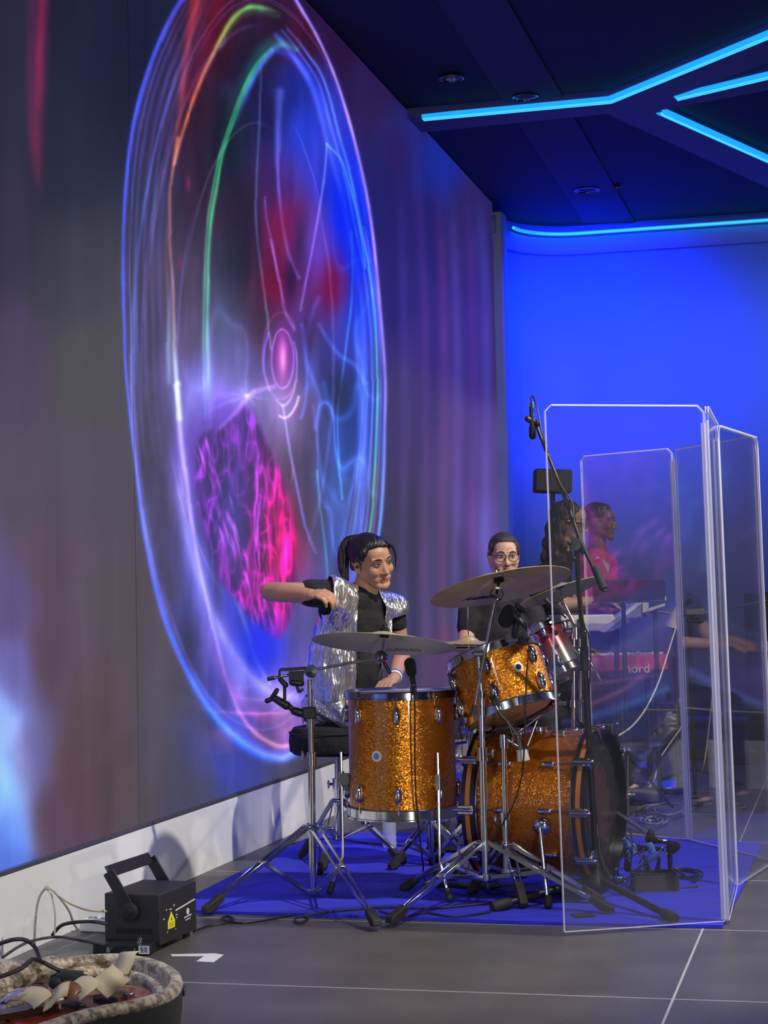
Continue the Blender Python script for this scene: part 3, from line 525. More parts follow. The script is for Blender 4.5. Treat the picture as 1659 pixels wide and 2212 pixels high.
rm = np.exp(-(((UU-560)/90)**2+((VV-1560)/60)**2)); img += (rm*ridge(22, 60, 94, 5))[..., None]*np.array((120, 50, 60.))
wx = (fbm(IH, IW, 260, 120, 101, 2)-0.5)*12; wy = (fbm(IH, IW, 260, 120, 202, 2)-0.5)*30
im_ = np.clip(((UU-U0)+wx)/ST, 0, IW-1).astype(int); jm_ = np.clip(((VV-V0)+wy)/ST, 0, IH-1).astype(int)
wk = inside(ring, 20)[..., None]; ero = np.clip((wk-0.5)*2, 0, 1); img = img*(1-ero)+img[jm_, im_]*ero
img = np.clip(img*1.0, 0, 255)/255.0
lin = np.where(img <= 0.04045, img/12.92, ((img+0.055)/1.055)**2.4)
# screen mesh, regular in its own plane
Y0, Z0, Z1 = 3.2, 0.29, CZ-0.01
ny, nz = 820, 980
tY = np.linspace(0, 1, ny-8); g0 = 1/(4.95+0.69); g1 = 1/(WY1+0.69); ys = np.concatenate([np.linspace(Y0, 4.85, 8), -0.69+1/(g0+(g1-g0)*tY)])
zs = np.linspace(Z0, Z1, nz); XX = np.full((nz, ny), WX); YY = np.tile(ys, (nz, 1)); ZZ = np.tile(zs[:, None], (1, ny))
Rn = np.array(RM); pc = np.stack([XX, YY, ZZ-CAMH], -1)@Rn; pu = CX+FPX*pc[..., 0]/-pc[..., 2]; pv = CY-FPX*pc[..., 1]/-pc[..., 2]
fu = np.clip((pu-U0)/ST, 0, IW-1.01); fv = np.clip((pv-V0)/ST, 0, IH-1.01); iu = fu.astype(int); iv = fv.astype(int); a = (fu-iu)[..., None]; b = (fv-iv)[..., None]
cols = (lin[iv, iu]*(1-a)+lin[iv, iu+1]*a)*(1-b)+(lin[iv+1, iu]*(1-a)+lin[iv+1, iu+1]*a)*b
me = bpy.data.meshes.new('screen'); me.vertices.add(ny*nz); org = np.array((WX, 6.0, Z0)); me.vertices.foreach_set('co', (np.stack([XX, YY, ZZ], -1)-org).ravel())
ii = np.arange((nz-1)*(ny-1)); r_ = ii//(ny-1); c_ = ii % (ny-1); q = r_*ny+c_; quads = np.stack([q, q+1, q+1+ny, q+ny], -1).ravel()
me.loops.add(len(quads)); me.loops.foreach_set('vertex_index', quads.astype(np.int32)); me.polygons.add(len(ii)); me.polygons.foreach_set('loop_start', (np.arange(len(ii))*4).astype(np.int32)); me.update(); me.validate()
at = me.color_attributes.new('Col', 'FLOAT_COLOR', 'POINT'); at.data.foreach_set('color', np.concatenate([cols, np.ones((nz, ny, 1))], -1).ravel().astype(np.float32))
led = thing('led_video_wall', 'tall video wall showing a glowing ring of coloured light above the white plinth', 'screen', tuple(org))
so = bpy.data.objects.new('screen', me); COL.objects.link(so); so.parent = led; me.materials.append(led_mat())
MB().bx((WX-0.037, (Y0+WY1)/2, (Z0+Z1)/2), (0.066, WY1-Y0, Z1-Z0)).build('cabinet', M['black'], led, smooth=False)
fr = MB()
for y0_ in (6.62,): fr.bx((WX+0.0005, y0_, (Z0+Z1)/2), (0.001, 0.0012, Z1-Z0))
fr.build('panel_seam', mat('screen_seam', (0.01, 0.01, 0.012), 0.8), led, smooth=False)
struct(MB().bx((5.85, 7, 2.18), (0.1, 20, 4.36)), 'wall_right', mat('dark_side_wall', (0.06, 0.065, 0.10), 0.7), smooth=False)
# ================================================================== CARPET
ca = [(-2.50, 6.36), (-1.65, 6.335), (-1.0, 6.29), (-0.45, 6.31), (-0.425, 7.3), (-0.41, 8.38), (-0.83, 8.52), (-1.7, 8.60), (-2.55, 8.55)]
mb = MB(); outl = smoothpts([Vector((*p, 0)) for p in ca+[ca[0]]], 1)[:-1]
mb.prism([p+UP*0.001 for p in outl], (0, 0, 0.011))
single(mb, 'carpet', M['carpet'], 'royal blue carpet mat under the drum kit', 'carpet', smooth=False)
# ================================================================== DRUM KIT HELPERS
def camdir(r=0.0, f=0.0, u=0.0): return (RT*r + FW*f + UP*u).normalized()
def drum_hoop(parent, c, ax, R, m, h=0.028, name='hoop', flange=True):
    prof = [(R, -h/2), (R+0.010, -h/2), (R+0.010, -h/2+0.004), (R+0.003, -h/2+0.006), (R+0.003, h/2-0.005), (R+0.009, h/2-0.002), (R+0.008, h/2), (R, h/2)]
    return MB().lathe(prof, c, ax, 64, closed=True).build(name, m, parent, angle=35)
def lug(parent, c, n, ax, L=0.062, w=0.017, m=None):
    n = Vector(n).normalized(); ax = Vector(ax).normalized(); t = ax.cross(n); mb = MB()
    mb.ell(Vector(c)+n*0.008, (w*0.62, L*0.5, 0.017), (t, ax, n), 14, 10)
    return mb.build('lug', m or M['chrome'], parent)
def tension_rod(parent, a, b, r=0.0028):
    return MB().tube([a, b], r, 6).build('tension_rod', M['chrome'], parent)
def radial(ax, ref, ang):      # direction around the axis; ref = direction of angle 0
    ax = Vector(ax).normalized(); x = (Vector(ref) - ax*Vector(ref).dot(ax)).normalized(); y = ax.cross(x); return x*math.cos(ang) + y*math.sin(ang)
TOCAM = -FW
def badge(parent, c, n, up, r=0.02):
    n = Vector(n).normalized()
    b = MB().lathe([(r, 0), (r, 0.002), (r*0.6, 0.003), (0.001, 0.003)], Vector(c), n, 24).build('badge', M['cream'], parent)
    MB().lathe([(r*0.62, 0.003), (r*0.6, 0.0042), (r*0.34, 0.0042), (r*0.30, 0.0034), (r*0.16, 0.0034), (r*0.14, 0.0046), (0.001, 0.0046)], Vector(c), n, 24).build('badge_centre', M['dchrome'], b)
# ------------------------------------------------------------------ floor tom
fc = P(866, 1500, 7.02); fz0, fz1 = 0.335, 0.775; FR = 0.207; fc.z = 0
t = thing('floor_tom', 'tall orange sparkle floor tom on chrome legs in front of the drummer', 'drum', (fc.x, fc.y, 0.012))
prof = [(FR, fz0), (FR, fz1), (FR-0.007, fz1), (FR-0.007, fz0)]
MB().lathe(prof, fc, UP, 72, closed=True).build('shell', M['sparkle'], t, angle=30)
MB().lathe([(FR+0.003, fz1+0.004), (FR-0.005, fz1+0.011), (0.001, fz1+0.011)], fc, UP, 48).build('batter_head', M['headw'], t)
MB().lathe([(FR+0.003, fz0-0.004), (FR-0.005, fz0-0.010), (0.001, fz0-0.010)], fc, UP, 48).build('resonant_head', M['headw'], t)
drum_hoop(t, fc+UP*(fz1+0.006), UP, FR+0.004, M['dchrome'], 0.03)
h = drum_hoop(t, fc+UP*(fz0-0.004), UP, FR+0.004, M['chrome'], 0.042)
for k in range(8):
    a = math.radians(-5+45*k); n = radial(UP, TOCAM, a)
    for z, zz in ((fz1-0.07, fz1), (fz0+0.075, fz0)):
        lug(t, fc+n*(FR+0.002)+UP*z, n, UP, 0.07, 0.024); tension_rod(t, fc+n*(FR+0.010)+UP*z, fc+n*(FR+0.010)+UP*zz)
n = radial(UP, TOCAM, math.radians(-28)); badge(t, fc+n*(FR)+UP*0.555, n, UP, 0.021)
for a, zt in ((34, 0.565), (153, 0.5), (273, 0.56)):
    n = radial(UP, TOCAM, math.radians(a)); s_ = RT if a == 34 else n
    L = MB().tube([fc+n*(FR+0.03)+UP*zt, fc+n*(FR+0.03)+UP*0.16, fc+n*(FR+0.045)+UP*0.125, fc+n*(FR+0.075)+UP*0.05], 0.0055, 8).build('leg', M['chrome'], t)
    MB().cap(fc+n*(FR+0.073)+UP*0.055, fc+n*(FR+0.083)+UP*0.028, 0.011, 0.014, 12).build('rubber_foot', M['rubber'], L)
    br = MB(); c = fc+n*(FR+0.016)+UP*0.455
    br.box(c, n*0.016, radial(UP, n, PI/2)*0.014, UP*0.022); br.tube([c+n*0.016-UP*0.03, c+n*0.016+UP*0.03], 0.013, 12)
    br.tube([c+n*0.02, c+n*0.02+radial(UP, n, PI/2)*0.035], 0.006, 8); br.build('leg_bracket', M['chrome'], t)
# ------------------------------------------------------------------ bass drum
bc = P(1180, 1733, 6.98); bax = (RT*math.cos(math.radians(23)) - FW*math.sin(math.radians(23))).normalized(); BR = 0.277; hl = 0.228
t = thing('bass_drum', 'large orange sparkle bass drum lying on its side with black hoops', 'drum', (bc.x, bc.y, 0.012))
MB().lathe([(BR, -hl+0.02), (BR, hl-0.02), (BR-0.008, hl-0.02), (BR-0.008, -hl+0.02)], bc, bax, 96, closed=True).build('shell', M['sparkleb'], t, angle=30)
def wood_hoop(c, s):
    o = MB().lathe([(BR+0.004, -0.026), (BR+0.020, -0.026), (BR+0.020, 0.026), (BR+0.004, 0.026)], c, bax, 96, closed=True).build('hoop', M['hoop'], t, angle=35)
    MB().lathe([(BR+0.019, -0.009), (BR+0.0208, -0.009), (BR+0.0208, 0.009), (BR+0.019, 0.009)], c, bax, 96, closed=True).build('inlay', M['inlay'], o, angle=35)
    MB().lathe([(BR+0.004, -0.002), (BR+0.013, -0.002), (BR+0.013, 0.003), (BR+0.004, 0.003)], c-bax*s*0.03, bax, 96, closed=True).build('flesh_hoop', M['chrome'], t, angle=35)
wood_hoop(bc+bax*(hl-0.012), 1); wood_hoop(bc-bax*(hl-0.012), -1)
# printed front head
hr, ha = 60, 140; rows = []; cl = []
hx = radial(bax, UP, 0); hy = bax.cross(hx)
for i in range(hr+1):
    rr = (BR+0.002)*i/hr; rows.append([bc+bax*(hl-0.018)+(hx*math.cos(2*PI*j/ha)+hy*math.sin(2*PI*j/ha))*max(rr, 1e-4) for j in range(ha+1)])
hd = MB().grid(rows).build('front_head', M['vc'], t, fix=False)
vv = np.array([v.co for v in hd.data.vertices]); o3 = np.array(bc+bax*(hl-0.018)-rootloc(t)); X_ = (vv-o3)@np.array(hx); Y_ = (vv-o3)@np.array(hy)
rad = np.hypot(X_, Y_); th = np.arctan2(Y_, X_); wv = np.sin(70*X_+6*np.sin(22*Y_)+4*np.sin(9*th))*0.5+0.5
edge = 0.150+0.014*np.sin(7*th)+0.010*np.sin(13*th+1); mk = np.clip((edge-np.abs(rad))/0.012, 0, 1)*(0.45+0.55*(wv > 0.35))
for cx_, cy_, r_ in ((-0.12, -0.10, 0.034), (-0.165, -0.075, 0.026), (-0.08, -0.14, 0.03)):
    dd = np.abs(np.hypot(X_-cx_, Y_-cy_)-r_); mk = np.maximum(mk, (dd < 0.006)*0.9)
c0 = np.array((0.022, 0.022, 0.024)); c1 = np.array((0.10, 0.036, 0.026)); cc = c0+(c1-c0)*mk[:, None]
lab = ((X_+0.10)/0.032)**2+((Y_-0.035)/0.03)**2 < 1; cc[lab] = (0.62, 0.56, 0.36)
ca_ = hd.data.color_attributes.new('Col', 'FLOAT_COLOR', 'POINT'); ca_.data.foreach_set('color', np.concatenate([cc, np.ones((len(cc), 1))], 1).ravel())
MB().lathe([(BR+0.002, -hl+0.018), (0.001, -hl+0.018)], bc, bax, 64).build('batter_head', M['headw'], t)
for k in range(10):
    a = math.radians(36*k); n = radial(bax, TOCAM, a)
    tt_ = bax.cross(n)
    lg = MB(); c = bc+n*(BR+0.008)
    for s in (1, -1):
        q = c+bax*s*0.085; lg = MB(); lg.cap(q-bax*0.018, q+bax*0.018, 0.012, 0.012, 12); lg.box(q-n*0.006, bax*0.014, tt_*0.008, n*0.006); lg.build('lug', M['chrome'], t)
        e = bc+n*(BR+0.022)+bax*s*(hl-0.010); tension_rod(t, q+bax*s*0.02+n*0.002, e)
        cw = MB(); cw.box(e+n*0.006, bax*0.030, tt_*0.016, n*0.007); cw.box(e+bax*s*0.030-n*0.012, bax*0.005, tt_*0.013, n*0.020); cw.cap(e-bax*s*0.02+n*0.012, e+bax*s*0.045+n*0.012, 0.008, 0.008, 10); cw.build('claw_hook', M['chrome'], t, bevel=0.004)
badge(t, bc+radial(bax, TOCAM, math.radians(10))*BR+bax*(-0.03)+UP*0.05, radial(bax, TOCAM, math.radians(10)), UP, 0.0)if False else None
# spurs
for sgn in (1, -1):
    q = P(1176, 1778, 6.72) if sgn == 1 else bc+FW*0.30+bax*0.14-UP*0.1
    sp = MB(); nn = (q-bc-bax*(q-bc).dot(bax)).normalized(); q = bc+nn*(BR+0.012)+bax*(q-bc).dot(bax)
    sp.lathe([(0.030, 0), (0.033, 0.006), (0.026, 0.016), (0.010, 0.021), (0.001, 0.022)], q, nn, 24); sp.build('spur_bracket', M['chrome'], t)
    if sgn == -1: q = P(1330, 1752, 7.12)
    ft = q+(nn*0.55+bax*0.42).normalized()*0.10; ft = Vector((q.x+nn.x*0.10+bax.x*0.05, q.y+nn.y*0.10+bax.y*0.05, 0.035)) if sgn == 1 else P(1406, 1806, 7.05)
    sp = MB().tube([q+nn*0.016, ft], 0.0085, 10).build('spur', M['chrome'], t)
    MB().cap(ft+UP*0.012, ft-UP*0.006, 0.015, 0.017, 12).build('rubber_tip', M['rubber'], sp)
MB().tube([bc+UP*(BR-0.002)-bax*0.02, bc+UP*(BR+0.012)-bax*0.02], 0.03, 20).build('tom_mount_plate', M['chrome'], t)
# ------------------------------------------------------------------ rack tom
rb, rt_ = P(1107, 1535, 6.92), P(1068, 1412, 6.98)
rax = (RT*(-0.26) + FW*0.26 + UP*0.93).normalized()
rc = P(1086, 1478, 6.92); RR = 0.178; rh = 0.108
t = thing('rack_tom', 'tilted orange sparkle rack tom mounted above the bass drum', 'drum', tuple(rc))
MB().lathe([(RR, -rh), (RR, rh), (RR-0.007, rh), (RR-0.007, -rh)], rc, rax, 72, closed=True).build('shell', M['sparkle'], t, angle=30)
MB().lathe([(RR+0.003, rh+0.004), (RR-0.005, rh+0.011), (0.001, rh+0.011)], rc, rax, 48).build('batter_head', M['headw'], t)
MB().lathe([(RR+0.003, -rh-0.004), (RR-0.005, -rh-0.010), (0.001, -rh-0.010)], rc, rax, 48).build('resonant_head', M['head'], t)
drum_hoop(t, rc+rax*(rh+0.006), rax, RR+0.004, M['chrome'], 0.036); drum_hoop(t, rc-rax*(rh+0.006), rax, RR+0.004, M['chrome'], 0.036)
for k in range(6):
    n = radial(rax, TOCAM, math.radians(-14+60*k))
    for s in (1, -1):
        q = rc+n*(RR+0.002)+rax*s*(rh-0.055); lug(t, q, n, rax, 0.07, 0.026, M['dchrome'] if s == 1 else M['chrome']); tension_rod(t, q+n*0.008, q+n*0.008+rax*s*0.06)
n = radial(rax, TOCAM, math.radians(22)); badge(t, rc+n*RR+rax*0.012, n, UP, 0.019)
# ------------------------------------------------------------------ small red tom
sc_ = P(1200, 1404, 7.9); sax = (RT*(-0.40) + FW*0.30 + UP*0.86).normalized(); SR = 0.078
def grad_mat():
    m = bpy.data.materials.new('red_silver_fade_lacquer'); m.use_nodes = True; nt = m.node_tree; b = nt.nodes['Principled BSDF']; tc = nt.nodes.new('ShaderNodeTexCoord')
    d = nt.nodes.new('ShaderNodeVectorMath'); d.operation = 'DOT_PRODUCT'; d.inputs[1].default_value = tuple(sax); nt.links.new(tc.outputs['Object'], d.inputs[0])
    r = nt.nodes.new('ShaderNodeValToRGB'); mr = nt.nodes.new('ShaderNodeMapRange'); mr.inputs[1].default_value = -0.1; mr.inputs[2].default_value = 0.1
    nt.links.new(d.outputs['Value'], mr.inputs[0]); nt.links.new(mr.outputs[0], r.inputs[0]); nt.links.new(r.outputs[0], b.inputs['Base Color'])
    r.color_ramp.elements[0].position = 0.2; r.color_ramp.elements[0].color = (0.25, 0.26, 0.27, 1); r.color_ramp.elements[1].position = 0.65; r.color_ramp.elements[1].color = (0.34, 0.05, 0.07, 1)
    b.inputs['Metallic'].default_value = 0.75; b.inputs['Roughness'].default_value = 0.22; return m
t = thing('small_tom', 'small red fading to silver tom tilted behind the rack tom', 'drum', tuple(sc_)); sh_ = 0.108
MB().lathe([(SR, -sh_), (SR, sh_), (SR-0.005, sh_), (SR-0.005, -sh_)], sc_, sax, 48, closed=True).build('shell', grad_mat(), t, angle=30)
MB().lathe([(SR+0.003, sh_+0.004), (0.001, sh_+0.008)], sc_, sax, 32).build('batter_head', M['headw'], t)
MB().lathe([(SR+0.003, -sh_-0.004), (0.001, -sh_-0.008)], sc_, sax, 32).build('resonant_head', M['head'], t)
drum_hoop(t, sc_+sax*sh_, sax, SR+0.004, M['chrome'], 0.035); drum_hoop(t, sc_-sax*sh_, sax, SR+0.004, M['chrome'], 0.035)
for k in range(5):
    n = radial(sax, TOCAM, math.radians(62+72*k))
    for s in (1, -1):
        q = sc_+n*(SR+0.004)+sax*s*(sh_-0.04); MB().box(q+n*0.006, n*0.014, sax*0.016, sax.cross(n)*0.011).cap(q+n*0.012-sax*0.012, q+n*0.012+sax*0.012, 0.013).build('lug', M['dchrome'], t, bevel=0.003)
MB().lathe([(0.009, 0), (0.009, 0.003), (0.004, 0.003), (0.004, 0)], sc_+radial(sax, TOCAM, 0.1)*(SR-0.001)-sax*0.005, radial(sax, TOCAM, 0.1), 20, closed=True).build('vent_grommet', M['chrome'], t)
# ------------------------------------------------------------------ cymbals
def cymbal(name, label, c, nrm, R, m, bell=0.075, txt=None, hole=True):
    c = Vector(c); t = thing(name, label, 'cymbal', tuple(c)); n = Vector(nrm).normalized(); b = R*0.26
    prof = []
    for i in range(29):
        r = R*(1-i/28)
        h = -0.024*R/0.25*((r-b)/(R-b)) if r > b else 0.0
        if r <= b: h = 0.022*math.cos((r/b)*PI/2)**0.8
        prof.append((max(r, 0.004), h))
    top = prof; under = [(r, h-0.0022) for r, h in reversed(prof)]
    body = MB().lathe(top+under, c, n, 96, closed=True).build('cymbal_body', m, t, angle=50)
    return t, body, n
def hardware_on(t, c, n, rodlen, m):    # felt, wing nut and rod of a stand passing through the cymbal
    c = Vector(c); n = Vector(n)
    MB().tube([c+n*0.022, c+n*0.036], 0.017, 16).build('felt', M['foam'], t); MB().tube([c-n*0.002, c+n*0.018], 0.017, 16).build('felt', M['foam'], t)
    w = MB().tube([c+n*0.036, c+n*0.052], 0.010, 12); x = perp(n)[0]; w.box(c+n*0.052, x*0.018, n*0.007, n.cross(x)*0.002); w.build('wing_nut', M['black'], t)
# right crash
rn = (RT*(-0.17) + FW*0.215 + UP*0.96).normalized(); rcc = P(1078, 1254, 6.80)
tR, bodyR, _ = cymbal('crash_cymbal', 'big bronze cymbal with dark script lettering underneath, raised highest on its boom', rcc, rn, 0.270, M['bronze'])
def cym_text(t, txt, c, n, r, R, size, ang, m, sh=0.5):
    # letters laid on the underside, at radius r in direction ang (from camera side)
    d = radial(n, TOCAM, PI+ang); b = R*0.26; h = -0.024*R/0.25*((r-b)/(R-b))
    pos = Vector(c)+d*r+Vector(n)*(h-0.0042); X = n.cross(d) if n.cross(d).dot(RT) > 0 else -n.cross(d)
    X = X.normalized(); sl = math.atan(0.024*R/0.25/(R-b))
    Y = (-d*math.cos(sl)+n*math.sin(sl)).normalized()
    text_part(txt, 'lettering', m, t, pos, X, Y, size, 0.0006, sh, 0.0006)
M['ink'] = mat('black_ink', (0.01, 0.01, 0.01), 0.6)
cym_text(tR, 'Anatolian', rcc, rn, 0.175, 0.27, 0.040, math.radians(24), M['ink'])
# left crash
ln_ = (RT*(0.085) + FW*0.165 + UP*0.98).normalized(); lcc = P(830, 1376, 6.92)
tL, bodyL, _ = cymbal('crash_cymbal', 'grey bronze cymbal in front of the woman drummer, over the floor tom', lcc, ln_, 0.277, M['bronze2'])
cym_text(tL, 'DANCE', lcc, ln_, 0.20, 0.277, 0.045, math.radians(-22), mat('faded_ink', (0.20, 0.18, 0.14), 0.5, 0.5), 0.3)
# ride behind the shield post
n3 = (RT*(-0.28) + FW*(0.16) + UP*0.97).normalized(); c3 = P(1210, 1270, 8.0)
t3, _, _ = cymbal('ride_cymbal', 'pale bronze cymbal behind the tall mic stand, lower right of the lettered cymbal', c3, (RT*(-0.28)+FW*0.17+UP*0.94).normalized(), 0.20, M['bronze2']); hardware_on(t3, c3, n3, 0.1, M['chrome'])
# hi-hat
hh = P(1012, 1384, 7.55); t4, _, _ = cymbal('hi_hat_cymbal', 'pair of flat hi-hat cymbals between the two crash cymbals', hh, (RT*0.03+FW*0.04+UP).normalized(), 0.17, M['bronze'])
lo = MB().lathe([(0.17, 0.0), (0.04, 0.018), (0.004, 0.03), (0.004, 0.027), (0.04, 0.015), (0.17, -0.002)], hh-UP*0.03, UP*-1, 64, closed=True).build('lower_cymbal', M['bronze'], t4)
# ------------------------------------------------------------------ tripod stand builder
def double_leg(parent, hub, foot, brace_from=None, w=0.016, m=None, flat=0.006, split=0.10):
    hub = Vector(hub); foot = Vector(foot); t = (foot-hub); L = t.length; tn = t.normalized(); side = tn.cross(UP).normalized(); nn = side.cross(tn)
    m = m or M['chrome']; a = hub; b = foot - tn*0.05
    lg = MB()
    for s in (-1, 1):
        p0 = a + side*s*0.016; p1 = a + tn*(L*0.45) + side*s*0.016; p2 = b + side*s*0.005
        lg.bar(p0, p1, 0.003, 0.016, nn); lg.bar(p1, p2, 0.003, 0.016, nn)
    for q in (0.0, 0.45): lg.tube([a+tn*L*q-side*0.02, a+tn*L*q+side*0.02], 0.007, 10)
    o = lg.build('leg', m, parent, bevel=0.001)
    f = MB(); fx = tn; f.prism([foot-tn*0.075+nn*0.012, foot-tn*0.075-nn*0.012, foot-UP*0.0-tn*0.005-nn*0.022, foot+tn*0.022-nn*0.006, foot+tn*0.010+nn*0.012], side*0.034)
    for i in range(len(f.v)): f.v[i] = f.v[i]-side*0.017
    mz = min(p.z for p in f.v); f.v = [p+UP*(0.013-mz) for p in f.v]
    f.build('rubber_foot', M['rubber'], o, bevel=0.004)
    if brace_from is not None:
        br = MB(); e = a+tn*(L*0.45)
        for s in (-1, 1): br.bar(Vector(brace_from)+side*s*0.009, e+side*s*0.009, 0.003, 0.014, nn)
        br.build('brace', m, parent, bevel=0.001)
    return o
def clampring(parent, c, ax=UP, r=0.018, h=0.03, wing=None, name='clamp'):
    ax = Vector(ax).normalized(); mb = MB().tube([Vector(c)-ax*h/2, Vector(c)+ax*h/2], r, 20)
    if wing is not None:
        w = Vector(wing).normalized(); mb.tube([Vector(c), Vector(c)+w*(r+0.014)], 0.006, 8); e = Vector(c)+w*(r+0.018); mb.ell(e, (0.006, 0.020, 0.012), (w, ax, w.cross(ax)), 12, 8)
    return mb.build(name, M['chrome'], parent, angle=35)
# ------------------------------------------------------------------ S1 : left boom stand
pb = P(676, 1930, 6.95); pt = P(669, 1468, 6.95); pax = (pt-pb).normalized(); mid = P(673, 1640, 6.95); m2 = P(672, 1600, 6.95)
t = thing('cymbal_boom_stand', 'chrome boom stand on a tripod left of the floor tom', 'cymbal stand', (pb.x, pb.y, 0.012))
MB().tube([pb, mid], 0.0135, 20).build('lower_tube', M['chrome'], t); MB().tube([mid, P(671, 1560, 6.95)], 0.0110, 20).build('middle_tube', M['chrome'], t); MB().tube([P(671, 1560, 6.95), pt], 0.0095, 20).build('upper_tube', M['chrome'], t)
clampring(t, mid, pax, 0.019, 0.05, -RT+UP*0.4); clampring(t, P(671, 1562, 6.95), pax, 0.016, 0.035, -RT+UP*0.6)
hub = P(674, 1790, 6.95); low = P(676, 1926, 6.95)
clampring(t, hub, pax, 0.021, 0.04, None, 'leg_collar'); clampring(t, low, pax, 0.020, 0.018, None, 'leg_collar')
for u, v in ((447, 1962), (812, 1992), (690, 1880)):
    f = FL(u, v, 0.03); d = (f-hub); d.z = 0; d.normalize(); double_leg(t, hub+d*0.025+UP*0.01, f, low+d*0.02)
ba, bb = P(577, 1467, 6.93), P(823, 1419, 6.93)
bl = clampring(t, P(672, 1450, 6.94), (bb-ba).normalized(), 0.021, 0.034, None, 'boom_clamp'); MB().lathe([(0.024, -0.008), (0.026, 0), (0.024, 0.008), (0.001, 0.010)], P(672, 1450, 6.92), -FW, 24).build('clamp_knob', M['chrome'], t)
MB().tube([ba, bb], 0.0058, 12).build('boom_arm', M['chrome'], t); MB().tube([ba, ba+(bb-ba).normalized()*0.03], 0.008, 12).build('boom_end_cap', M['rubber'], t)
MB().ell(bb, (0.026, 0.026, 0.026)).build('tilter', M['dchrome'], t); MB().tube([bb, lcc], 0.0050, 10).build('cymbal_rod', M['dchrome'], t); MB().tube([bb, P(843, 1455, 6.93)], [0.006, 0.008], 10).build('tilter_handle', M['black'], t)
hardware_on(t, lcc, ln_, 0.1, M['chrome'])
# black device holder clamped to S1
t = thing('device_holder', 'black jointed device holder clamped to the left boom stand', 'holder', tuple(P(671, 1540, 6.95)))
Q = lambda u, v, d=6.93: P(u, v, d)
mb = MB(); mb.bar(Q(660, 1532), Q(680, 1545), 0.028, 0.04); mb.build('pole_clamp', M['black'], t, bevel=0.004) if False else MB().box(Q(668, 1540), RT*0.026, FW*0.02, UP*0.022).build('pole_clamp', M['black'], t, bevel=0.005)
MB().cap(Q(650, 1540), Q(636, 1536), 0.017, 0.016).cap(Q(636, 1536), Q(622, 1524), 0.010, 0.012).cap(Q(619, 1524), Q(592, 1508), 0.017, 0.014).build('arm', M['black'], t)
MB().cap(Q(592, 1508), Q(577, 1514), 0.009, 0.010).cap(Q(588, 1508), Q(598, 1491), 0.010, 0.009).build('wing_screw', M['black'], t)
MB().tube([Q(615, 1516), Q(615, 1477)], 0.0062, 10).build('upright', M['black'], t)
mb = MB(); mb.cap(Q(606, 1468), Q(617, 1480), 0.010, 0.011); mb.bar(Q(604, 1463), Q(604, 1447), 0.012, 0.010, RT); mb.bar(Q(604, 1447), Q(664, 1443), 0.010, 0.012, UP); mb.box(Q(640, 1462), RT*0.028, FW*0.008, UP*0.022); mb.cap(Q(632, 1474), Q(650, 1476), 0.014, 0.013); mb.bar(Q(640, 1478), Q(646, 1496), 0.010, 0.012, RT); mb.bar(Q(646, 1496), Q(655, 1488), 0.010, 0.01, RT)
mb.build('cradle', M['black'], t, bevel=0.002)
# ------------------------------------------------------------------ S2 : right boom stand
pb = P(1050, 1903, 6.72); p1 = P(1042, 1628, 6.72); p2 = P(1033, 1412, 6.74); pax = (p1-pb).normalized()
t = thing('cymbal_boom_stand', 'chrome boom stand on a wide low tripod in front of the bass drum', 'cymbal stand', (pb.x, pb.y, 0.012))
MB().tube([pb, p1], 0.0140, 20).build('lower_tube', M['chrome'], t); MB().tube([p1, P(1040, 1497, 6.73)], 0.0115, 20).build('middle_tube', M['chrome'], t); MB().tube([P(1040, 1497, 6.73), p2], 0.0065, 14).build('upper_tube', M['chrome'], t)
clampring(t, p1, pax, 0.020, 0.05, RT); clampring(t, P(1040, 1500, 6.73), pax, 0.016, 0.03); clampring(t, P(1034, 1412, 6.74), RT, 0.012, 0.035, -RT, 'boom_clamp')
hub = P(1047, 1825, 6.72); low = P(1050, 1893, 6.72); clampring(t, hub, pax, 0.024, 0.04, None, 'leg_collar'); clampring(t, low, pax, 0.026, 0.02, None, 'leg_collar')
for u, v in ((846, 1985), (1315, 1962), (1090, 1868)):
    f = FL(u, v, 0.03) if v > 1900 else Vector((0, 0, 0))
    if v < 1900: f = Vector((pb.x, pb.y, 0.03))+(-RT*0.30+FW*0.32)
    d = (f-hub); d.z = 0; d.normalize(); double_leg(t, hub+d*0.028+UP*0.008, f, low+d*0.03)
ba, bb = P(1023, 1536, 6.70), P(1070, 1297, 6.76)
MB().tube([ba, P(1050, 1400, 6.73), bb], [0.0060, 0.0060, 0.0075], 12).build('boom_arm', M['chrome'], t); MB().tube([P(1021, 1545, 6.70), P(1026, 1522, 6.705)], 0.009, 12).build('boom_end_cap', M['rubber'], t)
tl = P(1073, 1283, 6.78); MB().lathe([(0.027, -0.008), (0.027, 0.008), (0.019, 0.010), (0.019, -0.010)], tl, -FW, 28, closed=True).build('tilter', M['chrome'], t); MB().tube([tl-FW*-0.006, tl+FW*0.006], 0.018, 20).build('tilter_gear', M['black'], t)
MB().bar(tl-UP*0.02, bb, 0.014, 0.018, RT).build('tilter_bracket', M['chrome'], t, bevel=0.002)
MB().tube([tl, tl+(rcc-tl)*0.95, rcc+rn*0.05], 0.0050, 10).build('cymbal_rod', M['black'], t); MB().tube([rcc-rn*0.006, rcc+rn*0.010], 0.020, 20).build('felt', M['foam'], t); MB().tube([rcc+rn*0.022, rcc+rn*0.04], 0.012, 12).build('wing_nut', M['chrome'], t)
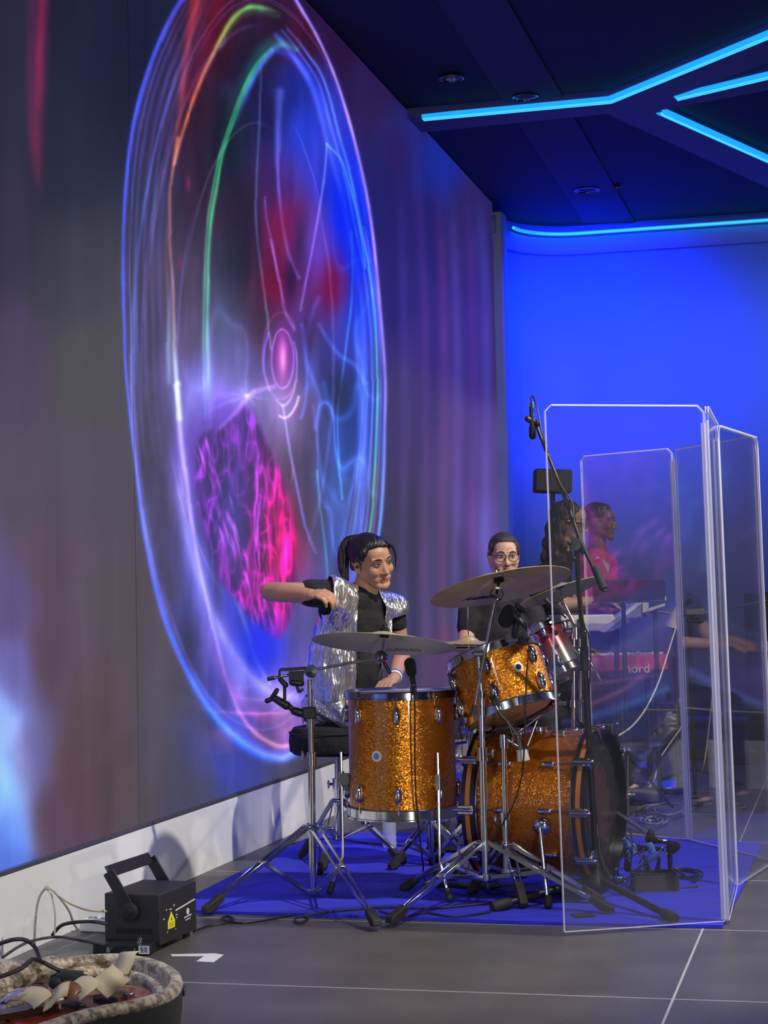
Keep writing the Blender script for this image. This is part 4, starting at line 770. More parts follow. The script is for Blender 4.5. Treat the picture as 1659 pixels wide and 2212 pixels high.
# ------------------------------------------------------------------ S3 : rack tom stand
pb = P(1096, 1890, 7.12)-UP*0.0; d3 = 6.70
pb = P(1094, 1885, d3+0.0); p1 = P(1091, 1770, d3); p2 = P(1088, 1600, d3)
t = thing('tom_stand', 'short chrome stand with jointed arms holding the rack tom', 'tom stand', (pb.x, pb.y, 0.012))
MB().tube([pb, p1], 0.0125, 18).build('lower_tube', M['chrome'], t); MB().tube([p1, p2], 0.0098, 18).build('upper_tube', M['chrome'], t); clampring(t, p1, UP, 0.018, 0.05, -RT)
clampring(t, P(1088, 1601, d3), UP, 0.016, 0.05, RT)
hub = P(1092, 1825, d3); clampring(t, hub, UP, 0.021, 0.03, None, 'leg_collar'); clampring(t, P(1094, 1880, d3), UP, 0.020, 0.016, None, 'leg_collar')
for q in (RT*0.34-FW*0.03, -RT*0.12+FW*0.22, RT*0.05-FW*0.12):
    f = Vector((pb.x, pb.y, 0.03))+q; d = f-hub; d.z = 0; d.normalize(); double_leg(t, hub+d*0.024, f, P(1094, 1880, d3)+d*0.02)
A_ = P(1112, 1578, 6.72); MB().tube([P(1088, 1592, d3), P(1100, 1600, 6.7), P(1120, 1612, 6.70)], 0.006, 10).build('arm', M['chrome'], t)
MB().bar(P(1092, 1556, 6.71), P(1120, 1588, 6.70), 0.010, 0.020, FW).bar(P(1120, 1588, 6.70), P(1125, 1622, 6.70), 0.012, 0.020, FW).build('arm', M['chrome'], t, bevel=0.002)
MB().bar(P(1118, 1582, 6.70), P(1168, 1545, 6.72), 0.006, 0.018, FW).bar(P(1160, 1556, 6.71), P(1139, 1612, 6.70), 0.006, 0.018, FW).build('suspension_strut', M['chrome'], t, bevel=0.002)
MB().tube([P(1115, 1622, 6.69), P(1142, 1622, 6.69)], 0.010, 12).build('hinge', M['chrome'], t)
MB().lathe([(0.010, -0.03), (0.020, -0.028), (0.024, 0.008), (0.023, 0.012), (0.001, 0.012)], P(1130, 1636, 6.69), -UP+RT*0.12, 20).build('pipe_end', M['cream'], t)
MB().tube([P(1030, 1596, 6.86), P(1100, 1575, 6.84), P(1180, 1530, 6.84), P(1210, 1500, 6.9)], [0.006]*4, 8).build('suspension_rim', M['black'], t)
MB().box(P(1200, 1500, 6.84), RT*0.008, FW*0.01, UP*0.035).box(P(1208, 1520, 6.84), RT*0.028, FW*0.008, UP*0.008).build('suspension_bracket', M['black'], t, bevel=0.002)
# ------------------------------------------------------------------ percussion pole behind (holds the small tom and ride)
t = thing('percussion_stand', 'tall chrome stand with clamps behind the rack tom', 'stand', tuple(Vector((P(1236, 1560, 7.9).x, P(1236, 1560, 7.9).y, 0.0))))
b0 = P(1232, 1560, 7.9); MB().tube([Vector((b0.x, b0.y, 0.03)), P(1240, 1370, 7.9)], 0.010, 14).build('pole', M['chrome'], t)
MB().tube([P(1252, 1345, 7.9), P(1256, 1560, 7.9)], 0.009, 12).build('pole', M['brass'] if 'brass' in M else M['chrome'], t)
clampring(t, P(1244, 1368, 7.88), UP, 0.02, 0.05, RT); clampring(t, P(1240, 1520, 7.88), UP, 0.018, 0.03, RT)
MB().tube([P(1218, 1306, 7.88), P(1244, 1358, 7.9)], 0.008, 10).build('arm', M['chrome'], t); MB().tube([P(1244, 1368, 7.88), P(1212, 1400, 7.95)], 0.008, 10).build('arm', M['chrome'], t)
MB().tube([c3, P(1216, 1308, 7.95)], 0.006, 10).build('arm', M['chrome'], t); MB().cap(P(1260, 1400, 7.85), P(1298, 1470, 7.8), 0.0065).build('drum_key_arm', M['chrome'], t)
for a in (0.3, 2.4, 4.5):
    f = Vector((b0.x+0.30*math.cos(a), b0.y+0.30*math.sin(a), 0.02)); MB().tube([Vector((b0.x, b0.y, 0.25)), f], 0.008, 8).build('leg', M['chrome'], t)
# ------------------------------------------------------------------ drum throne
tc_ = P(727, 1560, 7.95); tz = 0.60; tb = Vector((tc_.x, tc_.y, 0.012))
t = thing('drum_throne', 'round black padded drum stool under the woman', 'stool', tuple(tb))
c = Vector((tc_.x, tc_.y, 0))
MB().lathe([(0.001, tz), (0.15, tz), (0.19, tz-0.008), (0.207, tz-0.03), (0.212, tz-0.07), (0.208, tz-0.11), (0.19, tz-0.125), (0.001, tz-0.13)], c, UP, 48).build('seat', M['cloth'], t)
MB().lathe([(0.2105, tz-0.028), (0.213, tz-0.030), (0.2105, tz-0.033)], c, UP, 48).build('piping', M['rubber'], t)
MB().tube([c+UP*0.10, c+UP*0.34], 0.017, 18).build('lower_tube', M['chrome'], t); MB().tube([c+UP*0.34, c+UP*(tz-0.12)], 0.0125, 18).build('upper_tube', M['chrome'], t)
clampring(t, c+UP*0.34, UP, 0.023, 0.05, -RT); clampring(t, c+UP*0.26, UP, 0.024, 0.03, None, 'leg_collar')
for u, v in ((651, 1842), (868, 1852), (680, 1878)):
    f = FL(u, v, 0.04); d = f-c; d.z = 0; f = c+d.normalized()*min(d.length, 0.33)+UP*0.04; double_leg(t, c+d.normalized()*0.024+UP*0.27, f, c+d.normalized()*0.02+UP*0.11)
# ------------------------------------------------------------------ bass pedal + hi-hat pedal
def pedal(label, c, d, post):
    c = Vector(c); d = Vector(d).normalized(); s = d.cross(UP).normalized(); t = thing('bass_drum_pedal' if post else 'hi_hat_stand', label, 'pedal' if post else 'hi-hat stand', (c.x, c.y, 0.012))
    MB().box(c+UP*0.018, d*0.15, s*0.045, UP*0.004).build('base_plate', M['black'], t, bevel=0.002)
    a, b = c-d*0.14+UP*0.026, c+d*0.12+UP*0.075; MB().bar(a, b, 0.075, 0.006).build('footboard', M['chrome'], t, bevel=0.002)
    if post:
        for q in (-1, 1): MB().tube([c+d*0.13+s*q*0.05+UP*0.015, c+d*0.13+s*q*0.04+UP*0.18], 0.008, 10).build('upright', M['chrome'], t)
        MB().tube([c+d*0.13-s*0.05+UP*0.18, c+d*0.13+s*0.05+UP*0.18], 0.007, 10).build('axle', M['chrome'], t)
        MB().tube([c+d*0.13+UP*0.18, c+d*0.06+UP*0.34], 0.004, 8).build('beater_rod', M['chrome'], t); MB().cap(c+d*0.055+UP*0.35, c+d*0.035+UP*0.355, 0.024).build('beater', M['foam'], t)
    return t
be = bc-bax*(hl+0.13); pedal('chrome bass drum pedal at the rear hoop of the bass drum', Vector((be.x, be.y, 0)), bax, True)
hp = Vector((hh.x, hh.y, 0)); t = pedal('chrome hi-hat stand with foot pedal behind the floor tom', hp+FW*0.0, (-RT*-0.1-FW*-1.0), False)
MB().tube([hp+UP*0.02, hp+UP*0.6], 0.012, 14).build('lower_tube', M['chrome'], t); MB().tube([hp+UP*0.6, Vector((hh.x, hh.y, hh.z-0.035))], 0.009, 14).build('upper_tube', M['chrome'], t); MB().tube([Vector((hh.x, hh.y, hh.z-0.04)), hh+UP*0.16], 0.003, 8).build('pull_rod', M['chrome'], t)
clampring(t, hp+UP*0.6, UP, 0.018, 0.05, RT)
for a in (0.4, 2.5, 4.6):
    d = Vector((math.cos(a), math.sin(a), 0)); double_leg(t, hp+d*0.02+UP*0.22, hp+d*0.26+UP*0.04, hp+d*0.02+UP*0.05)
# small silver box hung behind the floor tom
t = thing('snare_drum', 'silver snare drum between the woman and the hi-hat', 'drum', tuple(P(925, 1520, 7.7))); sn = P(925, 1512, 7.7); sz = 0.63
sn = Vector((sn.x, sn.y, sz))
MB().lathe([(0.17, -0.06), (0.17, 0.06), (0.164, 0.06), (0.164, -0.06)], sn, UP, 56, closed=True).build('shell', M['chrome'], t, angle=30); MB().lathe([(0.172, 0.064), (0.001, 0.068)], sn, UP, 40).build('batter_head', M['headw'], t)
drum_hoop(t, sn+UP*0.062, UP, 0.174, M['chrome'], 0.028); drum_hoop(t, sn-UP*0.062, UP, 0.174, M['chrome'], 0.028)
for k in range(8):
    n = radial(UP, TOCAM, k*PI/4+0.2); lug(t, sn+n*0.173, n, UP, 0.06, 0.02)
t = thing('snare_stand', 'low chrome stand under the silver snare drum', 'stand', (sn.x, sn.y, 0.012)); MB().tube([Vector((sn.x, sn.y, 0.05)), Vector((sn.x, sn.y, sz-0.08))], 0.011, 14).build('tube', M['chrome'], t)
for k in range(3):
    d = radial(UP, TOCAM, k*2*PI/3+1.0); MB().tube([Vector((sn.x, sn.y, sz-0.12)), Vector((sn.x, sn.y, sz-0.09))+d*0.186, Vector((sn.x, sn.y, sz-0.05))+d*0.192], 0.006, 8).build('basket_arm', M['chrome'], t)
    double_leg(t, Vector((sn.x, sn.y, 0.20))+d*0.02, Vector((sn.x, sn.y, 0.04))+d*0.19, Vector((sn.x, sn.y, 0.06))+d*0.02)
# ================================================================== ACRYLIC SHIELD
SH = [Vector(p+(0,)) for p in [(-0.972, 6.10), (-0.436, 6.386), (-0.452, 7.15), (-0.33, 7.83), (-0.739, 8.45)]]
SH.append(Vector((-1.222, 8.735, 0)))
hs = [1.80, 1.80, 1.80, 1.81, 1.82]
t = thing('drum_shield', 'clear folding acrylic drum shield of five tall panels round the right side of the kit', 'drum shield', tuple(SH[1]+UP*0.003))
lean = RT*(-0.012)   # whole screen leans slightly to the left at the top
def shp(a, z): return a+UP*z+lean*z
for k in range(5):
    a, b = SH[k], SH[k+1]; d = (b-a).normalized(); n = d.cross(UP); H = hs[k]; th = 0.005; c = 0.022; g = 0.012
    z0 = 0.014
    A = a+d*g; B = b-d*g
    out = [shp(A, z0), shp(B, z0), shp(B, H-c), shp(B-d*c, H), shp(A+d*c, H), shp(A, H-c)]
    mb = MB(); mb.prism([p-n*th for p in out], n*2*th); pn = mb.build('panel', M['acrylic'], t, smooth=False)
    e = MB(); m_ = len(out)
    for i in range(m_):
        p, q = out[i], out[(i+1) % m_]; thick = 0.0045 if i == 3 else 0.0022
        for s in (-1, 1):
            e.bar(p+n*s*th, q+n*s*th, 0.0022 if i != 3 else 0.0055, thick if i == 3 else 0.0016, n if abs((q-p).normalized().z) > 0.5 else UP)
    e.build('polished_edge', M['edge'], pn, smooth=False)
for k in range(1, 5):
    a = SH[k]; mb = MB()
    for q in (SH[k-1], SH[k+1]):
        d = (q-a).normalized(); n = d.cross(UP); mb.bar(shp(a+d*0.012, 0.02), shp(a+d*0.012, hs[k]-0.06), 0.003, 0.024, d.cross(UP).cross(UP))
    mb.tube([shp(a, 0.015), shp(a, hs[k]-0.05)], 0.004, 8); mb.build('hinge', M['hinge'], t, smooth=False)
# ================================================================== TALL BOOM MIC STAND
mb0 = Vector((-0.945, 6.80, 0)); top = P(1243, 1172, 6.62)
t = thing('microphone_boom_stand', 'tall black boom microphone stand with angled arm behind the front shield panel', 'microphone stand', (mb0.x, mb0.y, 0.012))
base = mb0+UP*0.16
MB().lathe([(0.020, 0.20), (0.026, 0.17), (0.045, 0.12), (0.056, 0.085), (0.052, 0.06), (0.02, 0.055)], mb0, UP, 28).build('base_hub', M['black'], t)
p_mid = P(1262, 1420, 6.70); MB().tube([base, p_mid], 0.0125, 16).build('lower_tube', M['black'], t); MB().tube([p_mid, top], 0.0095, 16).build('upper_tube', M['black'], t)
MB().tube([p_mid-UP*0.05, p_mid+UP*0.04], 0.0165, 16).build('height_clutch', M['rubber'], t)
for u, v in ((1452, 1982), (1073, 1958), (None, None)):
    f = FL(u, v, 0.028) if u else mb0+(mb0*2-FL(1452, 1982)-FL(1073, 1958)).normalized()*0.37+UP*0.028
    d = f-mb0; d.z = 0; d.normalize(); L = MB().tube([mb0+d*0.03+UP*0.085, f], 0.0125, 14).build('leg', M['black'], t)
    tn = (f-mb0-d*0.03-UP*0.085).normalized(); MB().tube([f-tn*0.06, f-tn*0.05, f, f+tn*0.02], [0.016, 0.020, 0.021, 0.018], 16).build('rubber_foot', M['rubber'], L)
b1, b2 = P(1307, 1278, 6.52), P(1157, 915, 6.78)
MB().tube([b1, P(1255, 1172, 6.58), P(1224, 1085, 6.64), b2], [0.008, 0.008, 0.0075, 0.0065], 14).build('boom_arm', M['black'], t)
MB().tube([b1+(b1-b2).normalized()*-0.012, b1-(b1-b2).normalized()*0.10], [0.016, 0.016], 18).build('counterweight', M['rubber'], t)
MB().tube([P(1249, 1165, 6.59), P(1262, 1195, 6.575)], 0.013, 14).build('boom_clutch', M['black'], t); MB().lathe([(0.020, -0.012), (0.022, 0.012), (0.001, 0.014)], P(1242, 1176, 6.57), -FW, 20).build('tilt_knob', M['black'], t)
MB().tube([P(1237, 1178, 6.57), P(1230, 1176, 6.55), P(1236, 1200, 6.55)], 0.004, 8).cap(P(1229, 1172, 6.55), P(1230, 1174, 6.55), 0.008).cap(P(1240, 1207, 6.55), P(1240, 1208, 6.55), 0.008).build('tension_lever', M['black'], t)
def micro(name, label, tip, tail, r, hr, hl, cat='microphone', group=None, ring=True):
    tip, tail = Vector(tip), Vector(tail); d = (tail-tip).normalized(); t = thing(name, label, cat, tuple(tip), group)
    MB().cap(tip+d*hr*0.8, tip+d*(hl-hr*0.6), hr, hr*0.86, 18).build('foam_head', M['foam'], t)
    MB().tube([tip+d*hl, tail], [r, r*0.85], 14).build('body', M['black'], t)
    if ring: MB().tube([tail-d*0.012, tail+d*0.006], r*0.9, 14).build('connector', M['chrome'], t)
    return t, d
mt, d = micro('microphone', 'slim black overhead microphone hanging from the top of the tall boom arm', P(1151, 948, 6.76), P(1147, 872, 6.76), 0.009, 0.014, 0.05)
MB().cap(P(1140, 905, 6.76), P(1160, 915, 6.77), 0.012).build('clip', M['black'], mt)
wire_pts = [P(1146, 866, 6.76), P(1150, 855, 6.77), P(1160, 880, 6.77), P(1172, 940, 6.72), P(1186, 985, 6.72), P(1213, 1050, 6.66), P(1236, 1085, 6.62), P(1240, 1130, 6.58), P(1250, 1180, 6.62), P(1254, 1300, 6.65), P(1262, 1350, 6.66), P(1275, 1400, 6.68), P(1272, 1600, 6.72), P(1292, 1780, 6.76), P(1300, 1870, 6.72), Vector(mb0)+Vector((0.10, 0.12, 0.016)), Vector(mb0)+Vector((0.35, 0.3, 0.016))]
def cable(label, pts, r=0.0032, m='wire', k=8, name='cable', group=None, cat='cable'):
    return single(MB().tube(smoothpts(pts, k), r, 7), name, M[m], label, cat, group)
cable('black cable running down the tall boom microphone stand', wire_pts)
# ------------------------------------------------------------------ drum microphones
mt, d = micro('drum_microphone', 'stubby black foam microphone clipped on the floor tom rim', P(884, 1424, 6.80), P(894, 1484, 6.83), 0.011, 0.023, 0.065)
MB().box(P(893, 1492, 6.83), RT*0.012, FW*0.02, UP*0.016).build('rim_clip', M['black'], mt, bevel=0.003)
cable('black cable hanging down the front of the floor tom from its rim microphone', [P(894, 1486, 6.80), P(896, 1520, 6.76), P(896, 1640, 6.76), P(900, 1740, 6.76), P(908, 1820, 6.8), P(914, 1868, 6.9), FL(918, 1900, 0.018), FL(960, 1925, 0.018), FL(1020, 1935, 0.018)])
mt, d = micro('drum_microphone', 'fat black foam microphone aimed over the rack tom rim', P(1088, 1352, 6.68), P(1103, 1312, 6.68), 0.013, 0.030, 0.075, ring=False)
MB().cap(P(1100, 1318, 6.68), P(1134, 1352, 6.66), 0.016, 0.009).cap(P(1118, 1325, 6.69), P(1112, 1372, 6.70), 0.013, 0.013).box(P(1105, 1378, 6.72), RT*0.022, FW*0.02, UP*0.014).build('clip_arm', M['black'], mt)
MB().cap(P(1118, 1310, 6.69), P(1132, 1320, 6.70), 0.010).build('clip_screw', M['black'], mt)
cable('black cable hanging over the rack tom badge from its microphone', [P(1133, 1352, 6.66), P(1141, 1372, 6.64), P(1142, 1400, 6.62), P(1137, 1470, 6.62), P(1134, 1560, 6.62), P(1131, 1640, 6.64), P(1124, 1690, 6.66), P(1108, 1740, 6.66), P(1080, 1790, 6.68), P(1060, 1840, 6.80), FL(1055, 1890, 0.018), FL(1080, 1915, 0.018)])
mt, d = micro('drum_microphone', 'slim black microphone pointing up under the rack tom', P(1060, 1502, 6.70), P(1074, 1530, 6.70), 0.010, 0.011, 0.02)
MB().tube(smoothpts([P(1074, 1530, 6.70), P(1082, 1545, 6.70), P(1096, 1560, 6.70), P(1108, 1590, 6.70)], 5), 0.006, 8).build('gooseneck', M['black'], mt)
mt, d = micro('drum_microphone', 'small black microphone between the ride cymbal and the small red tom', P(1196, 1308, 7.80), P(1222, 1330, 7.80), 0.012, 0.018, 0.04)
MB().cap(P(1180, 1296, 7.8), P(1200, 1316, 7.8), 0.012).cap(P(1200, 1302, 7.8), P(1215, 1290, 7.8), 0.008).build('clip', M['black'], mt)
# ================================================================== CABLES ON THE CARPET
cable('long black cable looping along the front edge of the carpet', [FL(418, 2012, 0.006), FL(450, 2000, 0.006), FL(485, 1994, 0.006), FL(505, 1986, 0.006), FL(490, 1979, 0.006), FL(480, 1986, 0.010), FL(520, 1994, 0.006), FL(580, 1986, 0.006), FL(640, 1975, 0.006), FL(664, 1982, 0.006), FL(650, 1994, 0.006), FL(636, 1986, 0.008), FL(660, 1978, 0.018), FL(740, 1966, 0.018), FL(830, 1960, 0.018), FL(930, 1962, 0.018), FL(1060, 1950, 0.018), FL(1160, 1938, 0.018), FL(1210, 1930, 0.018)], 0.0042)
cable('thin black cable lying across the carpet in front of the right boom stand', [FL(820, 1968, 0.017), FL(870, 1980, 0.017), FL(920, 1972, 0.017), FL(980, 1980, 0.017), FL(1060, 1970, 0.017)], 0.0035)
cable('black cable at the foot of the white plinth behind the left boom stand', [FL(565, 1868, 0.006), FL(600, 1838, 0.006), FL(650, 1818, 0.006), FL(720, 1812, 0.017), FL(800, 1822, 0.017), FL(880, 1828, 0.017), FL(930, 1850, 0.017)], 0.004)
single(MB().prism([FL(1232, 1976, 0.014), FL(1276, 1974, 0.014), FL(1288, 1980, 0.014), FL(1244, 1982, 0.014)], (0, 0, 0.004)), 'cable_tie', M['rubber'], 'short flat black strip on the front of the carpet behind the shield', 'strap', smooth=False)
# ================================================================== BOX OF MICROPHONES BY THE BASS DRUM
bo = FL(1420, 1926, 0.012); ax1 = RT; ax2 = FW
t = thing('equipment_box', 'small open black box on the carpet right of the bass drum', 'box', tuple(bo))
mb = MB(); w, dd, hh_ = 0.082, 0.07, 0.062; cb = bo+FW*dd
mb.box(cb+UP*0.003, RT*w, FW*dd, UP*0.003)
for s in (-1, 1): mb.box(cb+RT*s*w+UP*hh_/2, RT*0.003, FW*dd, UP*hh_/2); mb.box(cb+FW*s*dd+UP*hh_/2, RT*w, FW*0.003, UP*hh_/2)
mb.build('body', M['black'], t, smooth=False)
MB().box(cb+UP*(hh_-0.014), RT*(w-0.004), FW*(dd-0.004), UP*0.004).build('foam_insert', M['foam'], t)
for s in range(5): MB().lathe([(0.007, 0), (0.007, 0.014), (0.001, 0.014)], cb+RT*(-0.06+s*0.03)-FW*0.05+UP*(hh_-0.010), UP, 12).build('socket', M['chrome'], t)
for k, (u, v, u2, v2, r, lab) in enumerate([(1447, 1820, 1448, 1886, 0.014, 'black microphone standing upright at the right end of the open box'), (1463, 1824, 1440, 1846, 0.017, 'round black microphone leaning out over the right of the open box'), (1398, 1812, 1436, 1818, 0.015, 'black microphone lying across the top of the pile in the open box'), (1372, 1832, 1432, 1834, 0.013, 'black microphone lying below the topmost one in the open box'), (1330, 1862, 1362, 1820, 0.012, 'black clip leaning out of the pile toward the bass drum'), (1356, 1880, 1352, 1836, 0.013, 'black clip standing at the left end of the pile'), (1400, 1888, 1392, 1848, 0.013, 'black microphone standing in the middle of the open box'), (1420, 1886, 1424, 1850, 0.011, 'thin black microphone standing right of the middle of the open box')]):
    d_ = 6.98+0.02*k; a, b = P(u, v, d_), P(u2, v2, d_); tt = thing('microphone', lab, 'microphone', tuple(a), 'microphones piled by the bass drum'); D = (b-a).normalized()
    MB().cap(a+D*r*0.6, a+D*r*1.9, r*1.15, r).build('head', M['foam'], tt); MB().tube([a+D*r*2.2, b], [r*0.75, r*0.6], 12).build('body', M['black'], tt); MB().tube([b-D*0.008, b+D*0.004], r*0.68, 12).build('connector', M['chrome'], tt)
for k, (u, v, r, lab) in enumerate([(1354, 1819, 0.012, 'upper left light blue tape band on the pile of microphones'), (1367, 1834, 0.016, 'broad light blue tape band left of the middle of the pile'), (1406, 1831, 0.014, 'light blue tape band on the right of the pile of microphones')]):
    single(MB().tube([P(u-4, v-9, 6.93), P(u+4, v+10, 6.93)], r, 16), 'tape_band', M['blueplastic'], lab, 'tape')
rr_ = random.Random(3)
for k in range(6):
    u0, v0 = [(1335, 1905), (1350, 1900), (1340, 1915), (1365, 1890), (1380, 1865), (1345, 1850)][k]; u1, v1 = [(1440, 1826), (1425, 1850), (1400, 1850), (1360, 1790), (1345, 1800), (1390, 1830)][k]
    pts = [P(u0, v0, 6.80), P(u0*0.7+u1*0.3+rr_.uniform(-8, 20), v0*0.7+v1*0.3+rr_.uniform(-4, 18), 6.80), P(u0*0.3+u1*0.7+rr_.uniform(-4, 14), v0*0.3+v1*0.7, 6.83), P(u1, v1, 6.88)]
    cable(['grey lead crossing in front of the open box', 'grey lead arching over the middle of the open box', 'short grey lead on the left of the microphone pile', 'thin lead standing out of the pile toward the bass drum', 'thin lead curling over the light blue tape', 'thin lead in front of the black clips'][k], pts, 0.003, 'wire')
cp = FL(1478, 1890, 0.016)
cable('coil of black cable lying on the carpet right of the open box', [cp+RT*(0.065*math.cos(a)+0.01*math.sin(a*0.7))+FW*(0.10*math.sin(a))+UP*(0.0+a*0.0008) for a in np.linspace(0, 4.6*PI, 60)]+[FL(1500, 1905, 0.018), FL(1512, 1898, 0.018)], 0.004, k=1)
# ================================================================== WATER BOTTLE
wb = FL(842, 1830, 0.013); t = thing('water_bottle', 'clear plastic water bottle standing on the carpet under the floor tom', 'bottle', tuple(wb))
gl = bpy.data.materials.new('clear_plastic'); gl.use_nodes = True; bb_ = gl.node_tree.nodes['Principled BSDF']; bb_.inputs['Base Color'].default_value = (0.75, 0.82, 0.95, 1); bb_.inputs['Roughness'].default_value = 0.08; bb_.inputs['Alpha'].default_value = 0.38
MB().lathe([(0.001, 0), (0.028, 0), (0.032, 0.01)]+[(0.032-0.0022*(i % 2), 0.02+0.013*i) for i in range(10)]+[(0.030, 0.155), (0.014, 0.185), (0.013, 0.20)], wb, UP, 28).build('body', gl, t); MB().lathe([(0.015, 0.198), (0.015, 0.214), (0.001, 0.215)], wb, UP, 20).build('cap', M['white'], t)
# ================================================================== LASER PROJECTOR
N = Vector((-2.237, 5.648, 0)); e1 = Vector((-0.998, 0.06, 0)); e2 = Vector((0.06, 0.998, 0)); w1, w2 = 0.200, 0.300; zb, zt = 0.02, 0.186
t = thing('laser_projector', 'black box laser projector with tilted handle and yellow warning triangle on the floor', 'laser projector', (N.x, N.y, 0.0))
cc_ = N+e1*w1/2+e2*w2/2
MB().box(cc_+UP*(zb+zt)/2, e1*w1/2, e2*w2/2, UP*(zt-zb)/2).build('housing', mat('black_powder_coat', (0.022, 0.022, 0.025), 0.5, bump=(500, 0.15)), t, bevel=0.002)
for a in (0.12, 0.88):
    for b in (0.12, 0.88): MB().lathe([(0.012, 0), (0.014, zb), (0.001, zb)], N+e1*w1*a+e2*w2*b, UP, 16).build('foot', M['rubber'], t)
mb = MB(); near = N+e1*w1*0.5-e2*0.014; far = N+e1*w1*0.5+e2*(w2+0.014); pz = 0.135
L_ = e1*0.078+UP*0.125
for q in (near, far): mb.bar(q+UP*pz-L_*0.12, q+UP*pz+L_, 0.006, 0.042, L_.cross(e2))
mb.bar(near+UP*pz+L_-e2*0.003, far+UP*pz+L_+e2*0.003, 0.042, 0.006, e2.cross(L_)); mb.build('bracket', M['black'], t, bevel=0.002)
for q, s in ((near, -1), (far, 1)): MB().lathe([(0.030, 0), (0.030, 0.006), (0.024, 0.010), (0.010, 0.011), (0.010, 0.016), (0.001, 0.016)], q+UP*(pz-0.005), e2*s, 28).build('knob', M['rubber'], t)
mb = MB()
for i in range(14): mb.box(N+e1*(0.03+i*0.0095)-e2*0.0008+UP*0.065, e1*0.002, e2*0.0006, UP*0.010)
mb.build('vent_slots', M['foam'], t)
fx = -e1*1.0; fo = N+fx*0.0012
def onface(a, z): return fo+e2*a+UP*z
MB().prism([onface(0.062, 0.062), onface(0.118, 0.062), onface(0.118, 0.085), onface(0.090, 0.118), onface(0.062, 0.085)], fx*0.0008).build('warning_label', M['yellow'], t, smooth=False)
MB().prism([onface(0.070, 0.067), onface(0.110, 0.067), onface(0.110, 0.082), onface(0.070, 0.082)], fx*0.0012).build('label_print', mat('label_print', (0.55, 0.5, 0.02), 0.5), t, smooth=False)
MB().prism([onface(0.085, 0.088), onface(0.095, 0.088), onface(0.090, 0.100)], fx*0.0012).build('label_print', M['ink'], t, smooth=False)
mb = MB(); mb.prism([onface(0.125, 0.112), onface(0.285, 0.124), onface(0.285, 0.129), onface(0.125, 0.117)], fx*0.0006)
for a, z, w_, h_ in ((0.05, 0.126, 0.006, 0.005), (0.075, 0.124, 0.02, 0.003), (0.11, 0.130, 0.006, 0.008), (0.025, 0.100, 0.012, 0.003), (0.125, 0.098, 0.016, 0.003), (0.13, 0.088, 0.008, 0.004), (0.055, 0.052, 0.005, 0.004), (0.12, 0.052, 0.005, 0.003)): mb.prism([onface(a, z), onface(a+w_, z), onface(a+w_, z+h_), onface(a, z+h_)], fx*0.0006)
mb.build('face_print', M['white'], t, smooth=False)
MB().lathe([(0.011, 0), (0.011, 0.001), (0.001, 0.001)], onface(0.225, 0.095), fx, 20).prism([onface(0.195, 0.076), onface(0.255, 0.078), onface(0.255, 0.082), onface(0.195, 0.080)], fx*0.0006).prism([onface(0.205, 0.066), onface(0.245, 0.068), onface(0.245, 0.071), onface(0.205, 0.069)], fx*0.0006).build('emblem', M['white'], t, smooth=False)
# power strip, receiver, tape
ps = FL(200, 2012, 0.0); t = thing('power_strip', 'pale grey power strip lying behind the laser projector by the plinth', 'power strip', tuple(ps))
ps = Vector((-2.55, 5.98, 0)); t.location = ps; MB().box(ps+UP*0.022, Vector((0.10, -0.01, 0)), Vector((0.01, 0.04, 0)), UP*0.022).build('body', M['white'], t, bevel=0.006)
for k in range(4): MB().lathe([(0.017, 0), (0.017, 0.002), (0.013, 0.002), (0.013, -0.003), (0.001, -0.003)], ps+Vector((-0.07+0.046*k, 0.004, 0.045)), UP, 18).build('socket', M['dchrome'], t)
rc0 = FL(262, 2064, 0.0); t = thing('wireless_receiver', 'flat black receiver box with a barcode sticker in front of the laser projector', 'receiver', tuple(rc0))
ex = (RT*0.98-FW*0.18).normalized(); ey = UP.cross(ex)
MB().box(rc0+ey*0.05+UP*0.019, ex*0.098, ey*0.05, UP*0.017).build('body', M['black'], t, bevel=0.003)
MB().lathe([(0.009, 0), (0.010, 0.02), (0.007, 0.03), (0.001, 0.03)], rc0-ey*0.0+UP*0.022-ex*0.035, -ey, 14).build('plug', M['chrome'], t); MB().tube([rc0+ex*0.06+UP*0.036, rc0+ex*0.06+UP*0.05+ey*0.02], 0.008, 10).build('antenna_nut', M['chrome'], t)
MB().box(rc0+ex*0.078-ey*0.001+UP*0.019, ex*0.018, ey*0.0006, UP*0.013).build('sticker', M['white'], t, smooth=False)
mb = MB()
for i, w_ in enumerate((1, 2, 1, 1, 2, 1)): mb.box(rc0+ex*(0.066+i*0.0045)-ey*0.002+UP*0.020, ex*0.0007*w_, ey*0.0005, UP*0.009)
mb.build('barcode', M['ink'], t, smooth=False)
tp = [(368, 2062), (463, 2060), (483, 2063), (461, 2079), (424, 2077), (441, 2066), (372, 2066)]
single(MB().prism([FL(u, v, 0.0005) for u, v in tp], (0, 0, 0.0012)), 'tape_mark', M['white'], 'white bent tape mark stuck on the dark floor', 'tape', smooth=False)
def C(u, v, d=5.85): return P(u, v, d)
cable('cream cable arching beside the white plinth', [C(74, 2040), C(76, 1991), C(83, 1944), C(97, 1920), C(106, 1916), C(125, 1933), C(155, 1953), C(194, 1966, 5.95), C(240, 1969, 6.05)], 0.0042, 'wirew')
cable('cream cable falling from the arch to the power strip', [C(98, 1920, 5.83), C(111, 1921, 5.83), C(133, 1944, 5.86), C(150, 1969, 5.9), C(159, 1994, 5.95), C(170, 2010, 6.0)], 0.0042, 'wirew')
cable('grey cable hanging straight down from the arch', [C(101, 1921, 5.84), C(112, 1936, 5.84), C(119, 1977, 5.84), C(118, 2018, 5.84)], 0.003, 'wirew')
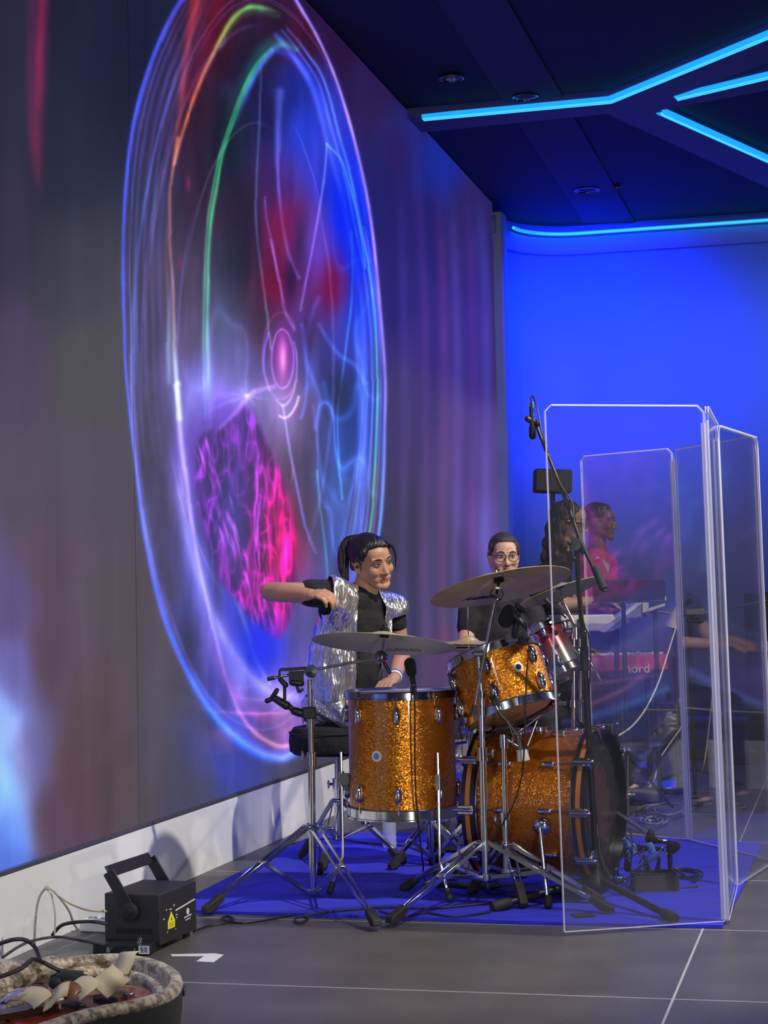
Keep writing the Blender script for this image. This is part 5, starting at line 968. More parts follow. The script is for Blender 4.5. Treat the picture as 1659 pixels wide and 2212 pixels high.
cable('black cable from the projector curving over the dark floor', [C(112, 2021), C(133, 1999), C(166, 1992), C(200, 1991, 5.8), C(232, 1996, 5.8)], 0.006)
cable('black cable curving to the receiver plug', [C(6, 2068, 5.55), C(42, 2044, 5.6), C(75, 2031, 5.65), C(125, 2024, 5.7), C(172, 2031, 5.6), C(226, 2042, 5.60)], 0.0045)
cable('thick black cable looping over the left end of the guitar case', [C(-10, 2042, 5.0), C(28, 2030, 5.0), C(55, 2031, 5.0), C(75, 2046, 5.0), C(86, 2074, 4.95)], 0.006)
cable('thick black cable lying across the guitar case lining', [C(-10, 2114, 4.7), C(38, 2096, 4.75), C(63, 2078, 4.8), C(72, 2072, 4.85), C(90, 2078, 4.9), C(101, 2083, 4.9), C(127, 2096, 4.9), C(152, 2100, 4.9), C(180, 2102, 4.9)], 0.006)
# ================================================================== GUITAR CASE
def velvet():
    return mat('crushed_velvet', (0.56, 0.47, 0.33), 0.55, noise=(38, (0.16, 0.11, 0.06), 0.42, 0.58), bump=(40, 0.9, (1, 1, 1), 0.015), sheen=0.4)
M['velvet'] = velvet()
rim = [(-2.10, 3.80), (-2.27, 4.00), (-2.30, 4.25), (-2.26, 4.50), (-2.24, 4.68), (-2.20, 4.80), (-2.13, 4.87), (-2.03, 4.885), (-1.895, 4.80), (-1.785, 4.65), (-1.735, 4.48), (-1.76, 4.34), (-1.85, 4.20), (-1.90, 4.05), (-1.95, 3.85), (-2.10, 3.80)]
rp = smoothpts([Vector((a, b, 0)) for a, b in rim], 6)[:-1]; ctr = Vector((-2.02, 4.42, 0))
def off(p, s):
    d = (ctr-p); return p+d.normalized()*s
t = thing('guitar_case', 'open black guitar case lined with crushed beige velvet at the bottom left', 'guitar case', (ctr.x, ctr.y, 0.0))
n_ = len(rp); RZ = 0.13
mb = MB(); st = [[off(p, 0.03)+UP*0.012 for p in rp], [off(p, 0.004)+UP*0.030 for p in rp], [off(p, -0.002)+UP*0.08 for p in rp], [off(p, 0.0)+UP*(RZ-0.008) for p in rp], [off(p, 0.02)+UP*(RZ-0.002) for p in rp]]
mb.grid([r_+[r_[0]] for r_ in st]); mb.v += [p for p in st[0]]; mb.f.append(tuple(range(len(mb.v)-n_, len(mb.v))))
mb.build('shell', mat('black_case_fabric', (0.020, 0.020, 0.021), 0.75, bump=(400, 0.3)), t, fix=False, solid=0.004)
MB().tube([off(p, 0.014)+UP*RZ for p in rp]+[off(rp[0], 0.014)+UP*RZ], 0.019, 12, caps=False).build('padded_rim', M['velvet'], t)
mb = MB(); st = [[off(p, 0.03)+UP*(RZ-0.004) for p in rp], [off(p, 0.042)+UP*0.10 for p in rp], [off(p, 0.040)+UP*0.06 for p in rp], [off(p, 0.07)+UP*0.035 for p in rp]]
mb.grid([r_+[r_[0]] for r_ in st]); mb.v += [p for p in st[-1]]; mb.f.append(tuple(range(len(mb.v)-n_, len(mb.v)))); mb.build('lining', M['velvet'], t, fix=False)
MB().tube([off(p, 0.05)+UP*0.093 for p in rp[8:60]], 0.022, 10).build('inner_padding', M['velvet'], t)
MB().ell(P(14, 2108, 4.95), (0.085, 0.06, 0.045), (RT, FW, UP)).build('neck_cushion', M['velvet'], t)
MB().cap(P(62, 2102, 4.97), P(110, 2092, 5.0), 0.030, 0.034).build('neck_cushion', M['velvet'], t)
MB().box(P(398, 2140, 5.05), RT*0.004, FW*0.02, UP*0.012).build('latch', M['dchrome'], t, bevel=0.002)
for u, v in ((360, 2190), (330, 2200)): pass
MB().cap(P(344, 2192, 5.0), P(358, 2190, 5.0), 0.010).build('foot', M['rubber'], t)
MB().tube(smoothpts([P(219, 2176, 4.72), P(222, 2190, 4.71), P(216, 2206, 4.70), P(208, 2216, 4.70)], 5), 0.002, 6).build('zip_pull', M['white'], t)
# guitar
def gpt(a, b, z): return Vector((-1.88, 4.66, z))+Vector((-0.55, -0.835, 0))*a+Vector((0.835, -0.55, 0))*b
t = thing('guitar', 'glossy red brown guitar lying in the open case', 'guitar', tuple(gpt(0.1, 0, 0.045)))
bo_ = smoothpts([gpt(a, b, 0.052) for a, b in [(-0.06, 0.0), (-0.04, 0.10), (0.05, 0.145), (0.16, 0.13), (0.24, 0.09), (0.32, 0.10), (0.40, 0.09), (0.44, 0.04), (0.44, -0.04), (0.40, -0.09), (0.32, -0.10), (0.24, -0.09), (0.16, -0.13), (0.05, -0.145), (-0.04, -0.10), (-0.06, 0.0)]], 4)[:-1]
MB().prism(bo_, (0, 0, 0.04)).build('body', mat('red_brown_lacquer', (0.28, 0.035, 0.015), 0.18, coat=1.0, noise=(5, (0.16, 0.02, 0.01), 0.3, 0.7)), t, bevel=0.006)
MB().bar(gpt(0.30, 0, 0.105), gpt(0.98, 0, 0.112), 0.05, 0.018).build('neck', mat('dark_fretboard', (0.06, 0.02, 0.015), 0.3), t, bevel=0.002)
mb = MB()
for i in range(6): mb.tube([gpt(0.08, -0.02+i*0.008, 0.106), gpt(0.98, -0.018+i*0.0072, 0.124)], 0.0006, 5)
mb.build('strings', M['chrome'], t); MB().box(gpt(0.08, 0, 0.098), Vector((-0.55, -0.835, 0))*0.012, Vector((0.835, -0.55, 0))*0.035, UP*0.008).build('bridge', M['chrome'], t, bevel=0.002)
for a in (0.14, 0.24): MB().box(gpt(a, 0, 0.096), Vector((-0.55, -0.835, 0))*0.018, Vector((0.835, -0.55, 0))*0.034, UP*0.006).build('pickup', M['black'], t, bevel=0.002)
# strap
M['suede'] = mat('tan_suede', (0.60, 0.52, 0.36), 0.8, bump=(300, 0.2)); M['blueprint'] = mat('lilac_strap_face', (0.30, 0.28, 0.62), 0.6, noise=(60, (0.05, 0.05, 0.12), 0.62, 0.66)); M['brownlea'] = mat('brown_leather', (0.22, 0.08, 0.035), 0.4)
def ribbon(path, wdir, w, m, parent, name='strap_band'):
    pts = smoothpts(path, 8); mb = MB(); mb.grid([[p-Vector(wdir)*w/2 for p in pts], [p+Vector(wdir)*w/2 for p in pts]]); return mb.build(name, M[m], parent, fix=False, solid=0.003)
D0 = 4.92
t = thing('guitar_strap', 'wide tan suede guitar strap twisted in loops on top of the guitar', 'guitar strap', tuple(P(170, 2130, D0)))
wd = (RT*0.8+FW*0.55).normalized()
ribbon([P(286, 2056, 4.90), P(276, 2060, 4.88), P(270, 2080, 4.86), P(258, 2106, 4.84)], (RT*0.95-FW*0.2+UP*0.05).normalized(), 0.048, 'suede', t)
ribbon([P(262, 2100, 4.84), P(248, 2112, 4.80), P(226, 2128, 4.78), P(212, 2140, 4.76)], (RT*0.62-UP*0.62+FW*0.2).normalized()*-1, 0.066, 'suede', t)
ribbon([P(289, 2057, 4.92), P(287, 2075, 4.92), P(280, 2100, 4.90), P(262, 2124, 4.88), P(235, 2140, 4.86)], (FW*0.9+UP*0.3).normalized(), 0.045, 'brownlea', t)
def arcband(cu, cv, ru, rv, a0, a1, m, w=0.045, d=4.72, n=9): ribbon([P(cu+ru*math.cos(a), cv-rv*math.sin(a), d+0.02*math.sin(a)) for a in np.linspace(a0, a1, n)], (FW*0.55+RT*0.55+UP*0.35).normalized(), w*1.25, m, t)
arcband(166, 2146, 27, 22, 0.0, 2.3, 'suede', 0.055); arcband(128, 2150, 30, 18, -0.2, 1.8, 'brownlea', 0.045, 4.70)
arcband(56, 2166, 36, 20, 0.0, 1.9, 'suede', 0.050, 4.66); arcband(30, 2180, 26, 30, 1.4, 3.0, 'blueprint', 0.050, 4.62)
ribbon([P(96, 2170, 4.68), P(112, 2160, 4.68), P(128, 2142, 4.68), P(148, 2136, 4.70)], (FW*0.7+UP*0.5).normalized(), 0.05, 'suede', t)
t = thing('cloth_pouch', 'crumpled black cloth pouch on the guitar beside the tan strap', 'pouch', tuple(P(160, 2118, 4.88)))
MB().ell(P(158, 2116, 4.88), (0.062, 0.035, 0.020), ((RT-UP*0.12).normalized(), FW, UP)).build('body', M['cloth'], t); MB().ell(P(203, 2122, 4.84), (0.024, 0.02, 0.016)).ell(P(122, 2124, 4.86), (0.022, 0.02, 0.018)).build('flap', M['rubber'], t)
# ================================================================== BACK STAGE GEAR
def boxthing(name, label, cat, u0, u1, zt, d, m, depth=0.4, zb=0.0, group=None):
    a, b = P(u0, 1500, d), P(u1, 1500, d); c = (a+b)/2; c.z = 0; c += FW*depth/2; t = thing(name, label, cat, (c.x, c.y, zb), group); w = (b-a).length/2
    MB().box(Vector((c.x, c.y, (zb+zt)/2)), RT*w, FW*depth/2, UP*(zt-zb)/2).build('cabinet', M[m], t, bevel=0.01); return t, c, w
# speaker on a pole
sp = P(1196, 1038, 12.2); t = thing('loudspeaker', 'dark loudspeaker on a pole behind the long haired musician', 'loudspeaker', (sp.x, sp.y, 0.0))
MB().box(sp+FW*0.1, (RT*0.998-UP*0.06)*0.125, FW*0.10, (UP+RT*0.06)*0.078).build('cabinet', mat('grey_speaker', (0.05, 0.055, 0.07), 0.6), t, bevel=0.012)
MB().tube([Vector((sp.x, sp.y, 0.02))+FW*0.1, sp-UP*0.07+FW*0.1], 0.017, 12).build('pole', M['black'], t)
for a in (0.4, 2.5, 4.6): MB().tube([Vector((sp.x, sp.y, 0.45))+FW*0.1, Vector((sp.x+0.4*math.cos(a), sp.y+0.4*math.sin(a), 0.015))+FW*0.1], 0.012, 8).build('leg', M['black'], t)
# keyboards
def keyb(name, label, c, w, dep, h, m, face=-1, keys=True):
    t = thing(name, label, 'keyboard', tuple(c)); c = Vector(c)
    MB().box(c, RT*w, FW*dep, UP*h).build('body', M[m], t, bevel=0.008)
    if keys:
        mb = MB(); n = int(w*2/0.0235)
        for i in range(n): mb.box(c+RT*(-w+0.02+0.0232*i+0.01)+FW*(dep*0.45)+UP*(h+0.006), RT*0.0108, FW*dep*0.5, UP*0.006)
        mb.build('white_keys', M['white'], t, smooth=False); mb = MB()
        for i in range(n):
            if i % 7 not in (2, 6): mb.box(c+RT*(-w+0.02+0.0232*i+0.021)+FW*(dep*0.25)+UP*(h+0.016), RT*0.006, FW*dep*0.3, UP*0.006)
        mb.build('black_keys', M['ink'], t, smooth=False)
    return t
k1 = P(1300, 1432, 10.4); tk = keyb('keyboard', 'red stage keyboard on a stand behind the shield', k1, 0.36, 0.14, 0.045, 'red')
text_part('nord', 'lettering', M['white'], tk, P(1384, 1442, 10.4)-FW*0.143-RT*0.04+UP*0.0, RT, UP, 0.075, 0.001)
k2 = P(1255, 1346, 9.9); tk2 = keyb('keyboard', 'white upper keyboard with bold black letters on its back', k2, 0.17, 0.10, 0.045, 'cream', keys=False)
text_part('DR', 'lettering', M['ink'], tk2, P(1238, 1350, 9.9)-FW*0.103, RT, UP, 0.080, 0.001, 0.0, 0.002)
t = thing('keyboard_stand', 'black two tier keyboard stand under the red and white keyboards', 'keyboard stand', (k1.x, k1.y, 0.0))
for s in (-0.30, 0.26):
    MB().tube([Vector((k1.x, k1.y, 0.02))+RT*s, Vector((k1.x, k1.y, k1.z-0.05))+RT*s], 0.018, 10).build('post', M['black'], t); MB().bar(Vector((k1.x, k1.y, 0.02))+RT*s-FW*0.25, Vector((k1.x, k1.y, 0.02))+RT*s+FW*0.25, 0.03, 0.03).build('foot', M['black'], t)
MB().bar(Vector((k1.x, k1.y, 0.45))-RT*0.3, Vector((k1.x, k1.y, 0.45))+RT*0.26, 0.03, 0.03).build('crossbar', M['black'], t)
for s in (-0.22, 0.10): MB().tube([k1+RT*s+FW*0.17, Vector((k1.x, k1.y, k2.z-0.06))+RT*s+FW*0.0, Vector((k2.x, k2.y, k2.z-0.05))+RT*(s*0.5)], 0.012, 8).build('tier_arm', M['black'], t)
# white slanted console
t = thing('mixing_console', 'white slanted console turned away, right of the lettered white keyboard', 'console', tuple(P(1370, 1340, 9.7)))
w0 = [P(1296, 1363, 9.75), P(1390, 1291, 9.75), P(1392, 1300, 9.75), P(1306, 1366, 9.75)]
MB().prism(w0, FW*0.22).build('top_panel', M['white'], t, smooth=False)
MB().prism([P(1306, 1366, 9.76), P(1390, 1300, 9.76), P(1390, 1328, 9.76), P(1326, 1362, 9.76)], FW*0.01).build('side_panel', mat('lilac_grey_panel', (0.32, 0.30, 0.55), 0.5), t, smooth=False)
mb = MB(); mb.prism([P(1388, 1288, 9.74), P(1439, 1288, 9.74), P(1439, 1298, 9.74), P(1388, 1300, 9.74)], FW*0.2); mb.prism([P(1388, 1298, 9.74), P(1401, 1298, 9.74), P(1401, 1320, 9.74), P(1388, 1323, 9.74)], FW*0.02); mb.prism([P(1398, 1315, 9.74), P(1437, 1303, 9.74), P(1437, 1308, 9.74), P(1398, 1322, 9.74)], FW*0.02); mb.build('end_frame', M['cream'], t, smooth=False)
for s in (1330, 1415): MB().tube([P(s, 1345 if s < 1400 else 1310, 9.85), Vector((P(s, 1345, 9.85).x, P(s, 1345, 9.85).y, 0.02))], 0.014, 10).build('support_post', M['black'], t)
# music desk
t = thing('music_stand', 'dark wide music stand desk right of the ride cymbal', 'music stand', tuple(Vector((P(1360, 1280, 9.5).x, P(1360, 1280, 9.5).y, 0.0))))
MB().prism([P(1280, 1256, 9.5), P(1286, 1252, 9.5), P(1432, 1252, 9.5), P(1438, 1258, 9.5), P(1436, 1296, 9.52), P(1282, 1300, 9.52)], FW*0.006).build('desk', mat('dark_desk', (0.035, 0.02, 0.05), 0.5), t, smooth=False)
MB().box(P(1358, 1300, 9.48), RT*0.19, FW*0.03, UP*0.005).build('ledge', M['black'], t); q = P(1346, 1290, 9.55); MB().tube([q, Vector((q.x, q.y, 0.3))], 0.012, 10).build('pole', M['black'], t)
for a in (0.6, 2.7, 4.8): MB().tube([Vector((q.x, q.y, 0.3)), Vector((q.x+0.26*math.cos(a), q.y+0.26*math.sin(a), 0.012))], 0.008, 8).build('leg', M['black'], t)
# long low boom + horn-like mics
t = thing('microphone_boom_stand', 'black microphone stand with a long level arm behind the right shield panels', 'microphone stand', tuple(Vector((P(1492, 1400, 10.6).x, P(1492, 1400, 10.6).y, 0.0))))
q = P(1490, 1330, 10.6); MB().tube([Vector((q.x, q.y, 0.05)), q], 0.012, 10).build('pole', M['black'], t); MB().tube([P(1310, 1308, 10.4), q, P(1655, 1298, 10.9)], 0.009, 8).build('boom_arm', M['black'], t)
for a in (0.6, 2.7, 4.8): MB().tube([Vector((q.x, q.y, 0.12)), Vector((q.x+0.32*math.cos(a), q.y+0.32*math.sin(a), 0.012))], 0.010, 8).build('leg', M['black'], t)
MB().cap(P(1470, 1312, 10.5), P(1492, 1298, 10.5), 0.014).build('clutch', M['black'], t)
t = thing('keyboard', 'dark grey compact keyboard on its side behind the shield hinge', 'keyboard', tuple(P(1500, 1330, 10.6))); MB().box(P(1496, 1322, 10.65), RT*0.055, FW*0.09, UP*0.018).build('body', mat('grey_plastic', (0.2, 0.2, 0.22), 0.5), t, bevel=0.005); MB().cap(P(1488, 1340, 10.6), P(1515, 1341, 10.6), 0.016).build('jack', M['black'], t)
t = thing('white_cone', 'small white cone beside the shield hinge', 'lamp', tuple(P(1458, 1336, 10.3))); MB().lathe([(0.014, 0.06), (0.045, -0.06), (0.001, -0.06)], P(1457, 1334, 10.3), (UP+RT*0.3), 20).build('cone_body', M['cream'], t); MB().tube([P(1455, 1350, 10.3), Vector((P(1455, 1350, 10.3).x, P(1455, 1350, 10.3).y, 0.02))], 0.008, 8).build('stem', M['black'], t)  # plain white cone on a stem, gives no light
# equipment rack at the right edge
t, c, w = boxthing('equipment_rack', 'black equipment rack at the right edge behind the shield', 'rack', 1645, 1790, 1.14, 12.0, 'black', 0.5)
MB().box(c-FW*0.252+UP*0.78, RT*w*0.97, FW*0.004, UP*0.035).build('rack_panel', mat('grey_panel', (0.3, 0.3, 0.34), 0.4, 0.4), t)
for s in range(5): MB().lathe([(0.012, 0), (0.012, 0.02), (0.001, 0.02)], c-FW*0.255-RT*(w-0.03-s*0.05)+UP*0.42, -FW, 12).build('knob', M['chrome'], t)
boxthing('road_case', 'low black road case behind the right half of the shield', 'case', 1480, 1556, 0.085, 12.4, 'black', 0.35)
boxthing('road_case', 'wide black road case on the far floor near the blue wall', 'case', 1340, 1470, 0.30, 13.4, 'black', 0.4)
t, c, w = boxthing('floor_wedge', 'black floor wedge right of the far road cases', 'monitor speaker', 1575, 1636, 0.09, 12.0, 'black', 0.3)
# pedals + cables at the keyboard player's feet
for k, (u, v, lab) in enumerate([(1392, 1668, 'black foot pedal unit behind the bass drum, nearer the brown shoe'), (1440, 1712, 'flat black pedal beside the shield hinge at floor level'), (1400, 1735, 'flat black pedal in front of the brown shoe')]):
    q = FL(u, v, 0.0); t = thing('foot_pedal', lab, 'pedal', tuple(q)); MB().box(q+UP*0.018, RT*0.10, FW*0.10, UP*0.015).build('base', M['black'], t, bevel=0.005); MB().box(q+UP*0.044-FW*0.01, RT*0.07, (FW+UP*0.2).normalized()*0.07, UP*0.005).build('treadle', M['dchrome'], t, bevel=0.002)
rr_ = random.Random(8)
labs = ['grey cable in a wide loop on the floor right of the bass drum', 'grey cable in a narrow loop by the brown shoe', 'grey cable trailing from the pedals toward the right shield panels', 'cable ring lying flat behind the shield hinge', 'lowest loose cable loop just behind the carpet', 'upper cable bend between the two pedals']
cfg = [(1440, 1748, 70, 12), (1405, 1758, 50, 9), (1560, 1742, 70, 6), (1500, 1732, 22, 8), (1410, 1772, 44, 8), (1450, 1700, 50, 12)]
for k, (u, v, ru, rv) in enumerate(cfg):
    ph = rr_.uniform(0, 6); turns = 1.0 if k in (2,) else 2.3
    cable(labs[k], [FL(u+ru*math.cos(a)*(1-0.04*a), v+rv*math.sin(a)+rr_.uniform(-1, 1), 0.008+0.002*a) for a in np.linspace(ph, ph+turns*2*PI if k != 2 else ph+3.4, 36)], 0.0045, 'wire' if k % 2 else 'wireg', 2)
cable('pale cable hanging in a long curve from the keyboards to the bass drum', [P(1461, 1352, 9.6), P(1443, 1410, 9.4), P(1421, 1477, 9.0), P(1394, 1532, 8.5), P(1366, 1568, 7.8), P(1338, 1588, 7.2)], 0.0040, 'wirew')
cable('pale cable hanging from the keyboards down to the pedals', [P(1480, 1560, 10.2), P(1424, 1640, 10.1), P(1420, 1660, 10.0), P(1410, 1690, 9.9), P(1386, 1716, 9.8), FL(1350, 1728, 0.01)], 0.004, 'wirew')
cable('pale cable hanging behind the second shield hinge', [P(1550, 1300, 10.2), P(1543, 1450, 10.2), P(1528, 1600, 10.2), P(1518, 1660, 10.2), FL(1500, 1700, 0.01)], 0.0035, 'wirew')
single(MB().tube([FL(1395, 1755, 0.03), FL(1440, 1753, 0.03)], 0.011, 12), 'jack_plug', M['chrome'], 'shiny plug lying in the cable coil right of the bass drum', 'plug')
single(MB().tube([FL(1382, 1766, 0.03), FL(1404, 1768, 0.03)], 0.016, 12), 'jack_plug', M['chrome'], 'stubby shiny plug nearer the bass drum in the cable coil', 'plug')
# ================================================================== PEOPLE
def remesh(mb, name, m, parent, vox=0.005, sm=4, colour=None, disp=None):
    me = mb.mesh('tmp', Vector((0, 0, 0))); o = bpy.data.objects.new('tmp', me); COL.objects.link(o)
    r = o.modifiers.new('r', 'REMESH'); r.mode = 'VOXEL'; r.voxel_size = vox; s = o.modifiers.new('s', 'SMOOTH'); s.factor = 0.5; s.iterations = sm
    dg = bpy.context.evaluated_depsgraph_get(); me2 = bpy.data.meshes.new_from_object(o.evaluated_get(dg)); bpy.data.objects.remove(o)
    n = len(me2.vertices); co = np.empty(n*3); me2.vertices.foreach_get('co', co); co = co.reshape(-1, 3)
    if disp is not None:
        nr = np.empty(n*3); me2.vertices.foreach_get('normal', nr); co = co+nr.reshape(-1, 3)*disp(co)[:, None]
    if colour is not None:
        cl = colour(co); a = me2.color_attributes.new('Col', 'FLOAT_COLOR', 'POINT'); a.data.foreach_set('color', np.concatenate([cl, np.ones((n, 1))], 1).astype(np.float32).ravel())
    off = np.array(rootloc(parent)); me2.vertices.foreach_set('co', (co-off).ravel()); me2.update()
    me2.polygons.foreach_set('use_smooth', [True]*len(me2.polygons)); me2.materials.clear(); me2.materials.append(m); me2.name = name
    o = bpy.data.objects.new(name, me2); COL.objects.link(o); o.parent = parent; return o
class Head:      # face frame: F forward, L towards the person's left, U up
    def __init__(s, c, yaw_r, yaw_f, pitch=0.0, roll=0.0, k=1.0):
        F = (RT*yaw_r + FW*yaw_f).normalized(); U = UP.copy(); L = U.cross(F).normalized()
        F2 = (F*math.cos(pitch)+U*math.sin(pitch)).normalized(); U2 = F2.cross(L).normalized()
        q = Quaternion(F2, roll); s.F, s.L, s.U = F2, q @ L, q @ U2; s.c = Vector(c); s.k = k
    def __call__(s, l, f, u): return s.c + (s.L*l + s.F*f + s.U*u)*s.k
    def ax(s): return (s.L, s.F, s.U)
    def local(s, co): d = (co-np.array(s.c))/s.k; return d@np.array(s.L), d@np.array(s.F), d@np.array(s.U)
def head_pieces(mb, h, neck, fem=True, ears=True):
    k = h.k; A = h.ax(); R = lambda *r: tuple(x*k for x in r)
    mb.ell(h(0, -0.018, 0.030), R(0.072, 0.090, 0.078), A); mb.ell(h(0, 0.022, -0.022), R(0.061, 0.062, 0.076), A); mb.ell(h(0, 0.036, 0.038), R(0.056, 0.048, 0.046), A)
    j = 0.047 if fem else 0.057
    for s in (-1, 1):
        mb.cap(h(s*j, -0.012, -0.048), h(s*0.020, 0.058, -0.092), 0.018*k, 0.017*k); mb.cap(h(s*0.050, 0.0, -0.02), h(s*j, -0.012, -0.050), 0.022*k, 0.018*k)
        mb.ell(h(s*0.036, 0.054, -0.028), R(0.026, 0.025, 0.027), A); mb.ell(h(s*0.026, 0.050, -0.062), R(0.022, 0.022, 0.024), A); mb.ell(h(s*0.030, 0.070, 0.0), R(0.013, 0.012, 0.0085), A)
        mb.cap(h(s*0.012, 0.078, 0.020), h(s*0.044, 0.064, 0.020), 0.010*k, 0.010*k); mb.ell(h(s*0.011, 0.083, -0.040), R(0.0085, 0.010, 0.0075), A)
        if ears:
            mb.ell(h(s*0.074, -0.018, -0.004), R(0.007, 0.017, 0.031), A); mb.cap(h(s*0.079, -0.030, 0.018), h(s*0.078, -0.032, -0.012), 0.006*k); mb.ell(h(s*0.074, -0.012, -0.030), R(0.006, 0.009, 0.010), A)
    mb.ell(h(0, 0.066, -0.096), R(0.023, 0.018, 0.017), A)
    nz_ = 0.091 if fem else 0.099
    mb.cap(h(0, 0.074, 0.010), h(0, nz_, -0.034), 0.0085*k, 0.0110*k); mb.ell(h(0, nz_+0.003, -0.037), R(0.0105, 0.0095, 0.0085), A)
    mb.ell(h(0, 0.060, -0.066), R(0.032, 0.020, 0.022), A); mb.cap(h(-0.017, 0.0735, -0.062), h(0.017, 0.0735, -0.062), 0.0065*k); mb.cap(h(-0.006, 0.077, -0.061), h(0.006, 0.077, -0.061), 0.0055*k); mb.cap(h(-0.013, 0.0745, -0.0725), h(0.013, 0.0745, -0.0725), 0.0068*k)
    mb.cap(h(0, -0.022, -0.05), neck, 0.052*k, 0.054*k, 20)
def face_colour(h, skin, lip, dark=None):
    skin, lip = np.array(skin), np.array(lip)
    def f(co):
        l, fw, u = h.local(co); c = np.tile(skin, (len(co), 1)); 
        m = np.clip(1-((l/0.023)**2+((u+0.0665-3.5*l*l)/0.0100)**2), 0, 1)*(fw > 0.06); m = np.clip(m*2.5, 0, 1)[:, None]; c = c*(1-m)+lip*m
        seam = ((np.abs(u+0.0675-6*l*l) < 0.0013) & (np.abs(l) < 0.024) & (fw > 0.06)); c[seam] = lip*0.3
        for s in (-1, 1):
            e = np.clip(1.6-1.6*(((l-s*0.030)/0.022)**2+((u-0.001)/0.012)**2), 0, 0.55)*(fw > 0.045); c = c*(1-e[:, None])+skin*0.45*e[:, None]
            nn = ((l-s*0.0105)/0.0045)**2+((u+0.0475)/0.003)**2 < 1; c[nn & (fw > 0.07)] = skin*0.15
        return c
    return f
def face_parts(t, h, brow=(0.02, 0.012, 0.01), iris=(0.05, 0.025, 0.012), look=0.0):
    k = h.k; A = h.ax(); ew = bpy.data.materials.get('eye_white') or mat('eye_white', (0.62, 0.60, 0.58), 0.2); ei = bpy.data.materials.get('iris_dark') or mat('iris_dark', iris, 0.1); bm_ = bpy.data.materials.get('brow_hair') or mat('brow_hair', brow, 0.7)
    for s in (-1, 1):
        e = MB().ell(h(s*0.030, 0.0735, 0.0005), (0.0120*k, 0.0105*k, 0.0062*k), A).build('eye', ew, t)
        MB().ell(h(s*0.030+look*0.004, 0.0815, 0.0005), (0.0052*k, 0.003*k, 0.0052*k), A).build('iris', ei, e)
        MB().tube(smoothpts([h(s*0.017, 0.080, 0.003), h(s*0.030, 0.0845, 0.0085), h(s*0.043, 0.076, 0.004)], 5), [0.0012*k]+[0.0022*k]*9+[0.0012*k], 6).build('eyelashes', bm_, e)
        MB().tube(smoothpts([h(s*0.013, 0.0865, 0.021), h(s*0.030, 0.0850, 0.027), h(s*0.049, 0.070, 0.021)], 5), [0.0020*k]+[0.0026*k]*6+[0.0018*k]*3+[0.001*k], 6).build('eyebrow', bm_, t)
def hand_pieces(mb, w, d, n, curl=0.6, k=1.0, side=1):    # wrist, direction of the palm, back-of-hand normal
    w, d, n = Vector(w), Vector(d).normalized(), Vector(n).normalized(); n = (n-d*n.dot(d)).normalized(); s = d.cross(n)*side
    mb.ell(w+d*0.045*k, (0.040*k, 0.046*k, 0.015*k), (s, d, n)); mb.cap(w-d*0.01*k, w+d*0.02*k, 0.024*k, 0.026*k)
    L = [0.040, 0.046, 0.042, 0.032]
    for i in range(4):
        o = (i-1.5)*0.020*k; p = w+d*(0.082-abs(i-1.3)*0.004)*k+s*o; a = 0.0; r = 0.0098*k
        for j in range(3):
            a += curl*(0.9 if j else 0.7); q = p+(d*math.cos(a)-n*math.sin(a))*L[i]*k*(1.0, 0.72, 0.55)[j]; mb.cap(p, q, r, r*0.92, 10, 3); p = q; r *= 0.92
    p = w+d*0.025*k-s*0.030*k-n*0.006*k
    for j, l in enumerate((0.036, 0.030, 0.024)):
        a = 0.55-0.25*j; q = p+(d*math.cos(a)-s*math.sin(a)*(1-j*0.55)-n*(0.35+0.3*j)).normalized()*l*k; mb.cap(p, q, 0.0125*k-0.001*j, 0.0115*k-0.001*j, 10, 3); p = q
def wrinkle(amp, sc, seed=0.0, st=(1, 1, 1)):
    def f(co): 
        a = co*np.array(st)*sc+seed
        return amp*(np.sin(a[:, 0]*1.7+np.sin(a[:, 2]*1.3+a[:, 1]))+0.6*np.sin(a[:, 1]*2.3+2*np.sin(a[:, 0]*0.9+a[:, 2]*1.1))+0.5*np.sin(a[:, 2]*3.1+a[:, 0]*2.0))
    return f
# ------------------------------------------------------------------ the drummer
seat_top = 0.60
t = thing('person', 'woman drummer in a silver sleeveless jacket and black top, dark ponytail, right arm raised', 'person', (tb.x, tb.y, seat_top))
H1 = Head(P(804, 1213, 7.88), 0.62, -0.78, -0.16, 0.22, 1.04)
nb = P(784, 1292, 7.92); shR = P(727, 1283, 7.80); shL = P(848, 1306, 8.06)
elR = P(583, 1278, 7.72); wrR = P(664, 1284, 7.56); elL = P(868, 1420, 8.08); wrL = P(852, 1466, 7.86)
hpR = P(712, 1545, 7.90); hpL = P(772, 1548, 8.08); hipz = seat_top+0.085; hpR.z = hipz; hpL.z = hipz
knR = P(872, 1555, 7.74); knL = P(945, 1560, 8.12); knR.z = 0.57; knL.z = 0.58
anR = FL(905, 1868)+FW*0.12; anL = FL(955, 1850); anR.z = 0.12; anL.z = 0.13
anR = Vector(P(950, 1800, 7.80)); anR.z = 0.17; anL = Vector(P(1010, 1800, 8.45)); anL.z = 0.13
fac = (RT*0.74-FW*0.67).normalized(); lat = UP.cross(fac)     # lat = towards her left
mb = MB(); head_pieces(mb, H1, nb-UP*0.01, True)
chest = P(778, 1345, 7.96); waist = P(768, 1450, 7.97); pel = (hpR+hpL)/2
mb.ell(chest, (0.150, 0.100, 0.150), (lat, fac, UP)); mb.ell(waist, (0.125, 0.095, 0.15), (lat, fac, UP)); mb.ell(pel+UP*0.02, (0.155, 0.12, 0.12), (lat, fac, UP)); mb.cap(nb, chest, 0.06, 0.10)
mb.cap(nb-UP*0.02, shR, 0.05, 0.045).cap(nb-UP*0.02, shL, 0.05, 0.045)
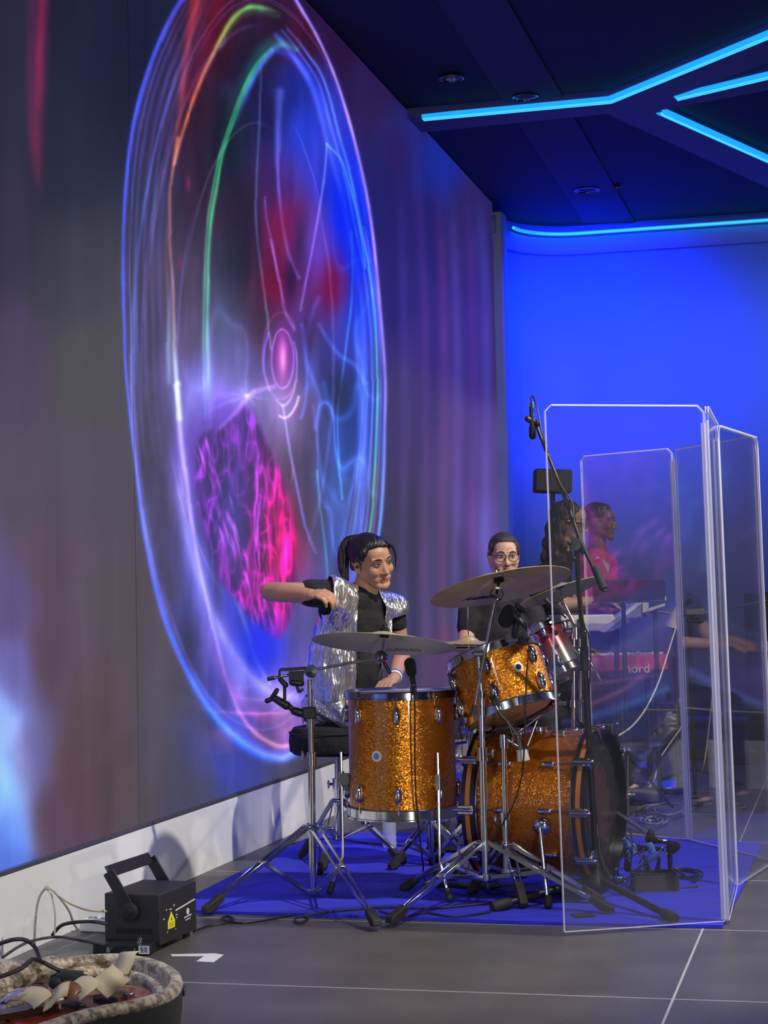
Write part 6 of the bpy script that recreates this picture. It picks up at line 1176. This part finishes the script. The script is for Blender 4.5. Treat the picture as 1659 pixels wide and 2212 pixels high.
mb.cap(shR, elR, 0.050, 0.041, 18).cap(elR, elR+(wrR-elR)*0.35, 0.041, 0.043, 18).cap(elR+(wrR-elR)*0.35, wrR, 0.043, 0.027, 18)
mb.cap(shL, elL, 0.048, 0.038, 18).cap(elL, wrL, 0.039, 0.025, 18)
hand_pieces(mb, wrR, (P(706, 1281, 7.50)-wrR), (UP*0.8-FW*0.5), 0.75, 0.92, 1); hand_pieces(mb, wrL, (P(826, 1480, 7.78)-wrL), (UP-FW*0.3), 0.6, 0.92, -1)
for a, b, c in ((hpR, knR, anR), (hpL, knL, anL)): mb.cap(a, b, 0.080, 0.058, 18).cap(b, b+(c-b)*0.35, 0.055, 0.055, 18).cap(b+(c-b)*0.35, c, 0.055, 0.036, 18)
remesh(mb, 'body', M['skin'], t, 0.0040, 5, face_colour(H1, (0.46, 0.235, 0.145), (0.33, 0.10, 0.08)))
face_parts(t, H1)
MB().ell(H1(-0.077, -0.004, -0.006), (0.007, 0.007, 0.007)).build('earpiece', M['rubber'], t); MB().ell(H1(-0.0765, -0.016, -0.043), (0.0035, 0.0035, 0.0035)).build('earring', M['chrome'], t)
# hair
k = H1.k; mb = MB(); A = H1.ax()
mb.ell(H1(0, -0.028, 0.040), (0.079*k, 0.093*k, 0.081*k), A); mb.ell(H1(0, 0.014, 0.078), (0.060*k, 0.056*k, 0.034*k), A)
for s in (-1, 1): mb.cap(H1(s*0.060, 0.026, 0.058), H1(s*0.072, -0.02, 0.020), 0.020*k, 0.016*k); mb.cap(H1(s*0.066, -0.035, -0.01), H1(s*0.02, -0.085, 0.02), 0.022*k, 0.03*k)
mb.ell(H1(0.02, 0.040, 0.074), (0.040*k, 0.034*k, 0.020*k), A); mb.cap(H1(0.01, 0.060, 0.076), H1(-0.062, 0.018, 0.044), 0.015*k, 0.014*k); mb.cap(H1(0.01, 0.060, 0.076), H1(0.060, 0.022, 0.046), 0.015*k, 0.014*k)
remesh(mb, 'hair', M['hair'], t, 0.004, 4, None, lambda co: 0.0012*np.sin(co[:, 0]*420+co[:, 2]*260))
pt0 = H1(0, -0.095, 0.085)
hp_ = [pt0, H1(-0.02, -0.125, 0.076), H1(-0.042, -0.138, 0.03), H1(-0.054, -0.134, -0.03), H1(-0.062, -0.122, -0.08), H1(-0.070, -0.112, -0.125)]
mb = MB().tube(smoothpts(hp_, 5), [0.020*k+0.012*k*math.sin(min(i/10, 1)*PI/2)-0.022*k*max(0, (i-13)/12) for i in range(26)], 16, flat=0.8)
remesh(mb, 'ponytail', M['hair'], t, 0.004, 3, None, lambda co: 0.0015*np.sin(co[:, 0]*500+co[:, 1]*300)); MB().tube([H1(0, -0.090, 0.082), H1(0, -0.108, 0.086)], 0.021*k, 14).build('hair_tie', M['rubber'], t)
for s0, pts_, r_ in ((1, [(0.030, 0.058, 0.088), (0.062, 0.066, 0.060), (0.080, 0.060, 0.015), (0.084, 0.045, -0.035)], 0.010), (1, [(0.045, 0.045, 0.085), (0.074, 0.050, 0.050), (0.086, 0.048, 0.0), (0.080, 0.05, -0.055)], 0.007), (-1, [(-0.045, 0.045, 0.078), (-0.068, 0.032, 0.040), (-0.074, 0.018, 0.0), (-0.072, 0.012, -0.028)], 0.007)):
    P_ = smoothpts([H1(*q) for q in pts_], 6); MB().tube(P_, [r_*k*(1-0.75*i/(len(P_)-1)) for i in range(len(P_))], 10, flat=0.5).build('hair_strand', M['hair'], t)
# black top with short sleeves and high collar
mb = MB(); mb.ell(chest-UP*0.005, (0.160, 0.110, 0.155), (lat, fac, UP)); mb.ell(waist, (0.138, 0.108, 0.17), (lat, fac, UP)); mb.cap(nb-UP*0.012, chest, 0.072, 0.11); mb.cap(nb+UP*0.018, nb-UP*0.03, 0.067, 0.070)
mb.cap(nb-UP*0.03, shR, 0.055, 0.056).cap(nb-UP*0.03, shL, 0.055, 0.054)
uR = (elR-shR); mb.cap(shR, shR+uR*0.40, 0.062, 0.060, 18); mb.cap(shR-UP*0.045, shR+uR*0.18-UP*0.030, 0.055, 0.040, 18); mb.ell(P(712, 1318, 7.84), (0.052, 0.05, 0.055)); uL = elL-shL; mb.cap(shL, shL+uL*0.35, 0.056, 0.054, 18)
remesh(mb, 'black_top', M['cloth'], t, 0.0055, 4, None, wrinkle(0.0022, 22, 1.0))
# silver jacket: a loose shell with an open front
uRn, uLn = uR.normalized(), uL.normalized()
ja = [(P(742, 1512, 7.97), 0.178, 0.150), (P(746, 1455, 7.97), 0.180, 0.150), (P(752, 1400, 7.96), 0.182, 0.148), (P(762, 1345, 7.96), 0.178, 0.140), (P(774, 1308, 7.95), 0.160, 0.118)]
mb = MB(); rings_ = []
for q in range(25):
    f = q/24*(len(ja)-1); i_ = min(int(f), len(ja)-2); f -= i_; a, b = ja[i_], ja[i_+1]; c = a[0].lerp(b[0], f); ra = a[1]*(1-f)+b[1]*f; rb_ = a[2]*(1-f)+b[2]*f
    rings_.append([c+fac*math.cos(x)*rb_*(1+0.03*math.sin(5*x+q*0.25)+0.02*math.sin(11*x-q*0.3))+lat*math.sin(x)*ra*(1+0.03*math.sin(5*x+q*0.25)+0.02*math.sin(11*x-q*0.3)) for x in np.linspace(0, 2*PI, 49)[:-1]])
for r0_ in rings_: mb.v += r0_
for q in range(24):
    for m_ in range(48): mb.f.append((q*48+m_, q*48+(m_+1) % 48, (q+1)*48+(m_+1) % 48, (q+1)*48+m_))
mb.f.append(tuple(range(47, -1, -1))); mb.f.append(tuple(range(24*48, 25*48)))
mb.cap(nb-UP*0.035, shR+uRn*0.02, 0.068, 0.078, 18).cap(nb-UP*0.035, shL+uLn*0.02, 0.068, 0.070, 18).cap(shR-UP*0.04, P(735, 1350, 7.90), 0.068, 0.09, 18).cap(shL-UP*0.03, P(820, 1360, 8.02), 0.060, 0.08, 18).cap(nb+UP*0.02, nb-UP*0.05, 0.074, 0.095, 18)
jk = remesh(mb, 'jacket', M['silver'], t, 0.005, 5, None, wrinkle(0.0030, 26, 5.0, (1, 1, 0.6)))
bm = bmesh.new(); bm.from_mesh(jk.data); o_ = rootloc(t); kill = []
for v_ in bm.verts:
    p = v_.co+o_; d = p-Vector((P(766, 1400, 7.96).x, P(766, 1400, 7.96).y, p.z)); th = math.degrees(math.atan2(d.dot(lat), d.dot(fac)))
    zz = (p.z-ja[0][0].z)/(nb.z-ja[0][0].z); lo = -46+zz*6; hi = 40-zz*20
    op = lo < th < hi and d.dot(fac) > 0.0
    if op or ((p-shR).dot(uRn) > 0.035 and p.z > shR.z-0.085) or (p-shL).dot(uLn) > 0.050 and (p-shL).length < 0.2 and d.dot(lat) > 0.12 or p.z < ja[0][0].z+0.006+0.02*math.sin(th*0.09) or ((p-nb).dot(UP) > -0.03 and Vector((p.x-nb.x, p.y-nb.y, 0)).length < 0.062): kill.append(v_)
bmesh.ops.delete(bm, geom=kill, context='VERTS')
for _ in range(3):
    bd = [v_ for v_ in bm.verts if v_.is_boundary]; new = {}
    for v_ in bd:
        nn = [e.other_vert(v_).co for e in v_.link_edges if e.is_boundary]
        if len(nn) == 2: new[v_] = v_.co*0.4+(nn[0]+nn[1])*0.3
    for v_, c_ in new.items(): v_.co = c_
bm.to_mesh(jk.data); bm.free(); q = jk.modifiers.new('s', 'SOLIDIFY'); q.thickness = 0.004; q.offset = 1
mb = MB(); cr_ = []
for j_, (up_, rr) in enumerate(((-0.012, 0.092), (0.024, 0.084), (0.052, 0.088))):
    cr_.append([nb+UP*(up_+0.004)-fac*(0.014+0.004*j_)+(fac*math.cos(math.radians(a))+lat*math.sin(math.radians(a)))*rr for a in np.linspace(50, 310, 30)])
mb.grid(cr_).build('collar', M['silver'], jk, fix=False, solid=0.005, angle=80)
# trousers
mb = MB(); mb.ell(pel+UP*0.03, (0.185, 0.150, 0.125), (lat, fac, UP)); mb.ell(pel-fac*0.06+UP*0.0, (0.17, 0.11, 0.085), (lat, fac, UP))
for a, b, c in ((hpR, knR, anR), (hpL, knL, anL)): mb.cap(a, b, 0.094, 0.075, 20).cap(b, b+(c-b)*0.9, 0.074, 0.062, 20)
zmin = seat_top+0.003
for i, v_ in enumerate(mb.v):
    if v_.z < zmin and (Vector((v_.x, v_.y, 0))-Vector((tb.x, tb.y, 0))).length < 0.25: v_.z = zmin-0.0
remesh(mb, 'trousers', M['silverp'], t, 0.006, 4, None, wrinkle(0.0038, 30, 2.0))
for a, nm in ((anR, 'shoe'), (anL, 'shoe')):
    d = (RT*0.92-FW*0.38).normalized(); mb = MB().cap(Vector((a.x, a.y, 0.27))-d*0.01, Vector((a.x, a.y, 0.075)), 0.060, 0.046).cap(Vector((a.x, a.y, 0.06))-d*0.02, Vector((a.x, a.y, 0.050))+d*0.125, 0.040, 0.032).ell(Vector((a.x, a.y, 0.032))+d*0.055, (0.125, 0.043, 0.016), (d, d.cross(UP), UP))
    mb.v = [q_+UP*(0.035 if a is anR else 0.0) for q_ in mb.v]; remesh(mb, nm, M['rubber'], t, 0.006, 3)
MB().lathe([(0.028, -0.009), (0.030, 0), (0.028, 0.009)], wrL+(elL-wrL).normalized()*0.02, elL-wrL, 24).build('wristband', M['white'], t, solid=0.003)
MB().lathe([(0.0292, -0.004), (0.0315, 0), (0.0292, 0.004)], wrL+(elL-wrL).normalized()*0.037, elL-wrL, 24).build('wristband', M['blueplastic'], t, solid=0.003)
# ------------------------------------------------------------------ generic seated / standing figure
def figure(label, name_parts, Hd, neck, shR_, shL_, arms, pelvis, legs, skin, lip, sc=1.0, fwd=None, top='cloth', trousers='cloth', fem=False, hands=True, sleeve=0.45, feet=True):
    loc = Vector((pelvis.x, pelvis.y, 0.0)); t = thing('person', label, 'person', tuple(loc)); fa = Vector(fwd).normalized(); la = UP.cross(fa)
    mb = MB(); head_pieces(mb, Hd, neck, fem); ch = (shR_+shL_)/2-UP*0.12*sc; wa = ch.lerp(pelvis, 0.5)
    mb.ell(ch, (0.165*sc, 0.11*sc, 0.15*sc), (la, fa, UP)).ell(wa, (0.14*sc, 0.10*sc, 0.17*sc), (la, fa, UP)).ell(pelvis, (0.16*sc, 0.12*sc, 0.12*sc), (la, fa, UP)).cap(neck, ch, 0.06*sc, 0.11*sc)
    tp_ = MB().ell(ch, (0.180*sc, 0.125*sc, 0.16*sc), (la, fa, UP)).ell(wa, (0.158*sc, 0.118*sc, 0.19*sc), (la, fa, UP)).ell(pelvis+UP*0.05, (0.168*sc, 0.13*sc, 0.10*sc), (la, fa, UP)).cap(neck-UP*0.03, ch, 0.072*sc, 0.12*sc)
    for s, (el, wr, hd) in ((shR_, arms[0]), (shL_, arms[1])):
        mb.cap(neck-UP*0.03, s, 0.055*sc, 0.052*sc).cap(s, el, 0.050*sc, 0.040*sc, 16).cap(el, wr, 0.042*sc, 0.027*sc, 16)
        tp_.cap(neck-UP*0.03, s, 0.062*sc, 0.064*sc)
        if sleeve <= 1: tp_.cap(s, s+(el-s)*sleeve, 0.064*sc, 0.058*sc, 16)
        else: tp_.cap(s, el, 0.062*sc, 0.052*sc, 16).cap(el, el+(wr-el)*0.85, 0.052*sc, 0.040*sc, 16)
        if hands: hand_pieces(mb, wr, hd, UP, 0.35, 0.95*sc, 1 if s is shR_ else -1)
    tr = MB().ell(pelvis, (0.175*sc, 0.135*sc, 0.13*sc), (la, fa, UP))
    for s, (kn, an) in zip((-1, 1), legs):
        hp = pelvis+la*s*0.085*sc-UP*0.03; mb.cap(hp, kn, 0.082*sc, 0.058*sc, 16).cap(kn, an, 0.056*sc, 0.038*sc, 16); tr.cap(hp, kn, 0.094*sc, 0.072*sc, 16).cap(kn, an+UP*0.04, 0.070*sc, 0.056*sc, 16)
        mb.cap(an, Vector((an.x, an.y, 0.045))+fa*0.13, 0.040*sc, 0.030*sc, 14)
    remesh(mb, 'body', M['skin'], t, 0.006 if sc < 1.2 else 0.006, 3, face_colour(Hd, skin, lip)); face_parts(t, Hd)
    remesh(tp_, name_parts[0], M[top], t, 0.008, 4, None, wrinkle(0.003, 18, 3.0)); remesh(tr, name_parts[1], M[trousers], t, 0.009, 4)
    if feet:
        for kn, an in legs: MB().cap(Vector((an.x, an.y, 0.07)), Vector((an.x, an.y, 0.05))+fa*0.16, 0.05, 0.040).build('shoe', M['shoe'], t)
    return t
M['shoe'] = mat('dark_shoe', (0.02, 0.018, 0.018), 0.5)
# man with glasses
d2 = 9.15; Hm = Head(P(1089, 1200, d2), 0.10, -1.0, -0.10, 0.0, 1.0); nk = P(1086, 1272, d2+0.03); sR = P(1018, 1322, d2); sL = P(1150, 1322, d2+0.02); pv = Vector((P(1085, 1500, d2+0.1).x, P(1085, 1500, d2+0.1).y, 0.62))
fM = (RT*0.08-FW).normalized(); kn = [(Vector((pv.x, pv.y, 0.55))+fM*0.42-RT*0.14, Vector((pv.x, pv.y, 0.10))+fM*0.44-RT*0.14), (Vector((pv.x, pv.y, 0.55))+fM*0.42+RT*0.14, Vector((pv.x, pv.y, 0.10))+fM*0.44+RT*0.14)]
arms = [(P(1004, 1400, d2-0.10), P(1050, 1412, d2-0.38), RT*0.3-FW), (P(1166, 1398, d2-0.10), P(1120, 1412, d2-0.38), -RT*0.3-FW)]
t = figure('short haired man in round glasses and a black shirt, half hidden by the lettered cymbal', ('black_shirt', 'trousers'), Hm, nk, sR, sL, arms, pv, kn, (0.50, 0.28, 0.20), (0.36, 0.14, 0.12), 1.0, fM)
mb = MB(); A = Hm.ax(); mb.ell(Hm(0, -0.024, 0.040), (0.077, 0.092, 0.079), A); mb.ell(Hm(0, 0.010, 0.078), (0.055, 0.058, 0.030), A)
for s in (-1, 1): mb.cap(Hm(s*0.066, 0.012, 0.052), Hm(s*0.072, 0.0, 0.008), 0.012, 0.008)
for i, v_ in enumerate(mb.v):
    l, f, u = (v_-Hm.c).dot(Hm.L), (v_-Hm.c).dot(Hm.F), (v_-Hm.c).dot(Hm.U)
remesh(mb, 'hair', mat('short_brown_hair', (0.03, 0.02, 0.017), 0.6, bump=(90, 0.6)), t, 0.004, 2)
mb = MB()
for s in (-1, 1):
    mb.tube([Hm(s*0.032+0.0245*math.cos(a), 0.096, -0.002+0.0215*math.sin(a)) for a in np.linspace(0, 2*PI, 25)], 0.0020, 6, caps=False); mb.tube([Hm(s*0.056, 0.094, 0.004), Hm(s*0.080, 0.03, 0.006), Hm(s*0.082, -0.02, 0.004)], 0.0018, 6)
mb.tube([Hm(-0.009, 0.098, 0.004), Hm(0, 0.101, 0.007), Hm(0.009, 0.098, 0.004)], 0.002, 6); mb.build('glasses', M['rubber'], t)
tt = thing('stool', 'black stool under the man in glasses', 'stool', (pv.x, pv.y, 0.0)); MB().lathe([(0.001, 0.49), (0.17, 0.49), (0.18, 0.46), (0.17, 0.43), (0.001, 0.43)], Vector((pv.x, pv.y, 0)), UP, 28).build('seat', M['cloth'], tt); MB().tube([Vector((pv.x, pv.y, 0.02)), Vector((pv.x, pv.y, 0.44))], 0.02, 12).build('column', M['black'], tt)
# long haired musician in profile
d3_ = 10.3; Hl = Head(P(1232, 1128, d3_), 1.0, -0.12, -0.12, 0.0, 1.06); nk = P(1212, 1196, d3_); sR = P(1180, 1238, d3_-0.12); sL = P(1196, 1232, d3_+0.16); pv = Vector((P(1170, 1430, d3_).x, P(1170, 1430, d3_).y, 0.66)); fL_ = RT
kn = [(Vector((pv.x, pv.y, 0.60))+RT*0.40-FW*0.10, FL(1350, 1700, 0.10)), (Vector((pv.x, pv.y, 0.60))+RT*0.40+FW*0.14, FL(1330, 1690, 0.10))]
arms = [(P(1216, 1306, d3_-0.15), P(1284, 1298, d3_-0.14), RT-UP*0.1), (P(1240, 1310, d3_+0.2), P(1310, 1300, d3_+0.1), RT-UP*0.1)]
t = figure('long haired musician in dark wraparound glasses and a black shirt, in profile at the keyboards', ('dark_shirt', 'trousers'), Hl, nk, sR, sL, arms, pv, kn, (0.48, 0.29, 0.20), (0.33, 0.12, 0.10), 1.0, fL_, fem=True)
hm_ = mat('wavy_brown_hair', (0.055, 0.035, 0.025), 0.5, noise=(14, (0.16, 0.10, 0.055), 0.55, 0.75, (3, 3, 1)), bump=(60, 0.9, (1, 1, 0.3), 0.02)); mb = MB(); A = Hl.ax()
mb.ell(Hl(0, -0.030, 0.036), (0.086, 0.100, 0.088), A); mb.ell(Hl(0, -0.07, -0.04), (0.082, 0.065, 0.10), A)
rr_ = random.Random(5)
for i in range(20):
    a = PI*0.15+PI*1.7*(i/19) if False else math.radians(105+150*i/19); l0, f0 = math.sin(a)*0.080*(1 if i % 2 else -1), math.cos(a)*0.085-0.01
    pts_ = [Hl(l0*0.95, f0, 0.02), Hl(l0*1.15, f0-0.012+rr_.uniform(-.01, .01), -0.06), Hl(l0*1.05+rr_.uniform(-.02, .02), f0-0.02+rr_.uniform(-.02, .03), -0.14), Hl(l0*1.1+rr_.uniform(-.02, .02), f0-0.01+rr_.uniform(-.02, .04), -0.22), Hl(l0+rr_.uniform(-.02, .02), f0+rr_.uniform(-.02, .05), -0.29)]
    mb.tube(smoothpts(pts_, 4), [0.024]*9+[0.020]*4+[0.014]*3+[0.006], 10)
remesh(mb, 'hair', hm_, t, 0.006, 2, None, lambda co: 0.003*np.sin(co[:, 2]*70+co[:, 0]*60))
mb = MB(); mb.tube(smoothpts([Hl(-0.084, -0.02, -0.006), Hl(-0.080, 0.04, -0.004), Hl(-0.055, 0.086, -0.004), Hl(0, 0.104, -0.004), Hl(0.055, 0.086, -0.004), Hl(0.080, 0.04, -0.004), Hl(0.084, -0.02, -0.006)], 4), 0.014, 10, flat=0.35); mb.build('wraparound_glasses', M['rubber'], t)
MB().tube(smoothpts([Hl(-0.085, -0.01, -0.018), Hl(-0.082, 0.04, -0.018), Hl(-0.056, 0.089, -0.018), Hl(0, 0.107, -0.017)], 4), 0.002, 6).build('red_rim', M['red'], t)
tt = thing('stool', 'black stool under the long haired musician', 'stool', (pv.x, pv.y, 0.0)); MB().lathe([(0.001, 0.53), (0.17, 0.53), (0.18, 0.50), (0.17, 0.47), (0.001, 0.47)], Vector((pv.x, pv.y, 0)), UP, 28).build('seat', M['cloth'], tt); MB().tube([Vector((pv.x, pv.y, 0.02)), Vector((pv.x, pv.y, 0.48))], 0.02, 12).build('column', M['black'], tt)
# brown pointed shoe on the pedals
t = thing('leather_shoe', 'tan leather shoe on the pedals right of the bass drum', 'shoe', tuple(FL(1390, 1722, 0.03)))
M['tan'] = mat('tan_leather', (0.36, 0.17, 0.07), 0.32, coat=0.3); mb = MB(); a, b = P(1352, 1700, 10.1), P(1432, 1712, 10.1)
mb.cap(P(1352, 1694, 10.1), P(1368, 1708, 10.1), 0.045, 0.038).cap(P(1366, 1708, 10.1), P(1402, 1714, 10.1), 0.036, 0.028).cap(P(1400, 1714, 10.1), P(1428, 1712, 10.1), 0.026, 0.012)
remesh(mb, 'upper', M['tan'], t, 0.005, 3); MB().cap(P(1402, 1690, 10.1), P(1420, 1706, 10.1), 0.010, 0.008).build('strap', M['wirew'], t); MB().box(P(1404, 1724, 10.1), RT*0.012, FW*0.02, UP*0.012).build('heel', M['cream'], t)
# singer in pink
d4 = 11.4; Hp = Head(P(1297, 1128, d4), 0.97, -0.35, 0.0, 0.0, 1.04); nk = P(1290, 1190, d4); sR = P(1262, 1218, d4-0.12); sL = P(1312, 1218, d4+0.12); pv = Vector((P(1285, 1400, d4).x, P(1285, 1400, d4).y, 0.90)); fP = (RT*0.95-FW*0.3).normalized()
kn = [(Vector((pv.x, pv.y, 0.50))-FW*0.1, Vector((pv.x, pv.y, 0.09))-FW*0.12), (Vector((pv.x, pv.y, 0.50))+FW*0.1, Vector((pv.x, pv.y, 0.09))+FW*0.12)]
arms = [(P(1264, 1300, d4-0.16), P(1322, 1318, d4-0.16), RT), (P(1322, 1300, d4+0.15), P(1350, 1320, d4), RT)]
M['pink'] = mat('pink_satin', (0.62, 0.06, 0.24), 0.5, bump=(12, 0.5, (1, 1, 1), 0.02))
t = figure('musician in a pink jacket with white lapels, turned right behind the shield', ('pink_jacket', 'trousers'), Hp, nk, sR, sL, arms, pv, kn, (0.20, 0.095, 0.06), (0.16, 0.05, 0.05), 1.0, fP, 'pink', 'cloth', sleeve=2)
mb = MB(); A = Hp.ax(); mb.ell(Hp(0, -0.024, 0.046), (0.080, 0.098, 0.082), A); mb.ell(Hp(0, 0.0, 0.085), (0.06, 0.07, 0.035), A); remesh(mb, 'hair', M['hair'], t, 0.006, 3)
for s, (a_, b_, c_) in ((1, ((1292, 1200), (1304, 1212), (1290, 1208))),): pass
MB().prism([P(1300, 1206, 11.20), P(1316, 1220, 11.20), P(1314, 1240, 11.20), P(1308, 1226, 11.20)], FW*0.012).prism([P(1284, 1208, 11.2), P(1292, 1200, 11.2), P(1296, 1206, 11.2)], FW*0.012).build('lapel', M['white'], t)
